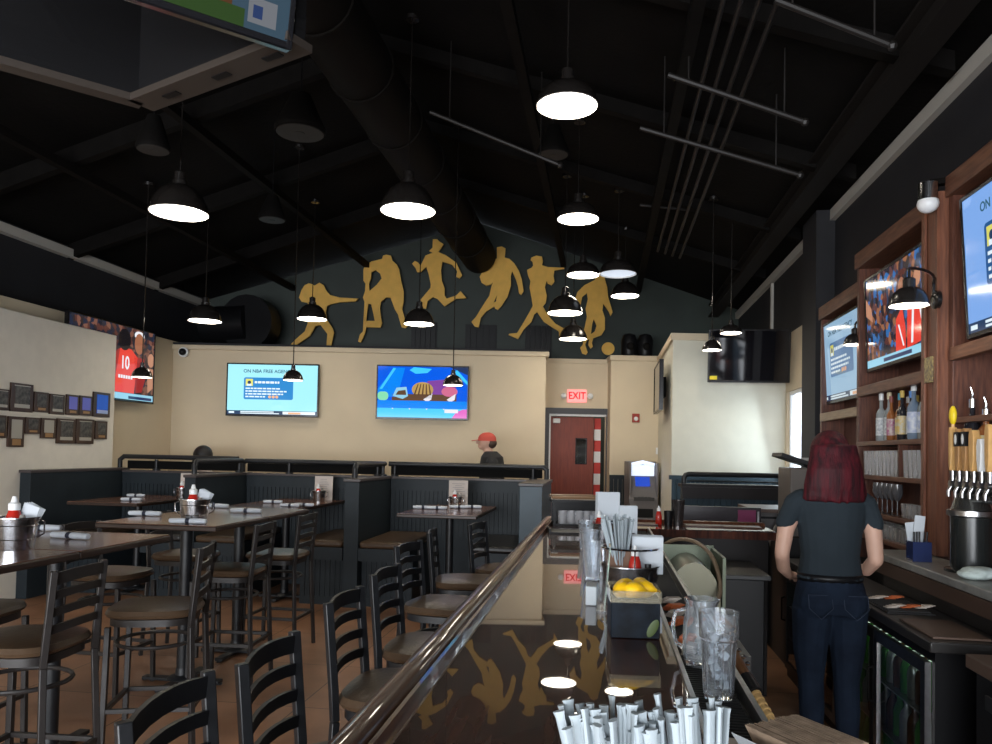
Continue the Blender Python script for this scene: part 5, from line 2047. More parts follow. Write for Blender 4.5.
# pony wall with rail behind the bar return on the right
t_ = thing('pony_wall', 'low slate beadboard wall, black cap, right of the bar return, blue light in its colour', 'low wall', (0, 0, 0), 0)
y = 8.0
x0, x1 = px(684, y), UZ(RIGHTU, y).x - 0.02
b = MB()
b.b2(x0, y, 0, x1, y + 0.12, 1.24)
b.build('core', booth_lit, t_)
b = MB()
beadboard(b, x0 + 0.08, x1 - 0.002, y - 0.001, 0.05, 1.12, pitch=0.06)
b.b2(x0, y - 0.02, 0, x0 + 0.08, y - 0.001, 1.239)
b.build('beadboard', booth_lit, t_)
b = MB()
b.b2(x0 - 0.02, y - 0.04, 1.12, x1, y - 0.021, 1.239)
b.b2(x0 - 0.02, y - 0.04, 1.24, x1, y + 0.15, 1.27)
b.build('cap', mat('dark_cap', (0.03, 0.028, 0.03), 0.35), t_)
t_ = thing('pipe_rail', 'black pipe rail with rounded corner on the low wall right of the bar', 'railing', (0, 0, 0), 0, 'black pipe rails on the booths')
b = MB()
b.tube([(x0 + 0.02, y + 0.05, 1.271), (x0 + 0.02, y + 0.05, 1.33), (x0 + 0.035, y + 0.05, 1.36), (x0 + 0.07, y + 0.05, 1.37), (x1 - 0.05, y + 0.05, 1.37)], 0.026, seg=12)
b.tube([(x0 + 0.05, y + 0.05, 1.30), (x1 - 0.05, y + 0.05, 1.30)], 0.008, seg=8)
b.build('pipe', metal_blk, t_)

# ---------------------------------------------------------------- tables
def ped_table(label, u, v, w_, d_, h_, cat='table', grp=None, leg=True):
    t_ = thing('pedestal_table', label, cat, W(u, v, 0), BR, grp)
    b = MB()
    b.b2(-w_ / 2 + 0.006, -d_ / 2 + 0.006, h_ - 0.004, w_ / 2 - 0.006, d_ / 2 - 0.006, h_)
    b.build('table_surface', table_m, t_, smooth=False)
    b = MB()
    b.b2(-w_ / 2, -d_ / 2, h_ - 0.035, w_ / 2, d_ / 2, h_ - 0.0045)
    b.build('table_board', table_edge, t_, bevel=0.006)
    b = MB()
    b.tube([(0, 0, 0.04), (0, 0, h_ - 0.036)], 0.038, seg=18)
    b.lathe([(0.045, 0.05), (0.042, 0.09), (0.038, 0.10)], seg=18)
    b.build('pole', metal_blk, t_)
    b = MB()
    for a in (0, PI / 2):
        rot = Matrix.Rotation(a, 3, 'Z')
        b.box((0, 0, 0.02), (0.54, 0.06, 0.022), rot)
    for a in range(4):
        c_ = Vector((0.26, 0, 0.006))
        c_ = Matrix.Rotation(a * PI / 2, 3, 'Z') @ c_
        b.lathe([(0.02, 0), (0.02, 0.012)], c=(c_.x, c_.y, 0), seg=10)
    b.lathe([(0.10, 0.03), (0.08, 0.045), (0.04, 0.055)], seg=20)
    b.build('cross_base', metal_blk, t_, bevel=0.004)
    b = MB()
    for a in (0, PI / 2):
        b.box((0, 0, h_ - 0.045), (0.45, 0.05, 0.015), Matrix.Rotation(a, 3, 'Z'))
    b.build('top_plate', metal_blk, t_)
    return t_


TU = -2.73
TW = 0.80
hh = 1.07
v1 = VU(TU, 3.20)
ped_table('high wooden table at the lower left corner of the photo, nearest the camera', TU, v1, TW, 0.73, hh)
ped_table('second high wooden table from the camera, joined to the nearest one', TU, v1 + 0.735, TW, 0.73, hh)
v2 = VU(TU, 5.15)
ped_table('high wooden table with silver bucket, front of the middle pair', TU, v2, TW, 0.75, hh)
ped_table('high wooden table behind the one with the bucket, rear of the middle pair', TU, v2 + 0.755, TW, 0.75, hh)
ped_table('booth table of the left corner booth', -4.95, VBk - 0.80, 0.76, 1.25, 0.98)
ped_table('long booth table of the middle booth beside the ladder back stools', -3.28, VBk - 0.80, 0.76, 1.50, 0.98)
ped_table('small wooden booth table of the right booth', -1.50, VBk - 1.00, 0.74, 1.28, 0.98)


# ---------------------------------------------------------------- ladder back bar stools
def make_stool(label, mt, cush):
    t_ = thing('bar_stool', label, 'bar stool', (0, 0, 0), 0)
    # sitter faces +y; back is at -y
    w2 = 0.195
    b = MB()
    P_ = []
    n = 24
    for k in range(n):
        a = 2 * PI * k / n
        cx, cy = math.cos(a), math.sin(a)
        ex = 2.0 / 3.4
        P_.append((0.215 * math.copysign(abs(cx) ** ex, cx), 0.215 * math.copysign(abs(cy) ** ex, cy)))
    prof = [(0.92, 0.70), (1.0, 0.708), (1.03, 0.722), (0.98, 0.742), (0.80, 0.750), (0.4, 0.753)]
    vs, fs = [], []
    for (s_, z) in prof:
        vs += [(x * s_, y * s_, z) for x, y in P_]
    for i in range(len(prof) - 1):
        for k in range(n):
            k2 = (k + 1) % n
            fs.append((i * n + k, i * n + k2, (i + 1) * n + k2, (i + 1) * n + k))
    fs.append(tuple(range(n))[::-1])
    fs.append(tuple((len(prof) - 1) * n + k for k in range(n)))
    b._add(vs, fs)
    b.build('seat', cush, t_)
    b = MB()
    b._add([(x * 0.93, y * 0.93, z) for z in (0.665, 0.699) for x, y in P_],
           [tuple(range(n))[::-1], tuple(range(n, 2 * n))] + [(k, (k + 1) % n, n + (k + 1) % n, n + k) for k in range(n)])
    b.build('seat_frame', mt, t_)
    for sx in (-1, 1):
        b = MB()
        b.bar((sx * 0.178, 0.178, 0.665), (sx * 0.185, 0.190, 0.0), 0.027, 0.027)
        b.build('leg', mt, t_, bevel=0.003)
        b = MB()
        b.tube([(sx * 0.168, -0.205, 0.66), (sx * 0.178, -0.215, 0.40), (sx * 0.19, -0.235, 0.0)], 0.0185, seg=4)
        b.build('leg', mt, t_, bevel=0.003)
        b = MB()
        b.tube([(sx * 0.168, -0.205, 0.661), (sx * 0.167, -0.212, 0.76), (sx * 0.167, -0.225, 0.90), (sx * 0.168, -0.238, 1.045)], [0.0185, 0.0195, 0.0195, 0.0195], seg=4)
        b.build('back_post', mt, t_, bevel=0.003)
    for k, z in enumerate((0.805, 0.875, 0.945, 1.012)):
        yb = -0.212 - 0.026 * (z - 0.76) / 0.285
        hh_ = 0.032 if k < 3 else 0.048
        m_ = 6
        vs, fs = [], []
        for i in range(m_ + 1):
            x = -0.160 + 0.32 * i / m_
            bow = -0.022 * (1 - (x / 0.16) ** 2)
            arch = 0.010 * (1 - (x / 0.16) ** 2)
            for (dy, dz) in ((-0.006, -hh_ / 2), (0.006, -hh_ / 2), (0.006, hh_ / 2), (-0.006, hh_ / 2)):
                vs.append((x, yb + bow + dy, z + arch + dz))
        for i in range(m_):
            for q_ in range(4):
                q2 = (q_ + 1) % 4
                fs.append((i * 4 + q_, i * 4 + q2, (i + 1) * 4 + q2, (i + 1) * 4 + q_))
        fs.append((0, 1, 2, 3))
        fs.append(tuple(m_ * 4 + q_ for q_ in range(4)))
        b = MB()
        b._add(vs, fs)
        b.build('slat', mt, t_)
    b = MB()
    zf = 0.26
    f1 = 0.182
    b.bar((-f1, 0.182, zf), (f1, 0.182, zf), 0.022, 0.022)
    b.bar((-f1, -0.22, zf), (f1, -0.22, zf), 0.022, 0.022)
    b.bar((-f1, -0.22, zf), (-f1, 0.182, zf), 0.022, 0.022)
    b.bar((f1, -0.22, zf), (f1, 0.182, zf), 0.022, 0.022)
    b.build('foot_rest', mt, t_, bevel=0.002)
    b = MB()
    ring = [(0.185 * math.cos(2 * PI * k / 24), 0.185 * math.sin(2 * PI * k / 24), 0.56) for k in range(24)]
    b.tube(ring, 0.010, seg=8, closed=True)
    b.build('ring_brace', mt, t_)
    return t_


st = make_stool('', metal_stool, vinyl_tan)
st2 = make_stool('', metal_blk, vinyl_tan)
used = set()


def stool(src, u, y, face, label, jitter=0.0, grp=None):
    """face: world z-rotation offset in bar frame; 0 faces along the bar, +90 faces left, -90 faces right"""
    P = UZ(u, y, 0)
    if src.name not in used:
        used.add(src.name)
        o = src
        o.location = P
        o.rotation_euler = (0, 0, BR + R(face) + jitter)
        o['label'] = label
    else:
        o = dup(src, P, BR + R(face) + jitter, label)
    o['group'] = grp
    return o


TG = 'ladder back stools at the high tables'
stool(st, -2.40, 3.28, 90, 'dark ladder back stool at the lower left, nearest of the table stools', 0.05, TG)
stool(st, -2.26, 4.00, 90, 'table stool with brown seat in the middle of the left floor, legs in view', 0.30, TG)
stool(st, -2.50, 5.28, 90, 'ladder back stool at the right side of the table with the silver bucket', 0.08, TG)
stool(st, -2.52, 6.10, 90, 'ladder back stool farthest along the right side of the high tables, before the booth', 0.0, TG)
stool(st, -3.10, 3.85, -90, 'stool with black seat at the left photo edge, facing the nearest tables', 0.1, TG)
stool(st, -3.13, 5.02, -90, 'stool with silvery seat rim on the left side of the table with the bucket', -0.05, TG)
stool(st, -3.15, 5.95, -90, 'stool behind the pole on the left side of the rear middle table', 0.05, TG)
BG = 'ladder back stools along the bar'
for i, (u, y, j, lab_) in enumerate([(-0.635, 1.58, 0.05, 'black ladder back stool at the bottom edge of the photo, nearest the camera'),
                               (-0.600, 1.97, 0.03, 'second stool along the bar counting from the camera, beside the bottom one'),
                               (-0.655, 2.70, 0.0, 'third stool along the bar counting from the camera, against the orange floor'),
                               (-0.680, 3.29, -0.03, 'fourth stool along the bar counting from the camera'),
                               (-0.82, 4.20, -0.14, 'fifth stool along the bar with brown seat visible beside the rail'),
                               (-0.85, 4.98, 0.12, 'sixth stool along the bar, turned so its back is nearly edge-on')]):
    stool(st2, u, y, -90, lab_, j, BG)
stool(st2, -0.66, 5.50, -90, 'farthest ladder back stool along the bar near the right booth bench', -0.17, BG)

# ---------------------------------------------------------------- table things
def bucket(label, loc, s=1.0, menu=False, rz=0):
    t_ = thing('condiment_bucket', label, 'bucket', loc, rz, 'silver condiment buckets on the tables')
    b = MB()
    b.open_lathe([(0.0001, 0.003), (0.062 * s, 0.003), (0.065 * s, 0), (0.080 * s, 0.12 * s), (0.084 * s, 0.122 * s), (0.084 * s, 0.127 * s), (0.078 * s, 0.124 * s), (0.062 * s, 0.006), (0.0001, 0.006)], seg=28)
    for z in (0.04, 0.095):
        rr = (0.065 + 0.015 * z / 0.12) * s + 0.001
        ring = [(rr * math.cos(2 * PI * k / 24), rr * math.sin(2 * PI * k / 24), z * s) for k in range(24)]
        b.tube(ring, 0.002, seg=5, closed=True)
    b.build('pail', bucket_m, t_)
    for sx in (-1, 1):
        b = MB()
        b.tube([(sx * 0.082 * s, 0.0, 0.115 * s), (sx * 0.10 * s, 0.0, 0.105 * s), (sx * 0.10 * s, 0, 0.06 * s), (sx * 0.076 * s, 0, 0.045 * s)], 0.004, seg=6)
        b.build('handle', bucket_m, t_)
    return t_


def table_set(u, v, z, where, s=1.0, card=False):
    P = W(u, v, z + 0.001)
    bucket('silver condiment bucket on ' + where, P, s, rz=0.3)
    ketchup('red ketchup bottle in the bucket on ' + where, (P.x - 0.01, P.y, P.z + 0.006), 1.15 * s)
    b = MB()
    b.lathe([(0.018, 0), (0.018, 0.07), (0.014, 0.085), (0.010, 0.10)], seg=12)
    tag(b.build('shaker', mat('shaker_glass', (0.35, 0.33, 0.30), 0.15, metal=0.4), loc=(P.x + 0.04 * s, P.y - 0.025 * s, P.z + 0.05 * s)), 'small shaker beside the ketchup on ' + where, 'shaker')
    b = MB()
    for k in range(4):
        b.box((0.002 * k, 0.007 * k, 0.06), (0.075, 0.003, 0.12), Matrix.Rotation(0.3 + 0.06 * k, 3, 'Y'))
    if not card:
        tag(b.build('folded_napkins', paper, loc=(P.x + 0.035 * s, P.y + 0.02 * s, P.z + 0.07 * s)), 'white napkins in the bucket on ' + where, 'napkins')
    if card:
        t_ = thing('menu_card', 'white upright menu card behind the bucket on ' + where, 'menu', (P.x + 0.02, P.y + 0.13, z + 0.001), 0.0)
        b = MB()
        b.box((0, 0, 0.135), (0.20, 0.004, 0.27), Matrix.Rotation(-0.06, 3, 'X'))
        b.build('card', mat('menu_paper', (0.50, 0.44, 0.40), 0.6), t_)
        b = MB()
        rng = random.Random(int(u * 10))
        for k in range(9):
            l_ = rng.uniform(0.07, 0.14)
            b.box((0, -0.0042 + 0.0, 0.235 - 0.02 * k), (l_, 0.001, 0.004))
        b.build('printed_lines', mat('print_grey', (0.2, 0.19, 0.19), 0.6), t_)
        for q_ in t_.children:
            pass


# the near-left bucket sits on the seam of the first two tables
P = ray(20, 548, 3.35)
def uv_of(P):
    return (P.x * CT - P.y * ST, P.x * ST + P.y * CT)


def at_plane(p, q_, z):
    d_ = fwd * F + cr * (p - 496) + cu * (372 - q_ + SHIFT)
    t = (z - CAMH) / d_.z
    return Vector((0, 0, CAMH)) + d_ * t


u_, v_ = uv_of(at_plane(15, 549, 1.07))
table_set(u_, v_, 1.07, 'the nearest high table at the left photo edge', 1.15)
u_, v_ = uv_of(at_plane(194, 522, 1.07))
table_set(u_, v_, 1.07, 'the middle high table', 1.15)
u_, v_ = uv_of(at_plane(164, 502, 0.98))
u_, v_ = -4.62, VBk - 0.50
table_set(u_, v_, 0.98, 'the left corner booth table', 0.9, True)
table_set(-3.10, VBk - 0.35, 0.98, 'the middle booth table', 0.9, True)
table_set(-1.52, VBk - 0.62, 0.98, 'the right booth table', 0.85, True)


def napkin_roll(label, loc, rz, s=1.0):
    t_ = thing('napkin_roll', label, 'napkin roll', loc, rz, 'rolled napkins with cutlery on the tables')
    b = MB()
    b.tube([(-0.115 * s, 0, 0.016), (-0.11 * s, 0, 0.017), (-0.04 * s, 0, 0.018), (0, 0, 0.0175), (0.04 * s, 0, 0.018), (0.11 * s, 0, 0.017), (0.115 * s, 0, 0.016)], [0.012, 0.016, 0.018, 0.016, 0.018, 0.016, 0.012], seg=14, sc=(1.25, 0.95))
    b.build('napkin', napkin_m, t_)
    b = MB()
    b.tube([(-0.012, 0, 0.0175), (0.012, 0, 0.0175)], 0.0185, seg=14, sc=(1.25, 0.95))
    b.build('paper_band', mat('navy_band', (0.015, 0.02, 0.04), 0.5), t_)
    return t_


NR = [((39, 531), 1.07, 0.1, 'rolled napkin on the nearest high tables, the farther one beside the bucket'), ((70, 539), 1.07, -0.3, 'rolled napkin with navy band on the nearest high tables, right of the bucket'),
      ((145, 516), 1.07, -0.1, 'rolled napkin at the left of the middle high table'), ((196, 522), 1.07, 0.0, 'rolled napkin lying in front of the bucket on the middle high table'),
      ((214, 508), 1.07, 0.0, 'rolled napkin behind the bucket on the middle high table'), ((246, 513), 1.07, -0.05, 'rolled napkin right of the bucket on the middle high table'),
      ((273, 503.5), 0.98, 0.1, 'rolled napkin at the left of the middle booth table'), ((290, 507), 0.98, -0.1, 'rolled napkin at the middle of the middle booth table'), ((304, 506.5), 0.98, 0.0, 'rolled napkin at the right edge of the middle booth table'),
      ((136, 497), 0.98, 0.0, 'rolled napkin at the rear of the left corner booth table'), ((131, 501), 0.98, 0.1, 'rolled napkin at the front of the left corner booth table'),
      ((423, 509), 0.98, 0.0, 'rolled napkin at the rear left of the right booth table'), ((437, 509.5), 0.98, 0.0, 'rolled napkin at the middle of the right booth table'), ((459, 508.5), 0.98, 0.1, 'rolled napkin near the bucket of the right booth table'), ((472, 508.5), 0.98, 0.0, 'rolled napkin at the right end of the right booth table')]
for i, ((a, c_), z, rz, lab_) in enumerate(NR):
    P = at_plane(a, c_, z)
    if i == 3:
        P.y -= 0.13
    napkin_roll(lab_, (P.x, P.y, z + 0.001), rz, 1.0 if i < 6 else 0.85)

# ---------------------------------------------------------------- plaques on the left partition
PU = -5.8
pl_wood = mat('plaque_walnut', (0.045, 0.022, 0.014), 0.3, noise=0.2)
pl_dk = mat('plaque_photo', (0.10, 0.095, 0.085), 0.35, col2=(0.02, 0.02, 0.02), nscale=30)
pl_lt = mat('plaque_silver', (0.42, 0.40, 0.35), 0.3, metal=0.3)
pl_gd = mat('plaque_gold', (0.35, 0.20, 0.09), 0.3, metal=0.3)
pl_bl = mat('plaque_blue', (0.02, 0.12, 0.75), 0.25)
pl_pu = mat('plaque_violet', (0.15, 0.16, 0.62), 0.25)
S_ = 992 / 120.0
PLQ = [  # x0,y0,x1,y1 in the zoomed crop, face materials
    (-45, 155, 62, 335, 'silver', 'partly cut by the photo edge, upper row'), (70, 108, 262, 350, 'silver', 'largest, second in the upper row'), (268, 180, 388, 352, 'dark', 'third in the upper row, all dark'),
    (398, 198, 522, 370, 'silver', 'fourth in the upper row with pale name strip'), (535, 202, 640, 375, 'violet', 'fifth in the upper row with violet face'), (645, 212, 750, 380, 'violet', 'sixth in the upper row with violet face'),
    (757, 182, 900, 392, 'blue', 'last in the upper row with bright blue face'),
    (-60, 370, 38, 565, 'dark', 'partly cut by the photo edge, lower row'), (50, 380, 188, 640, 'gold', 'tall, second in the lower row with copper lower square'), (195, 390, 320, 530, 'dark', 'third in the lower row, small'),
    (325, 395, 450, 568, 'gold', 'fourth in the lower row'), (455, 400, 612, 612, 'silver', 'fifth in the lower row with white bottom strip'), (615, 405, 765, 615, 'silver', 'sixth in the lower row with white bottom strip'), (775, 420, 875, 575, 'dark', 'last in the lower row, small')]


def on_u(p, q_, U):
    d_ = fwd * F + cr * (p - 496) + cu * (372 - q_ + SHIFT)
    du = d_.x * CT - d_.y * ST
    t = U / du
    return Vector((0, 0, CAMH)) + d_ * t


for (x0, y0, x1, y1, kind_, lab_) in PLQ:
    A = on_u(x0 / S_, 370 + (y0 + y1) / 2 / S_, PU)
    B = on_u(x1 / S_, 370 + (y0 + y1) / 2 / S_, PU)
    T = on_u((x0 + x1) / 2 / S_, 370 + y0 / S_, PU)
    Bo = on_u((x0 + x1) / 2 / S_, 370 + y1 / S_, PU)
    va_, vb2 = uv_of(A)[1], uv_of(B)[1]
    w_ = (vb2 - va_) * 0.96
    h_ = (T.z - Bo.z) * 0.97
    c_ = W(PU + 0.012, (va_ + vb2) / 2, (T.z + Bo.z) / 2)
    t_ = thing('award_plaque', 'walnut plaque on the left wall, ' + lab_, 'plaque', c_, BR + PI / 2, 'award plaques on the left wall')
    b = MB()
    b.b2(-w_ / 2, -0.011, -h_ / 2, w_ / 2, 0.011, h_ / 2)
    b.build('board', pl_wood, t_, bevel=0.003)
    b = MB()
    fm_ = {'silver': pl_dk, 'dark': pl_dk, 'violet': pl_pu, 'blue': pl_bl, 'gold': pl_lt}[kind_]
    b.b2(-w_ * 0.32, -0.014, -h_ * (0.22 if kind_ != 'blue' else 0.36), w_ * 0.34, -0.0112, h_ * 0.40)
    b.build('face_plate', fm_, t_)
    b = MB()
    if kind_ == 'silver':
        b.b2(-w_ * 0.34, -0.0145, -h_ * 0.36, w_ * 0.34, -0.0113, -h_ * 0.23)
        b.build('name_strip', pl_lt, t_)
        b = MB()
        b.b2(-w_ * 0.36, -0.0142, h_ * 0.401, w_ * 0.36, -0.0113, h_ * 0.43)
        b.build('name_strip', pl_lt, t_)
    elif kind_ == 'gold':
        b.b2(-w_ * 0.25, -0.0145, -h_ * 0.44, w_ * 0.28, -0.0113, -h_ * 0.24)
        b.build('name_strip', pl_gd, t_)
    elif kind_ == 'blue':
        b.b2(-w_ * 0.30, -0.0155, -h_ * 0.36, w_ * 0.34, -0.0141, -h_ * 0.22)
        b.build('name_strip', mat('pale_strip', (0.35, 0.45, 0.75), 0.4), t_)
    else:
        b.b2(-w_ * 0.25, -0.0145, -h_ * 0.40, w_ * 0.28, -0.0113, -h_ * 0.28)
        b.build('name_strip', pl_gd, t_)
# thin pale shelf strip between plaque rows
A = on_u(0, 370 + 352 / S_, PU)
B = on_u(108, 370 + 400 / S_, PU)
b = MB()
zz = (A.z + B.z) / 2
b.b2(PU + 0.0005, uv_of(A)[1] - 0.5, zz - 0.012, PU + 0.022, uv_of(B)[1], zz + 0.008)
tag(b.build('display_ledge', white_paint, rotz=BR), 'thin pale ledge between the two rows of plaques on the left wall', 'ledge')

# ---------------------------------------------------------------- pendant lamps
def make_lamp(label, D, loc, ztop, glow=None, style=0, cat='pendant lamp', grp='black dome pendant lamps'):
    t_ = thing('pendant_lamp', label, cat, loc, 0, grp)
    r = D / 2
    b = MB()
    if style == 0:     # tall parabolic dome
        pr = [(1.0, 0), (0.985, 0.08), (0.93, 0.30), (0.82, 0.54), (0.66, 0.75), (0.46, 0.90), (0.26, 0.98), (0.20, 1.0)]
    else:              # flatter round dome
        pr = [(1.0, 0), (1.0, 0.05), (0.96, 0.24), (0.84, 0.46), (0.64, 0.62), (0.40, 0.71), (0.24, 0.74), (0.20, 0.76)]
    outer = [(r * a, r * z) for a, z in pr]
    inner = [(max(0.001, r * a - 0.006), r * z - 0.004) for a, z in pr][::-1]
    b.open_lathe(outer + [(0.001, outer[-1][1])], seg=32)
    b.build('lamp_shade', lamp_blk, t_)
    b = MB()
    b.open_lathe([(r, 0.0)] + inner[::-1] + [(0.001, inner[0][1])], seg=32)
    b.build('shade_lining', lamp_in, t_)
    zt = outer[-1][1]
    b = MB()
    b.lathe([(r * 0.24, zt - 0.01), (r * 0.25, zt + r * 0.12), (r * 0.20, zt + r * 0.15), (r * 0.20, zt + r * 0.42), (r * 0.10, zt + r * 0.48)], seg=20)
    b.build('socket_cover', lamp_blk, t_)
    b = MB()
    b.lathe([(r * 0.93, 0.012), (r * 0.93, 0.018)], seg=32)
    b.build('diffuser', glow or glow_lamp, t_)
    b = MB()
    b.tube([(0, 0, zt + r * 0.46), (0, 0, ztop - loc[2])], 0.006, seg=6)
    b.build('cord', lamp_blk, t_)
    b = MB()
    L_ = ztop - loc[2]
    b.lathe([(0.055, L_ - 0.03), (0.06, L_)], seg=16)
    b.build('ceiling_canopy', lamp_blk, t_)
    return t_


LAMPS = [  # px, py (centre of the opening), depth, diameter, style, label
    (567, 106, 4.95, .400, 1, 'largest black pendant lamp hanging at the top centre above the bar'),
    (408, 211, 6.3, .455, 0, 'large egg shaped black pendant lamp left of the bar at mid height'),
    (179, 213, 5.9, .440, 0, 'black pendant lamp at the upper left, below the hanging television cluster'),
    (578, 219, 7.2, .395, 1, 'second black pendant lamp from the top in the row above the bar'),
    (583, 275, 9.3, .395, 1, 'third black pendant lamp in the row above the bar, touching the dark cool lamp'),
    (565, 313, 8.8, .405, 0, 'black pendant lamp between the batter and the kicking player'),
    (573, 339, 10.3, .380, 0, 'lowest black pendant lamp of the row, in front of the kicking player\'s leg'),
    (625, 296, 10.1, .375, 0, 'black pendant lamp right of the kicking player'),
    (419, 324, 9.0, .360, 0, 'black pendant lamp in front of the gable below the running figure'),
    (205, 321, 9.3, .395, 0, 'black pendant lamp near the left wall eave above the huge television'),
    (312, 319, 9.9, .385, 0, 'black pendant lamp in front of the leftmost punching figure'),
    (293, 380, 8.4, .220, 0, 'small low pendant lamp in front of the pale blue news screen'),
    (453, 385, 8.4, .225, 0, 'small low pendant lamp in front of the burger screen'),
    (142, 377, 8.3, .215, 0, 'small low pendant lamp in front of the huge television on the left'),
    (712, 350, 8.0, .205, 0, 'lit small pendant lamp at the left of the switched off television'),
    (731, 333, 8.3, .235, 1, 'small pendant lamp above the switched off television, paler light'),
]
for (a, c_, y, D, stl, lab_) in LAMPS:
    P = ray(a, c_, y)
    u_, v_ = uv_of(P)
    make_lamp(lab_, D, (P.x, P.y, P.z), ceilh(u_) - 0.005, style=stl)
P = ray(618, 274, 8.7)
u_, v_ = uv_of(P)
make_lamp('large unlit dome lamp with cool grey opening beside the third lamp above the bar', .42, (P.x, P.y, P.z), ceilh(u_) - 0.005, glow=glow_day, style=1)


# gooseneck wall lamps on the shelving
def goose(label, px_, py_, D, U, wallU, rise, vy=0.30):
    P = on_u(px_, py_, U)
    t_ = thing('gooseneck_lamp', label, 'wall lamp', P, BR, 'gooseneck wall lamps on the shelving')
    r = D / 2
    b = MB()
    pr = [(1.0, 0), (0.98, 0.14), (0.91, 0.44), (0.76, 0.74), (0.52, 0.95), (0.30, 1.02), (0.001, 1.03)]
    b.open_lathe([(r * a, r * z) for a, z in pr], seg=28)
    b.build('lamp_shade', lamp_blk, t_)
    b = MB()
    b.open_lathe([(r, 0)] + [(max(0.001, r * a - 0.005), r * z - 0.005) for a, z in pr[1:]], seg=28)
    b.build('shade_lining', lamp_in, t_)
    b = MB()
    b.lathe([(r * 0.92, 0.010), (r * 0.92, 0.016)], seg=28)
    b.build('diffuser', glow_lamp, t_)
    b = MB()
    b.lathe([(r * 0.32, r * 1.0), (r * 0.32, r * 1.45), (r * 0.2, r * 1.55)], seg=18)
    b.build('socket_cover', lamp_blk, t_)
    dx = wallU - U
    b = MB()
    z0 = r * 1.5
    pts = [(0, 0, z0), (0.0, 0, z0 + rise * 0.5)]
    for k in range(9):
        a_ = PI - PI * k / 8
        pts.append((dx * 0.45 + dx * 0.45 * math.cos(a_), vy * (k / 8), z0 + rise * 0.5 + rise * 0.5 * math.sin(a_)))
    pts.append((dx * 0.9, vy, z0 - 0.02))
    pts.append((dx * 0.99, vy, z0 - 0.05))
    b.tube(pts, 0.008, seg=8)
    b.build('gooseneck', lamp_blk, t_)
    b = MB()
    b.lathe([(0.05, 0), (0.05, 0.02), (0.03, 0.03)], seg=20, c=(dx - 0.001, vy, z0 - 0.05), rot=Matrix.Rotation(-PI / 2, 3, 'Y'))
    b.build('wall_plate', lamp_blk, t_)
    return t_


goose('black gooseneck lamp on the wooden post lighting the bottle shelves', 909, 306, .185, 1.50, SHU - 0.041, 0.08)
goose('black gooseneck lamp between the far and middle shelving bays', 855, 345, .16, 1.80, 1.88, 0.06, -0.14)

# round speakers hanging from the ceiling
for i, (a, c_, y, r_, lab_) in enumerate([(300, 133, 5.0, .165, 'round ceiling speaker disc right of the upper left lamp'), (153, 150, 5.6, .12, 'round black ceiling speaker above the upper left lamp'),
                                 (553, 155, 6.6, .14, 'round ceiling speaker disc below the largest lamp'), (272, 220, 8.0, .14, 'black round ceiling speaker between the two left lamps')]):
    P = ray(a, c_, y)
    u_, v_ = uv_of(P)
    t_ = thing('ceiling_speaker', lab_, 'speaker', P, 0, 'round ceiling speakers')
    b = MB()
    b.lathe([(r_ * 0.98, 0.0), (r_, 0.01), (r_, 0.03), (r_ * 0.8, 0.10), (r_ * 0.4, 0.25)], seg=28)
    b.build('housing', roof_m, t_)
    b = MB()
    b.lathe([(r_ * 0.90, -0.004), (r_ * 0.92, -0.001)], seg=28)
    b.lathe([(r_ * 0.2, -0.007), (r_ * 0.2, -0.0041)], seg=16)
    b.build('grille', mat('speaker_grille', (0.022, 0.021, 0.020), 0.6), t_)
    b = MB()
    b.tube([(0, 0, 0.24), (0, 0, ceilh(u_) - P.z - 0.004)], 0.005, seg=6)
    b.build('cable', black_pl, t_)

# television cluster hanging from the ceiling at the upper left
t_ = thing('hanging_television_housing', 'large black hanging screen housing with grey lower edges at the upper left ceiling', 'screen housing', (0, 0, 0), 0)
Zc = 3.3
A = ray(141, 106, Zc)
zb = A.z
B = at_plane(300, 46, zb + 0.0)
D_ = at_plane(-60, 50, zb)
g_blk = mat('gloss_black_housing', (0.012, 0.012, 0.013), 0.18, coat=0.5)
edge_m = mat('brown_grey_edge', (0.045, 0.036, 0.030), 0.45)
top_z = zb + 0.62
Bv = B - A
Dv = D_ - A
nb = Vector((-Bv.y, Bv.x, 0)).normalized()
cen = (B + D_) / 2


def wallseg(mb, P0, P1, z0, z1, th):
    d_ = (P1 - P0)
    L_ = d_.length
    ang = math.atan2(d_.y, d_.x)
    rot = Matrix.Rotation(ang, 3, 'Z')
    c_ = (P0 + P1) / 2
    mb.box((c_.x, c_.y, (z0 + z1) / 2), (L_, th, z1 - z0), rot)


b = MB()
wallseg(b, A, B, zb + 0.03, top_z, 0.05)
wallseg(b, A, D_, zb + 0.03, top_z, 0.05)
b.build('side_faces', g_blk, t_)
b = MB()
wallseg(b, A, B, zb - 0.0, zb + 0.03, 0.12)
wallseg(b, A, D_, zb - 0.0, zb + 0.03, 0.07)
b.build('lower_edge', edge_m, t_)
for k in (0.22, 0.55, 0.85):
    b = MB()
    p = A.lerp(B, k)
    rot = Matrix.Rotation(math.atan2(Bv.y, Bv.x), 3, 'Z')
    b.box((p.x, p.y, zb - 0.002), (0.09, 0.03, 0.003), rot)
    b.build('vent_slot', black_pl, t_)
b = MB()
for p in (A.lerp(B, 0.2), A.lerp(B, 0.8), A.lerp(D_, 0.8)):
    u_, v_ = uv_of(p)
    b.tube([(p.x, p.y, top_z - 0.02), (p.x, p.y, ceilh(u_) - 0.003)], 0.018, seg=8)
b.build('hanging_rod', steel_blk, t_)


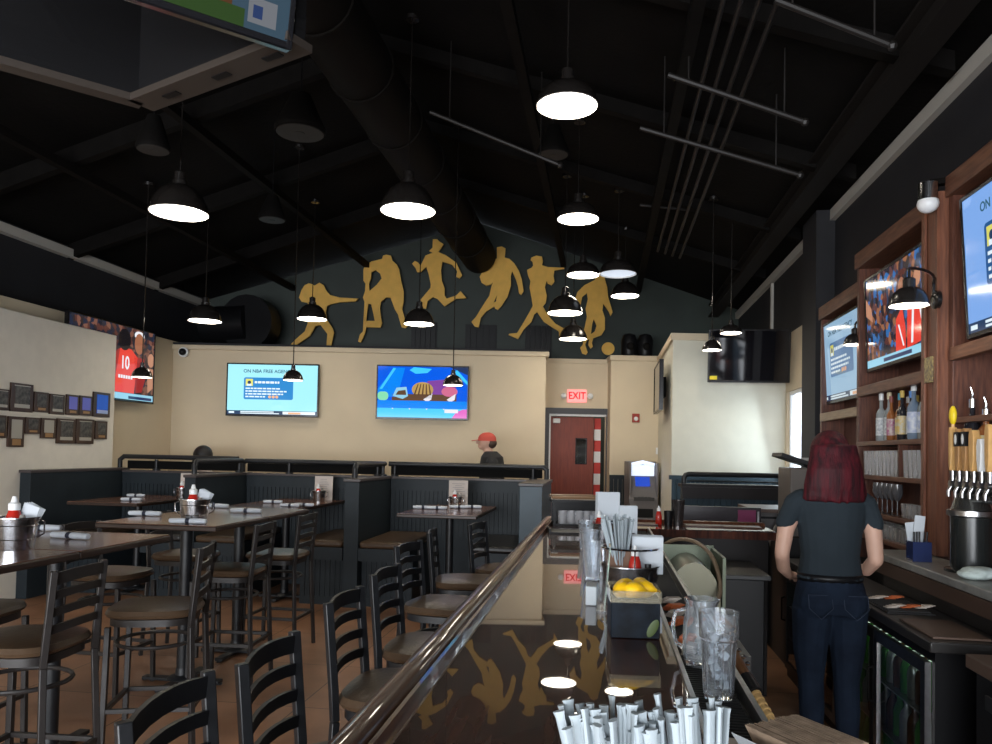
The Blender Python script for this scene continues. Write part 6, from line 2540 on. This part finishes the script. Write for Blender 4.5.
def draw_top(rect, poly):
    rect(0, 0, 1, 1, emis('score_sky', (0.08, 0.15, 0.22), 0.45))
    rect(0, 0.02, 0.82, 0.34, emis('score_orange', (0.20, 0.085, 0.03), 0.4), 1)
    for k in range(6):
        rect(0.28 + 0.09 * k, 0.17, 0.35 + 0.09 * k, 0.21, emis('score_text', (0.6, 0.5, 0.3), 0.5), 2)
    rect(0.62, 0, 0.86, 0.10, emis('field_green', (0.06, 0.14, 0.03), 0.4), 2)
    rect(0.87, 0.04, 0.96, 0.18, emis('score_white', (0.3, 0.32, 0.36), 0.5), 2)
    rect(0.885, 0.07, 0.915, 0.14, e_nv, 3)


# the lit screen leaning out under the ceiling, edge from (180,0) to (298,38)
P1 = ray(298, 38, 2.7)
P0 = at_plane(180, -2, P1.z)
mid = (P0 + P1) / 2
dx_ = P1 - P0
ang = math.atan2(dx_.y, dx_.x)
wt = 1.15
ctr = Vector((P1.x, P1.y, 0)) - Vector((math.cos(ang), math.sin(ang), 0)) * wt / 2
tv('hanging television at the top edge of the photo with a bright score picture', wt, 0.65, (ctr.x, ctr.y, P1.z + 0.30), ang, R(12), draw_top)

# ---------------------------------------------------------------- wall things at the back
P = ray(577, 396, ZR - 0.03)
t_ = thing('exit_sign', 'white exit sign with red letters above the red door', 'sign', P, 0)
b = MB()
b.b2(-0.15, 0, -0.10, 0.15, 0.028, 0.10)
b.build('sign_body', mat('exit_pink', (0.75, 0.45, 0.45), 0.4, emit=(0.95, 0.22, 0.20), estr=0.45), t_, bevel=0.008)
text('sign_text', 'EXIT', 0.15, emis('exit_red', (1.0, 0.02, 0.03), 1.0), t_, (0, -0.003, 0.0), sx=0.85, depth=0.002)
for sx in (-1, 1):
    b = MB()
    b.sphere((sx * 0.20, -0.02, 0), 0.045, 14, sc=(1, 0.7, 1))
    b.tube([(sx * 0.15, 0.012, 0), (sx * 0.20, 0.012, 0)], 0.012, seg=8)
    b.build('emergency_lamp', white_pl, t_)
P = ray(636, 418, BY - 0.03)
t_ = thing('fire_alarm', 'small red fire alarm on the cream wall above the cash machine', 'fire alarm', P, 0)
b = MB()
b.b2(-0.055, 0, -0.065, 0.055, 0.028, 0.065)
b.build('alarm_body', mat('alarm_red', (0.30, 0.03, 0.02), 0.4), t_, bevel=0.006)
b = MB()
b.sphere((0, -0.004, -0.012), 0.032, 14, sc=(1, 0.5, 1))
b.build('strobe', white_pl, t_)
P = ray(658, 451, BY - 0.01)
b = MB()
b.b2(-0.03, 0, -0.05, 0.03, 0.009, 0.05)
tag(b.build('light_switch', white_pl, loc=P, bevel=0.003), 'white light switch plate beside the pale block wall', 'switch')

# cash machine
yA = 10.9
xa = px(642, yA)
t_ = thing('cash_machine', 'grey cash machine with blue screen and lit top by the back wall', 'cash machine', (xa, yA, 0), 0)
grey = mat('machine_grey', (0.16, 0.15, 0.15), 0.4)
b = MB()
b.b2(-0.20, -0.20, 0, 0.20, 0.25, 0.95)
b.prism([(-0.20, 0.95), (0.25, 0.95), (0.25, 1.47), (-0.06, 1.47), (-0.06, 1.24)], 'x', -0.20, 0.20)
b.build('cabinet', grey, t_, bevel=0.01)
b = MB()
b.b2(-0.16, -0.10, 1.27, 0.16, -0.061, 1.42)
b.tube([(-0.16, -0.09, 1.42), (0.0, -0.09, 1.46), (0.16, -0.09, 1.42)], 0.03, seg=10)
b.build('lit_topper', mat('topper_light', (0.7, 0.75, 0.85), 0.4, emit=(0.65, 0.75, 0.95), estr=0.5), t_)
rot = Matrix.Rotation(math.atan2(0.14, 0.29) * -1.0, 3, 'X')
b = MB()
b.box((0, -0.098, 1.19), (0.20, 0.02, 0.14), rot)
sc_ = b.build('screen', emis('atm_blue', (0.02, 0.08, 0.6), 0.9), t_)
b = MB()
b.b2(-0.14, -0.24, 0.93, 0.14, -0.14, 0.98)
for k in range(12):
    b.b2(-0.08 + 0.045 * (k % 4), -0.23 + 0.02 * (k // 4), 0.98, -0.05 + 0.045 * (k % 4), -0.215 + 0.02 * (k // 4), 0.986)
b.build('keypad', mat('keypad_dark', (0.05, 0.05, 0.05), 0.4), t_)
b = MB()
b.b2(-0.13, -0.206, 0.70, 0.13, -0.201, 0.82)
b.build('cash_slot', black_pl, t_)
for sx in (-1, 1):
    b = MB()
    b.b2(sx * 0.1875 - 0.0125, -0.205, 1.0, sx * 0.1875 + 0.0125, -0.07, 1.45)
    b.build('side_wing', grey, t_, bevel=0.005)


# ---------------------------------------------------------------- people
def remesh(o, vs, sub=0, sm=2):
    rm = o.modifiers.new('remesh', 'REMESH')
    rm.mode = 'VOXEL'
    rm.voxel_size = vs
    rm.use_smooth_shade = True
    s_ = o.modifiers.new('smooth', 'SMOOTH')
    s_.iterations = sm
    s_.factor = 0.6


def loft(mb, rings, seg=20):
    """rings: (cx, cy, z, rx, ry)"""
    vs, fs = [], []
    for (cx, cy, z, rx, ry) in rings:
        for k in range(seg):
            a = 2 * PI * k / seg
            vs.append((cx + rx * math.cos(a), cy + ry * math.sin(a), z))
    for i in range(len(rings) - 1):
        for k in range(seg):
            k2 = (k + 1) % seg
            fs.append((i * seg + k, i * seg + k2, (i + 1) * seg + k2, (i + 1) * seg + k))
    fs.append(tuple(range(seg))[::-1])
    fs.append(tuple((len(rings) - 1) * seg + k for k in range(seg)))
    mb._add(vs, fs)


def limb(mb, pts, rs, seg=12):
    mb.tube(pts, rs, seg=seg)
    for p, r_ in zip(pts, rs):
        mb.sphere(p, r_ * 0.99, 10)


def hand(mb, wrist, d_, side, curl=0.5, up=Vector((0, 0, 1))):
    """palm and five fingers; d_ = direction of the hand, side = +1/-1 thumb side along the across vector"""
    d_ = Vector(d_).normalized()
    ac = d_.cross(up).normalized() * side
    nrm = ac.cross(d_).normalized()
    pc = Vector(wrist) + d_ * 0.045
    rot = Matrix((ac, d_, nrm)).transposed()
    mb.sphere(pc, 0.045, 12, sc=(0.85, 1.05, 0.42), rot=rot)
    mb.sphere(Vector(wrist), 0.024, 10)
    for k, L_ in enumerate((0.072, 0.08, 0.075, 0.058)):
        p0 = Vector(wrist) + d_ * 0.075 + ac * (0.030 - 0.020 * k)
        p1 = p0 + (d_ - nrm * 0.25 * curl).normalized() * L_ * 0.5
        p2 = p1 + (d_ - nrm * 1.1 * curl).normalized() * L_ * 0.32
        p3 = p2 + (d_ * 0.7 - nrm * 1.8 * curl).normalized() * L_ * 0.25
        mb.tube([p0, p1, p2, p3], [0.0092, 0.0088, 0.0082, 0.007], seg=8)
        for q_ in (p1, p2, p3):
            mb.sphere(q_, 0.0078, 8)
    t0 = Vector(wrist) + d_ * 0.03 + ac * 0.03
    t1 = t0 + (d_ * 0.7 + ac * 0.7 - nrm * 0.2).normalized() * 0.035
    t2 = t1 + (d_ * 0.95 + ac * 0.2 - nrm * 0.4).normalized() * 0.028
    mb.tube([t0, t1, t2], [0.013, 0.0105, 0.008], seg=8)
    mb.sphere(t2, 0.008, 8)


# bartender seen from behind; local +y is the way she faces (away from the camera)
P = Vector((px(831, 3.84), 3.84, 0))
woman = thing('bartender', 'woman with long dark red hair, slate t-shirt and dark jeans, seen from behind', 'person', P, R(-6))
b = MB()
H0 = 0.0
# torso core (hidden under the clothes but keeps the body one surface)
loft(b, [(0, 0, 0.82, .13, .10), (0, 0, 0.95, .135, .095), (0, 0, 1.06, .115, .085), (0, 0, 1.20, .135, .095), (0, 0, 1.32, .155, .095), (0, 0, 1.385, .13, .07), (0, 0, 1.42, .06, .05)])
limb(b, [(0, 0.005, 1.38), (0, 0.02, 1.48)], [0.052, 0.048])
b.sphere((0, 0.035, 1.575), 0.10, 20, sc=(0.76, 0.95, 1.12))        # skull
b.sphere((0, 0.085, 1.515), 0.055, 14, sc=(0.9, 0.8, 0.9))          # jaw
b.sphere((0, 0.135, 1.555), 0.014, 8, sc=(0.8, 1.2, 1.2))           # nose
for s_ in (-1, 1):
    b.sphere((s_ * 0.076, 0.03, 1.56), 0.022, 8, sc=(0.35, 0.7, 1.2))   # ears
# left arm (screen left): hangs out, elbow bent, forearm forward to the waist
limb(b, [(-0.165, 0.0, 1.335), (-0.215, -0.01, 1.20), (-0.232, -0.01, 1.08)], [0.050, 0.042, 0.036])
limb(b, [(-0.232, -0.01, 1.08), (-0.20, 0.085, 1.00), (-0.155, 0.17, 0.955)], [0.036, 0.033, 0.023])
limb(b, [(0.165, 0.0, 1.335), (0.200, -0.01, 1.20), (0.212, -0.015, 1.065)], [0.050, 0.042, 0.036])
limb(b, [(0.212, -0.015, 1.065), (0.205, 0.09, 1.0), (0.175, 0.19, 0.985)], [0.036, 0.033, 0.023])
hand(b, (-0.150, 0.18, 0.952), (0.5, 0.8, -0.15), 1)
hand(b, (0.172, 0.20, 0.985), (-0.35, 0.9, -0.1), -1)
# legs
for s_ in (-1, 1):
    limb(b, [(s_ * 0.075, 0.0, 0.84), (s_ * 0.085, 0.01, 0.62), (s_ * 0.082, 0.01, 0.47), (s_ * 0.083, -0.01, 0.30), (s_ * 0.085, -0.01, 0.10), (s_ * 0.085, 0.0, 0.06)], [0.085, 0.070, 0.052, 0.046, 0.033, 0.032])
body = b.build('body', skin_w, woman)
remesh(body, 0.007)
# shirt
b = MB()
loft(b, [(0, 0, 0.965, .158, .118), (0, 0, 1.00, .150, .112), (0, 0, 1.08, .138, .104), (0, 0, 1.18, .150, .108), (0, 0.0, 1.28, .168, .110), (0, 0, 1.345, .172, .100), (0, 0, 1.385, .135, .08), (0, 0.005, 1.425, .070, .062)])
for s_ in (-1, 1):
    k_ = -0.215 if s_ < 0 else 0.202
    limb(b, [(s_ * 0.135, 0, 1.345), (s_ * 0.168, 0.0, 1.325), (k_, -0.008, 1.235)], [0.060, 0.058, 0.049])
sh = b.build('t_shirt', shirt_m, woman)
remesh(sh, 0.007)
# jeans
b = MB()
loft(b, [(0, 0, 0.80, .155, .115), (0, -0.005, 0.86, .172, .130), (0, -0.005, 0.92, .162, .122), (0, 0, 1.00, .138, .108)])
for s_ in (-1, 1):
    b.sphere((s_ * 0.075, -0.045, 0.86), 0.092, 14, sc=(1, 0.9, 1.05))
    limb(b, [(s_ * 0.083, 0.0, 0.82), (s_ * 0.088, 0.01, 0.62), (s_ * 0.084, 0.01, 0.47), (s_ * 0.084, -0.01, 0.32), (s_ * 0.085, -0.01, 0.12)], [0.098, 0.083, 0.062, 0.060, 0.046])
je = b.build('jeans', jeans_m, woman)
remesh(je, 0.007)
b = MB()
for s_ in (-1, 1):
    rot = Matrix.Rotation(0.0, 3, 'Z')
    x = s_ * 0.082
    pts = [(x - 0.055, -0.122, 0.90), (x + 0.055, -0.122, 0.90), (x + 0.055, -0.140, 0.84), (x, -0.146, 0.79), (x - 0.055, -0.140, 0.84), (x - 0.055, -0.122, 0.90)]
    b.tube(pts, 0.0022, seg=5)
b.build('pocket_seam', mat('seam_blue', (0.022, 0.032, 0.055), 0.8), je)
b = MB()
n = 32
vs, fs = [], []
for z in (0.955, 0.992):
    for k in range(n):
        a = 2 * PI * k / n
        vs.append((0.153 * math.cos(a), 0.117 * math.sin(a), z))
for k in range(n):
    fs.append((k, (k + 1) % n, n + (k + 1) % n, n + k))
b._add(vs, fs)
be = b.build('belt', black_pl, woman)
so = be.modifiers.new('s', 'SOLIDIFY'); so.thickness = 0.005
b = MB()
for s_ in (-1, 1):
    b.sphere((s_ * 0.085, 0.045, 0.04), 0.05, 14, sc=(0.85, 2.3, 0.8))
b.build('shoes', black_pl, woman)
# hair: long bob over the head and shoulders
b = MB()
b.sphere((0, 0.015, 1.588), 0.112, 20, sc=(0.84, 0.98, 0.98))
loft(b, [(0, -0.03, 1.61, .104, .085), (0, -0.04, 1.55, .112, .085), (0, -0.05, 1.48, .122, .080), (0, -0.058, 1.42, .136, .072), (0.0, -0.066, 1.375, .146, .060), (0.0, -0.072, 1.345, .140, .042)], seg=24)
rng = random.Random(9)
for k in range(34):
    a = PI + PI * (k + 0.5) / 34
    x = 0.125 * math.cos(a)
    y = -0.055 + 0.062 * math.sin(a)
    zz_ = 1.325 + 0.055 * rng.random() + 0.02 * abs(x) / 0.12
    b.tube([(x * 0.72, y * 0.75, 1.62), (x * 0.9, y - 0.005, 1.50), (x * 1.06, y - 0.004, 1.42), (x * (1.12 + 0.1 * rng.uniform(-1, 1)), y - 0.002, zz_)], [0.018, 0.019, 0.014, 0.004], seg=8)
hr = b.build('hair', hair_red, woman)
remesh(hr, 0.006, sm=5)

# man in a red cap behind the booths, walking to the left
yM = 9.75
P = Vector((px(490, yM), yM, 0))
man = thing('customer', 'man in a red cap and black shirt standing behind the right booth, facing left', 'person', P, 0)
b = MB()
# local: faces -x
loft(b, [(0.03, 0, 0.80, .11, .15), (0.03, 0, 0.95, .11, .155), (0.03, 0, 1.12, .115, .16), (0.03, 0, 1.28, .12, .18), (0.03, 0, 1.41, .10, .17), (0.02, 0, 1.46, .055, .07)])
limb(b, [(0.01, 0, 1.44), (-0.02, 0, 1.55)], [0.058, 0.052])
b.sphere((-0.035, 0, 1.655), 0.105, 18, sc=(0.92, 0.74, 1.08))
b.sphere((-0.085, 0, 1.59), 0.052, 12, sc=(0.9, 0.8, 0.9))
b.sphere((-0.142, 0, 1.635), 0.018, 8, sc=(1.1, 0.7, 1.3))
b.sphere((-0.128, 0, 1.59), 0.014, 8, sc=(0.8, 1.4, 0.5))
for s_ in (-1, 1):
    b.sphere((-0.02, s_ * 0.078, 1.64), 0.026, 8, sc=(0.7, 0.35, 1.2))
    limb(b, [(0.03, s_ * 0.19, 1.37), (0.045, s_ * 0.23, 1.10), (-0.02, s_ * 0.23, 0.92)], [0.055, 0.045, 0.034])
    limb(b, [(-0.02, s_ * 0.23, 0.92), (-0.08, s_ * 0.22, 0.86)], [0.034, 0.026])
    hand(b, (-0.08, s_ * 0.22, 0.86), (-0.8, 0, -0.6), s_)
    limb(b, [(0.03, s_ * 0.09, 0.82), (0.02, s_ * 0.10, 0.48), (0.03, s_ * 0.10, 0.06)], [0.09, 0.062, 0.04])
bd = b.build('body', skin_w, man)
remesh(bd, 0.009)
b = MB()
loft(b, [(0.03, 0, 0.85, .135, .175), (0.03, 0, 1.0, .135, .178), (0.03, 0, 1.15, .14, .182), (0.03, 0, 1.32, .145, .20), (0.03, 0, 1.46, .125, .19), (0.015, 0, 1.53, .07, .085)])
for s_ in (-1, 1):
    limb(b, [(0.03, s_ * 0.17, 1.39), (0.04, s_ * 0.225, 1.22), (0.045, s_ * 0.235, 1.12)], [0.072, 0.066, 0.060])
s2 = b.build('t_shirt', mat('black_shirt', (0.018, 0.018, 0.02), 0.85), man)
remesh(s2, 0.009)
b = MB()
for s_ in (-1, 1):
    limb(b, [(0.03, s_ * 0.09, 0.84), (0.02, s_ * 0.10, 0.48), (0.03, s_ * 0.10, 0.10)], [0.105, 0.078, 0.06])
j2 = b.build('trousers', jeans_m, man)
remesh(j2, 0.01)
b = MB()
for s_ in (-1, 1):
    b.sphere((-0.02, s_ * 0.10, 0.045), 0.055, 12, sc=(2.2, 0.85, 0.8))
b.build('shoes', black_pl, man)
man.scale = (1.12, 1.1, 1.025)
cap_m = mat('red_cap', (0.50, 0.07, 0.05), 0.7)
b = MB()
prof_c = [(0.104 * math.cos(R(a)), 1.672 + 0.092 * math.sin(R(a))) for a in (0, 15, 30, 45, 60, 75, 88)]
b.open_lathe([(0.106, 1.655)] + prof_c, c=(-0.03, 0, 0), seg=24, sx=1.0, sy=0.84)
b.box((-0.155, 0, 1.662), (0.10, 0.13, 0.008), Matrix.Rotation(R(-10), 3, 'Y'))
b.build('cap', cap_m, man, bevel=0.003)
b = MB()
b.sphere((0.012, 0, 1.63), 0.088, 14, sc=(0.8, 0.9, 0.8))
b.build('hair', mat('brown_hair', (0.06, 0.035, 0.025), 0.6), man)

# seated customer behind the left divider: only dark hair shows over the rail
yS = 9.95
P = Vector((px(204, yS), yS, 0))
sit = thing('seated_customer', 'customer with long black hair whose head shows above the left booth rail', 'person', P, R(25))
b = MB()
loft(b, [(0, 0, 0.50, .16, .13), (0, 0, 0.75, .13, .11), (0, 0, 1.0, .15, .11), (0, 0, 1.18, .17, .10), (0, 0, 1.25, .08, .07)])
limb(b, [(0, 0, 1.22), (0, -0.01, 1.34)], [0.05, 0.048])
b.sphere((0, -0.01, 1.43), 0.10, 18, sc=(0.78, 0.92, 1.1))
b.sphere((0, -0.11, 1.41), 0.015, 8)
for s_ in (-1, 1):
    limb(b, [(s_ * 0.17, 0, 1.16), (s_ * 0.21, -0.02, 0.93), (s_ * 0.14, -0.20, 0.86)], [0.048, 0.04, 0.028])
    hand(b, (s_ * 0.14, -0.20, 0.86), (-s_ * 0.4, -0.9, 0.1), -s_)
    limb(b, [(s_ * 0.09, 0, 0.52), (s_ * 0.10, -0.40, 0.52), (s_ * 0.10, -0.42, 0.08)], [0.085, 0.06, 0.04])
bb = b.build('body', skin_w, sit)
remesh(bb, 0.01)
b = MB()
loft(b, [(0, 0, 0.45, .18, .15), (0, 0, 0.75, .155, .13), (0, 0, 1.0, .17, .13), (0, 0, 1.18, .185, .12), (0, 0, 1.27, .085, .075)])
for s_ in (-1, 1):
    limb(b, [(s_ * 0.16, 0, 1.17), (s_ * 0.21, -0.02, 0.96)], [0.065, 0.055])
bb = b.build('top', mat('pale_top', (0.45, 0.38, 0.34), 0.8), sit)
remesh(bb, 0.01)
b = MB()
for s_ in (-1, 1):
    limb(b, [(s_ * 0.09, 0.0, 0.52), (s_ * 0.10, -0.40, 0.52), (s_ * 0.10, -0.42, 0.10)], [0.10, 0.075, 0.055])
bb = b.build('trousers', jeans_m, sit)
remesh(bb, 0.012)
b = MB()
b.sphere((0, 0.015, 1.45), 0.125, 18, sc=(0.98, 0.98, 1.0))
loft(b, [(0, 0.03, 1.47, .12, .09), (0, 0.045, 1.36, .13, .08), (0.0, 0.055, 1.25, .11, .06)])
bb = b.build('hair', hair_blk, sit)
remesh(bb, 0.01)
# a chair for the seated customer
ch = thing('dining_chair', 'black chair under the customer with long black hair, behind the rail', 'chair', P, R(25))
b = MB()
b.b2(-0.21, -0.24, 0.385, 0.21, 0.2, 0.42)
b.build('seat', vinyl_blk, ch, bevel=0.01)
for sx in (-1, 1):
    for sy in (-1, 1):
        b = MB()
        b.b2(sx * 0.19 - 0.015, sy * 0.18 - 0.015 - 0.02, 0, sx * 0.19 + 0.015, sy * 0.18 + 0.015 - 0.02, 0.384)
        b.build('leg', metal_blk, ch)
b = MB()
b.b2(-0.20, 0.21, 0.40, 0.20, 0.235, 0.90)
b.build('backrest', vinyl_blk, ch, bevel=0.008)

# drop unused light data
for l_ in list(bpy.data.lights):
    if l_.users == 0:
        bpy.data.lights.remove(l_)
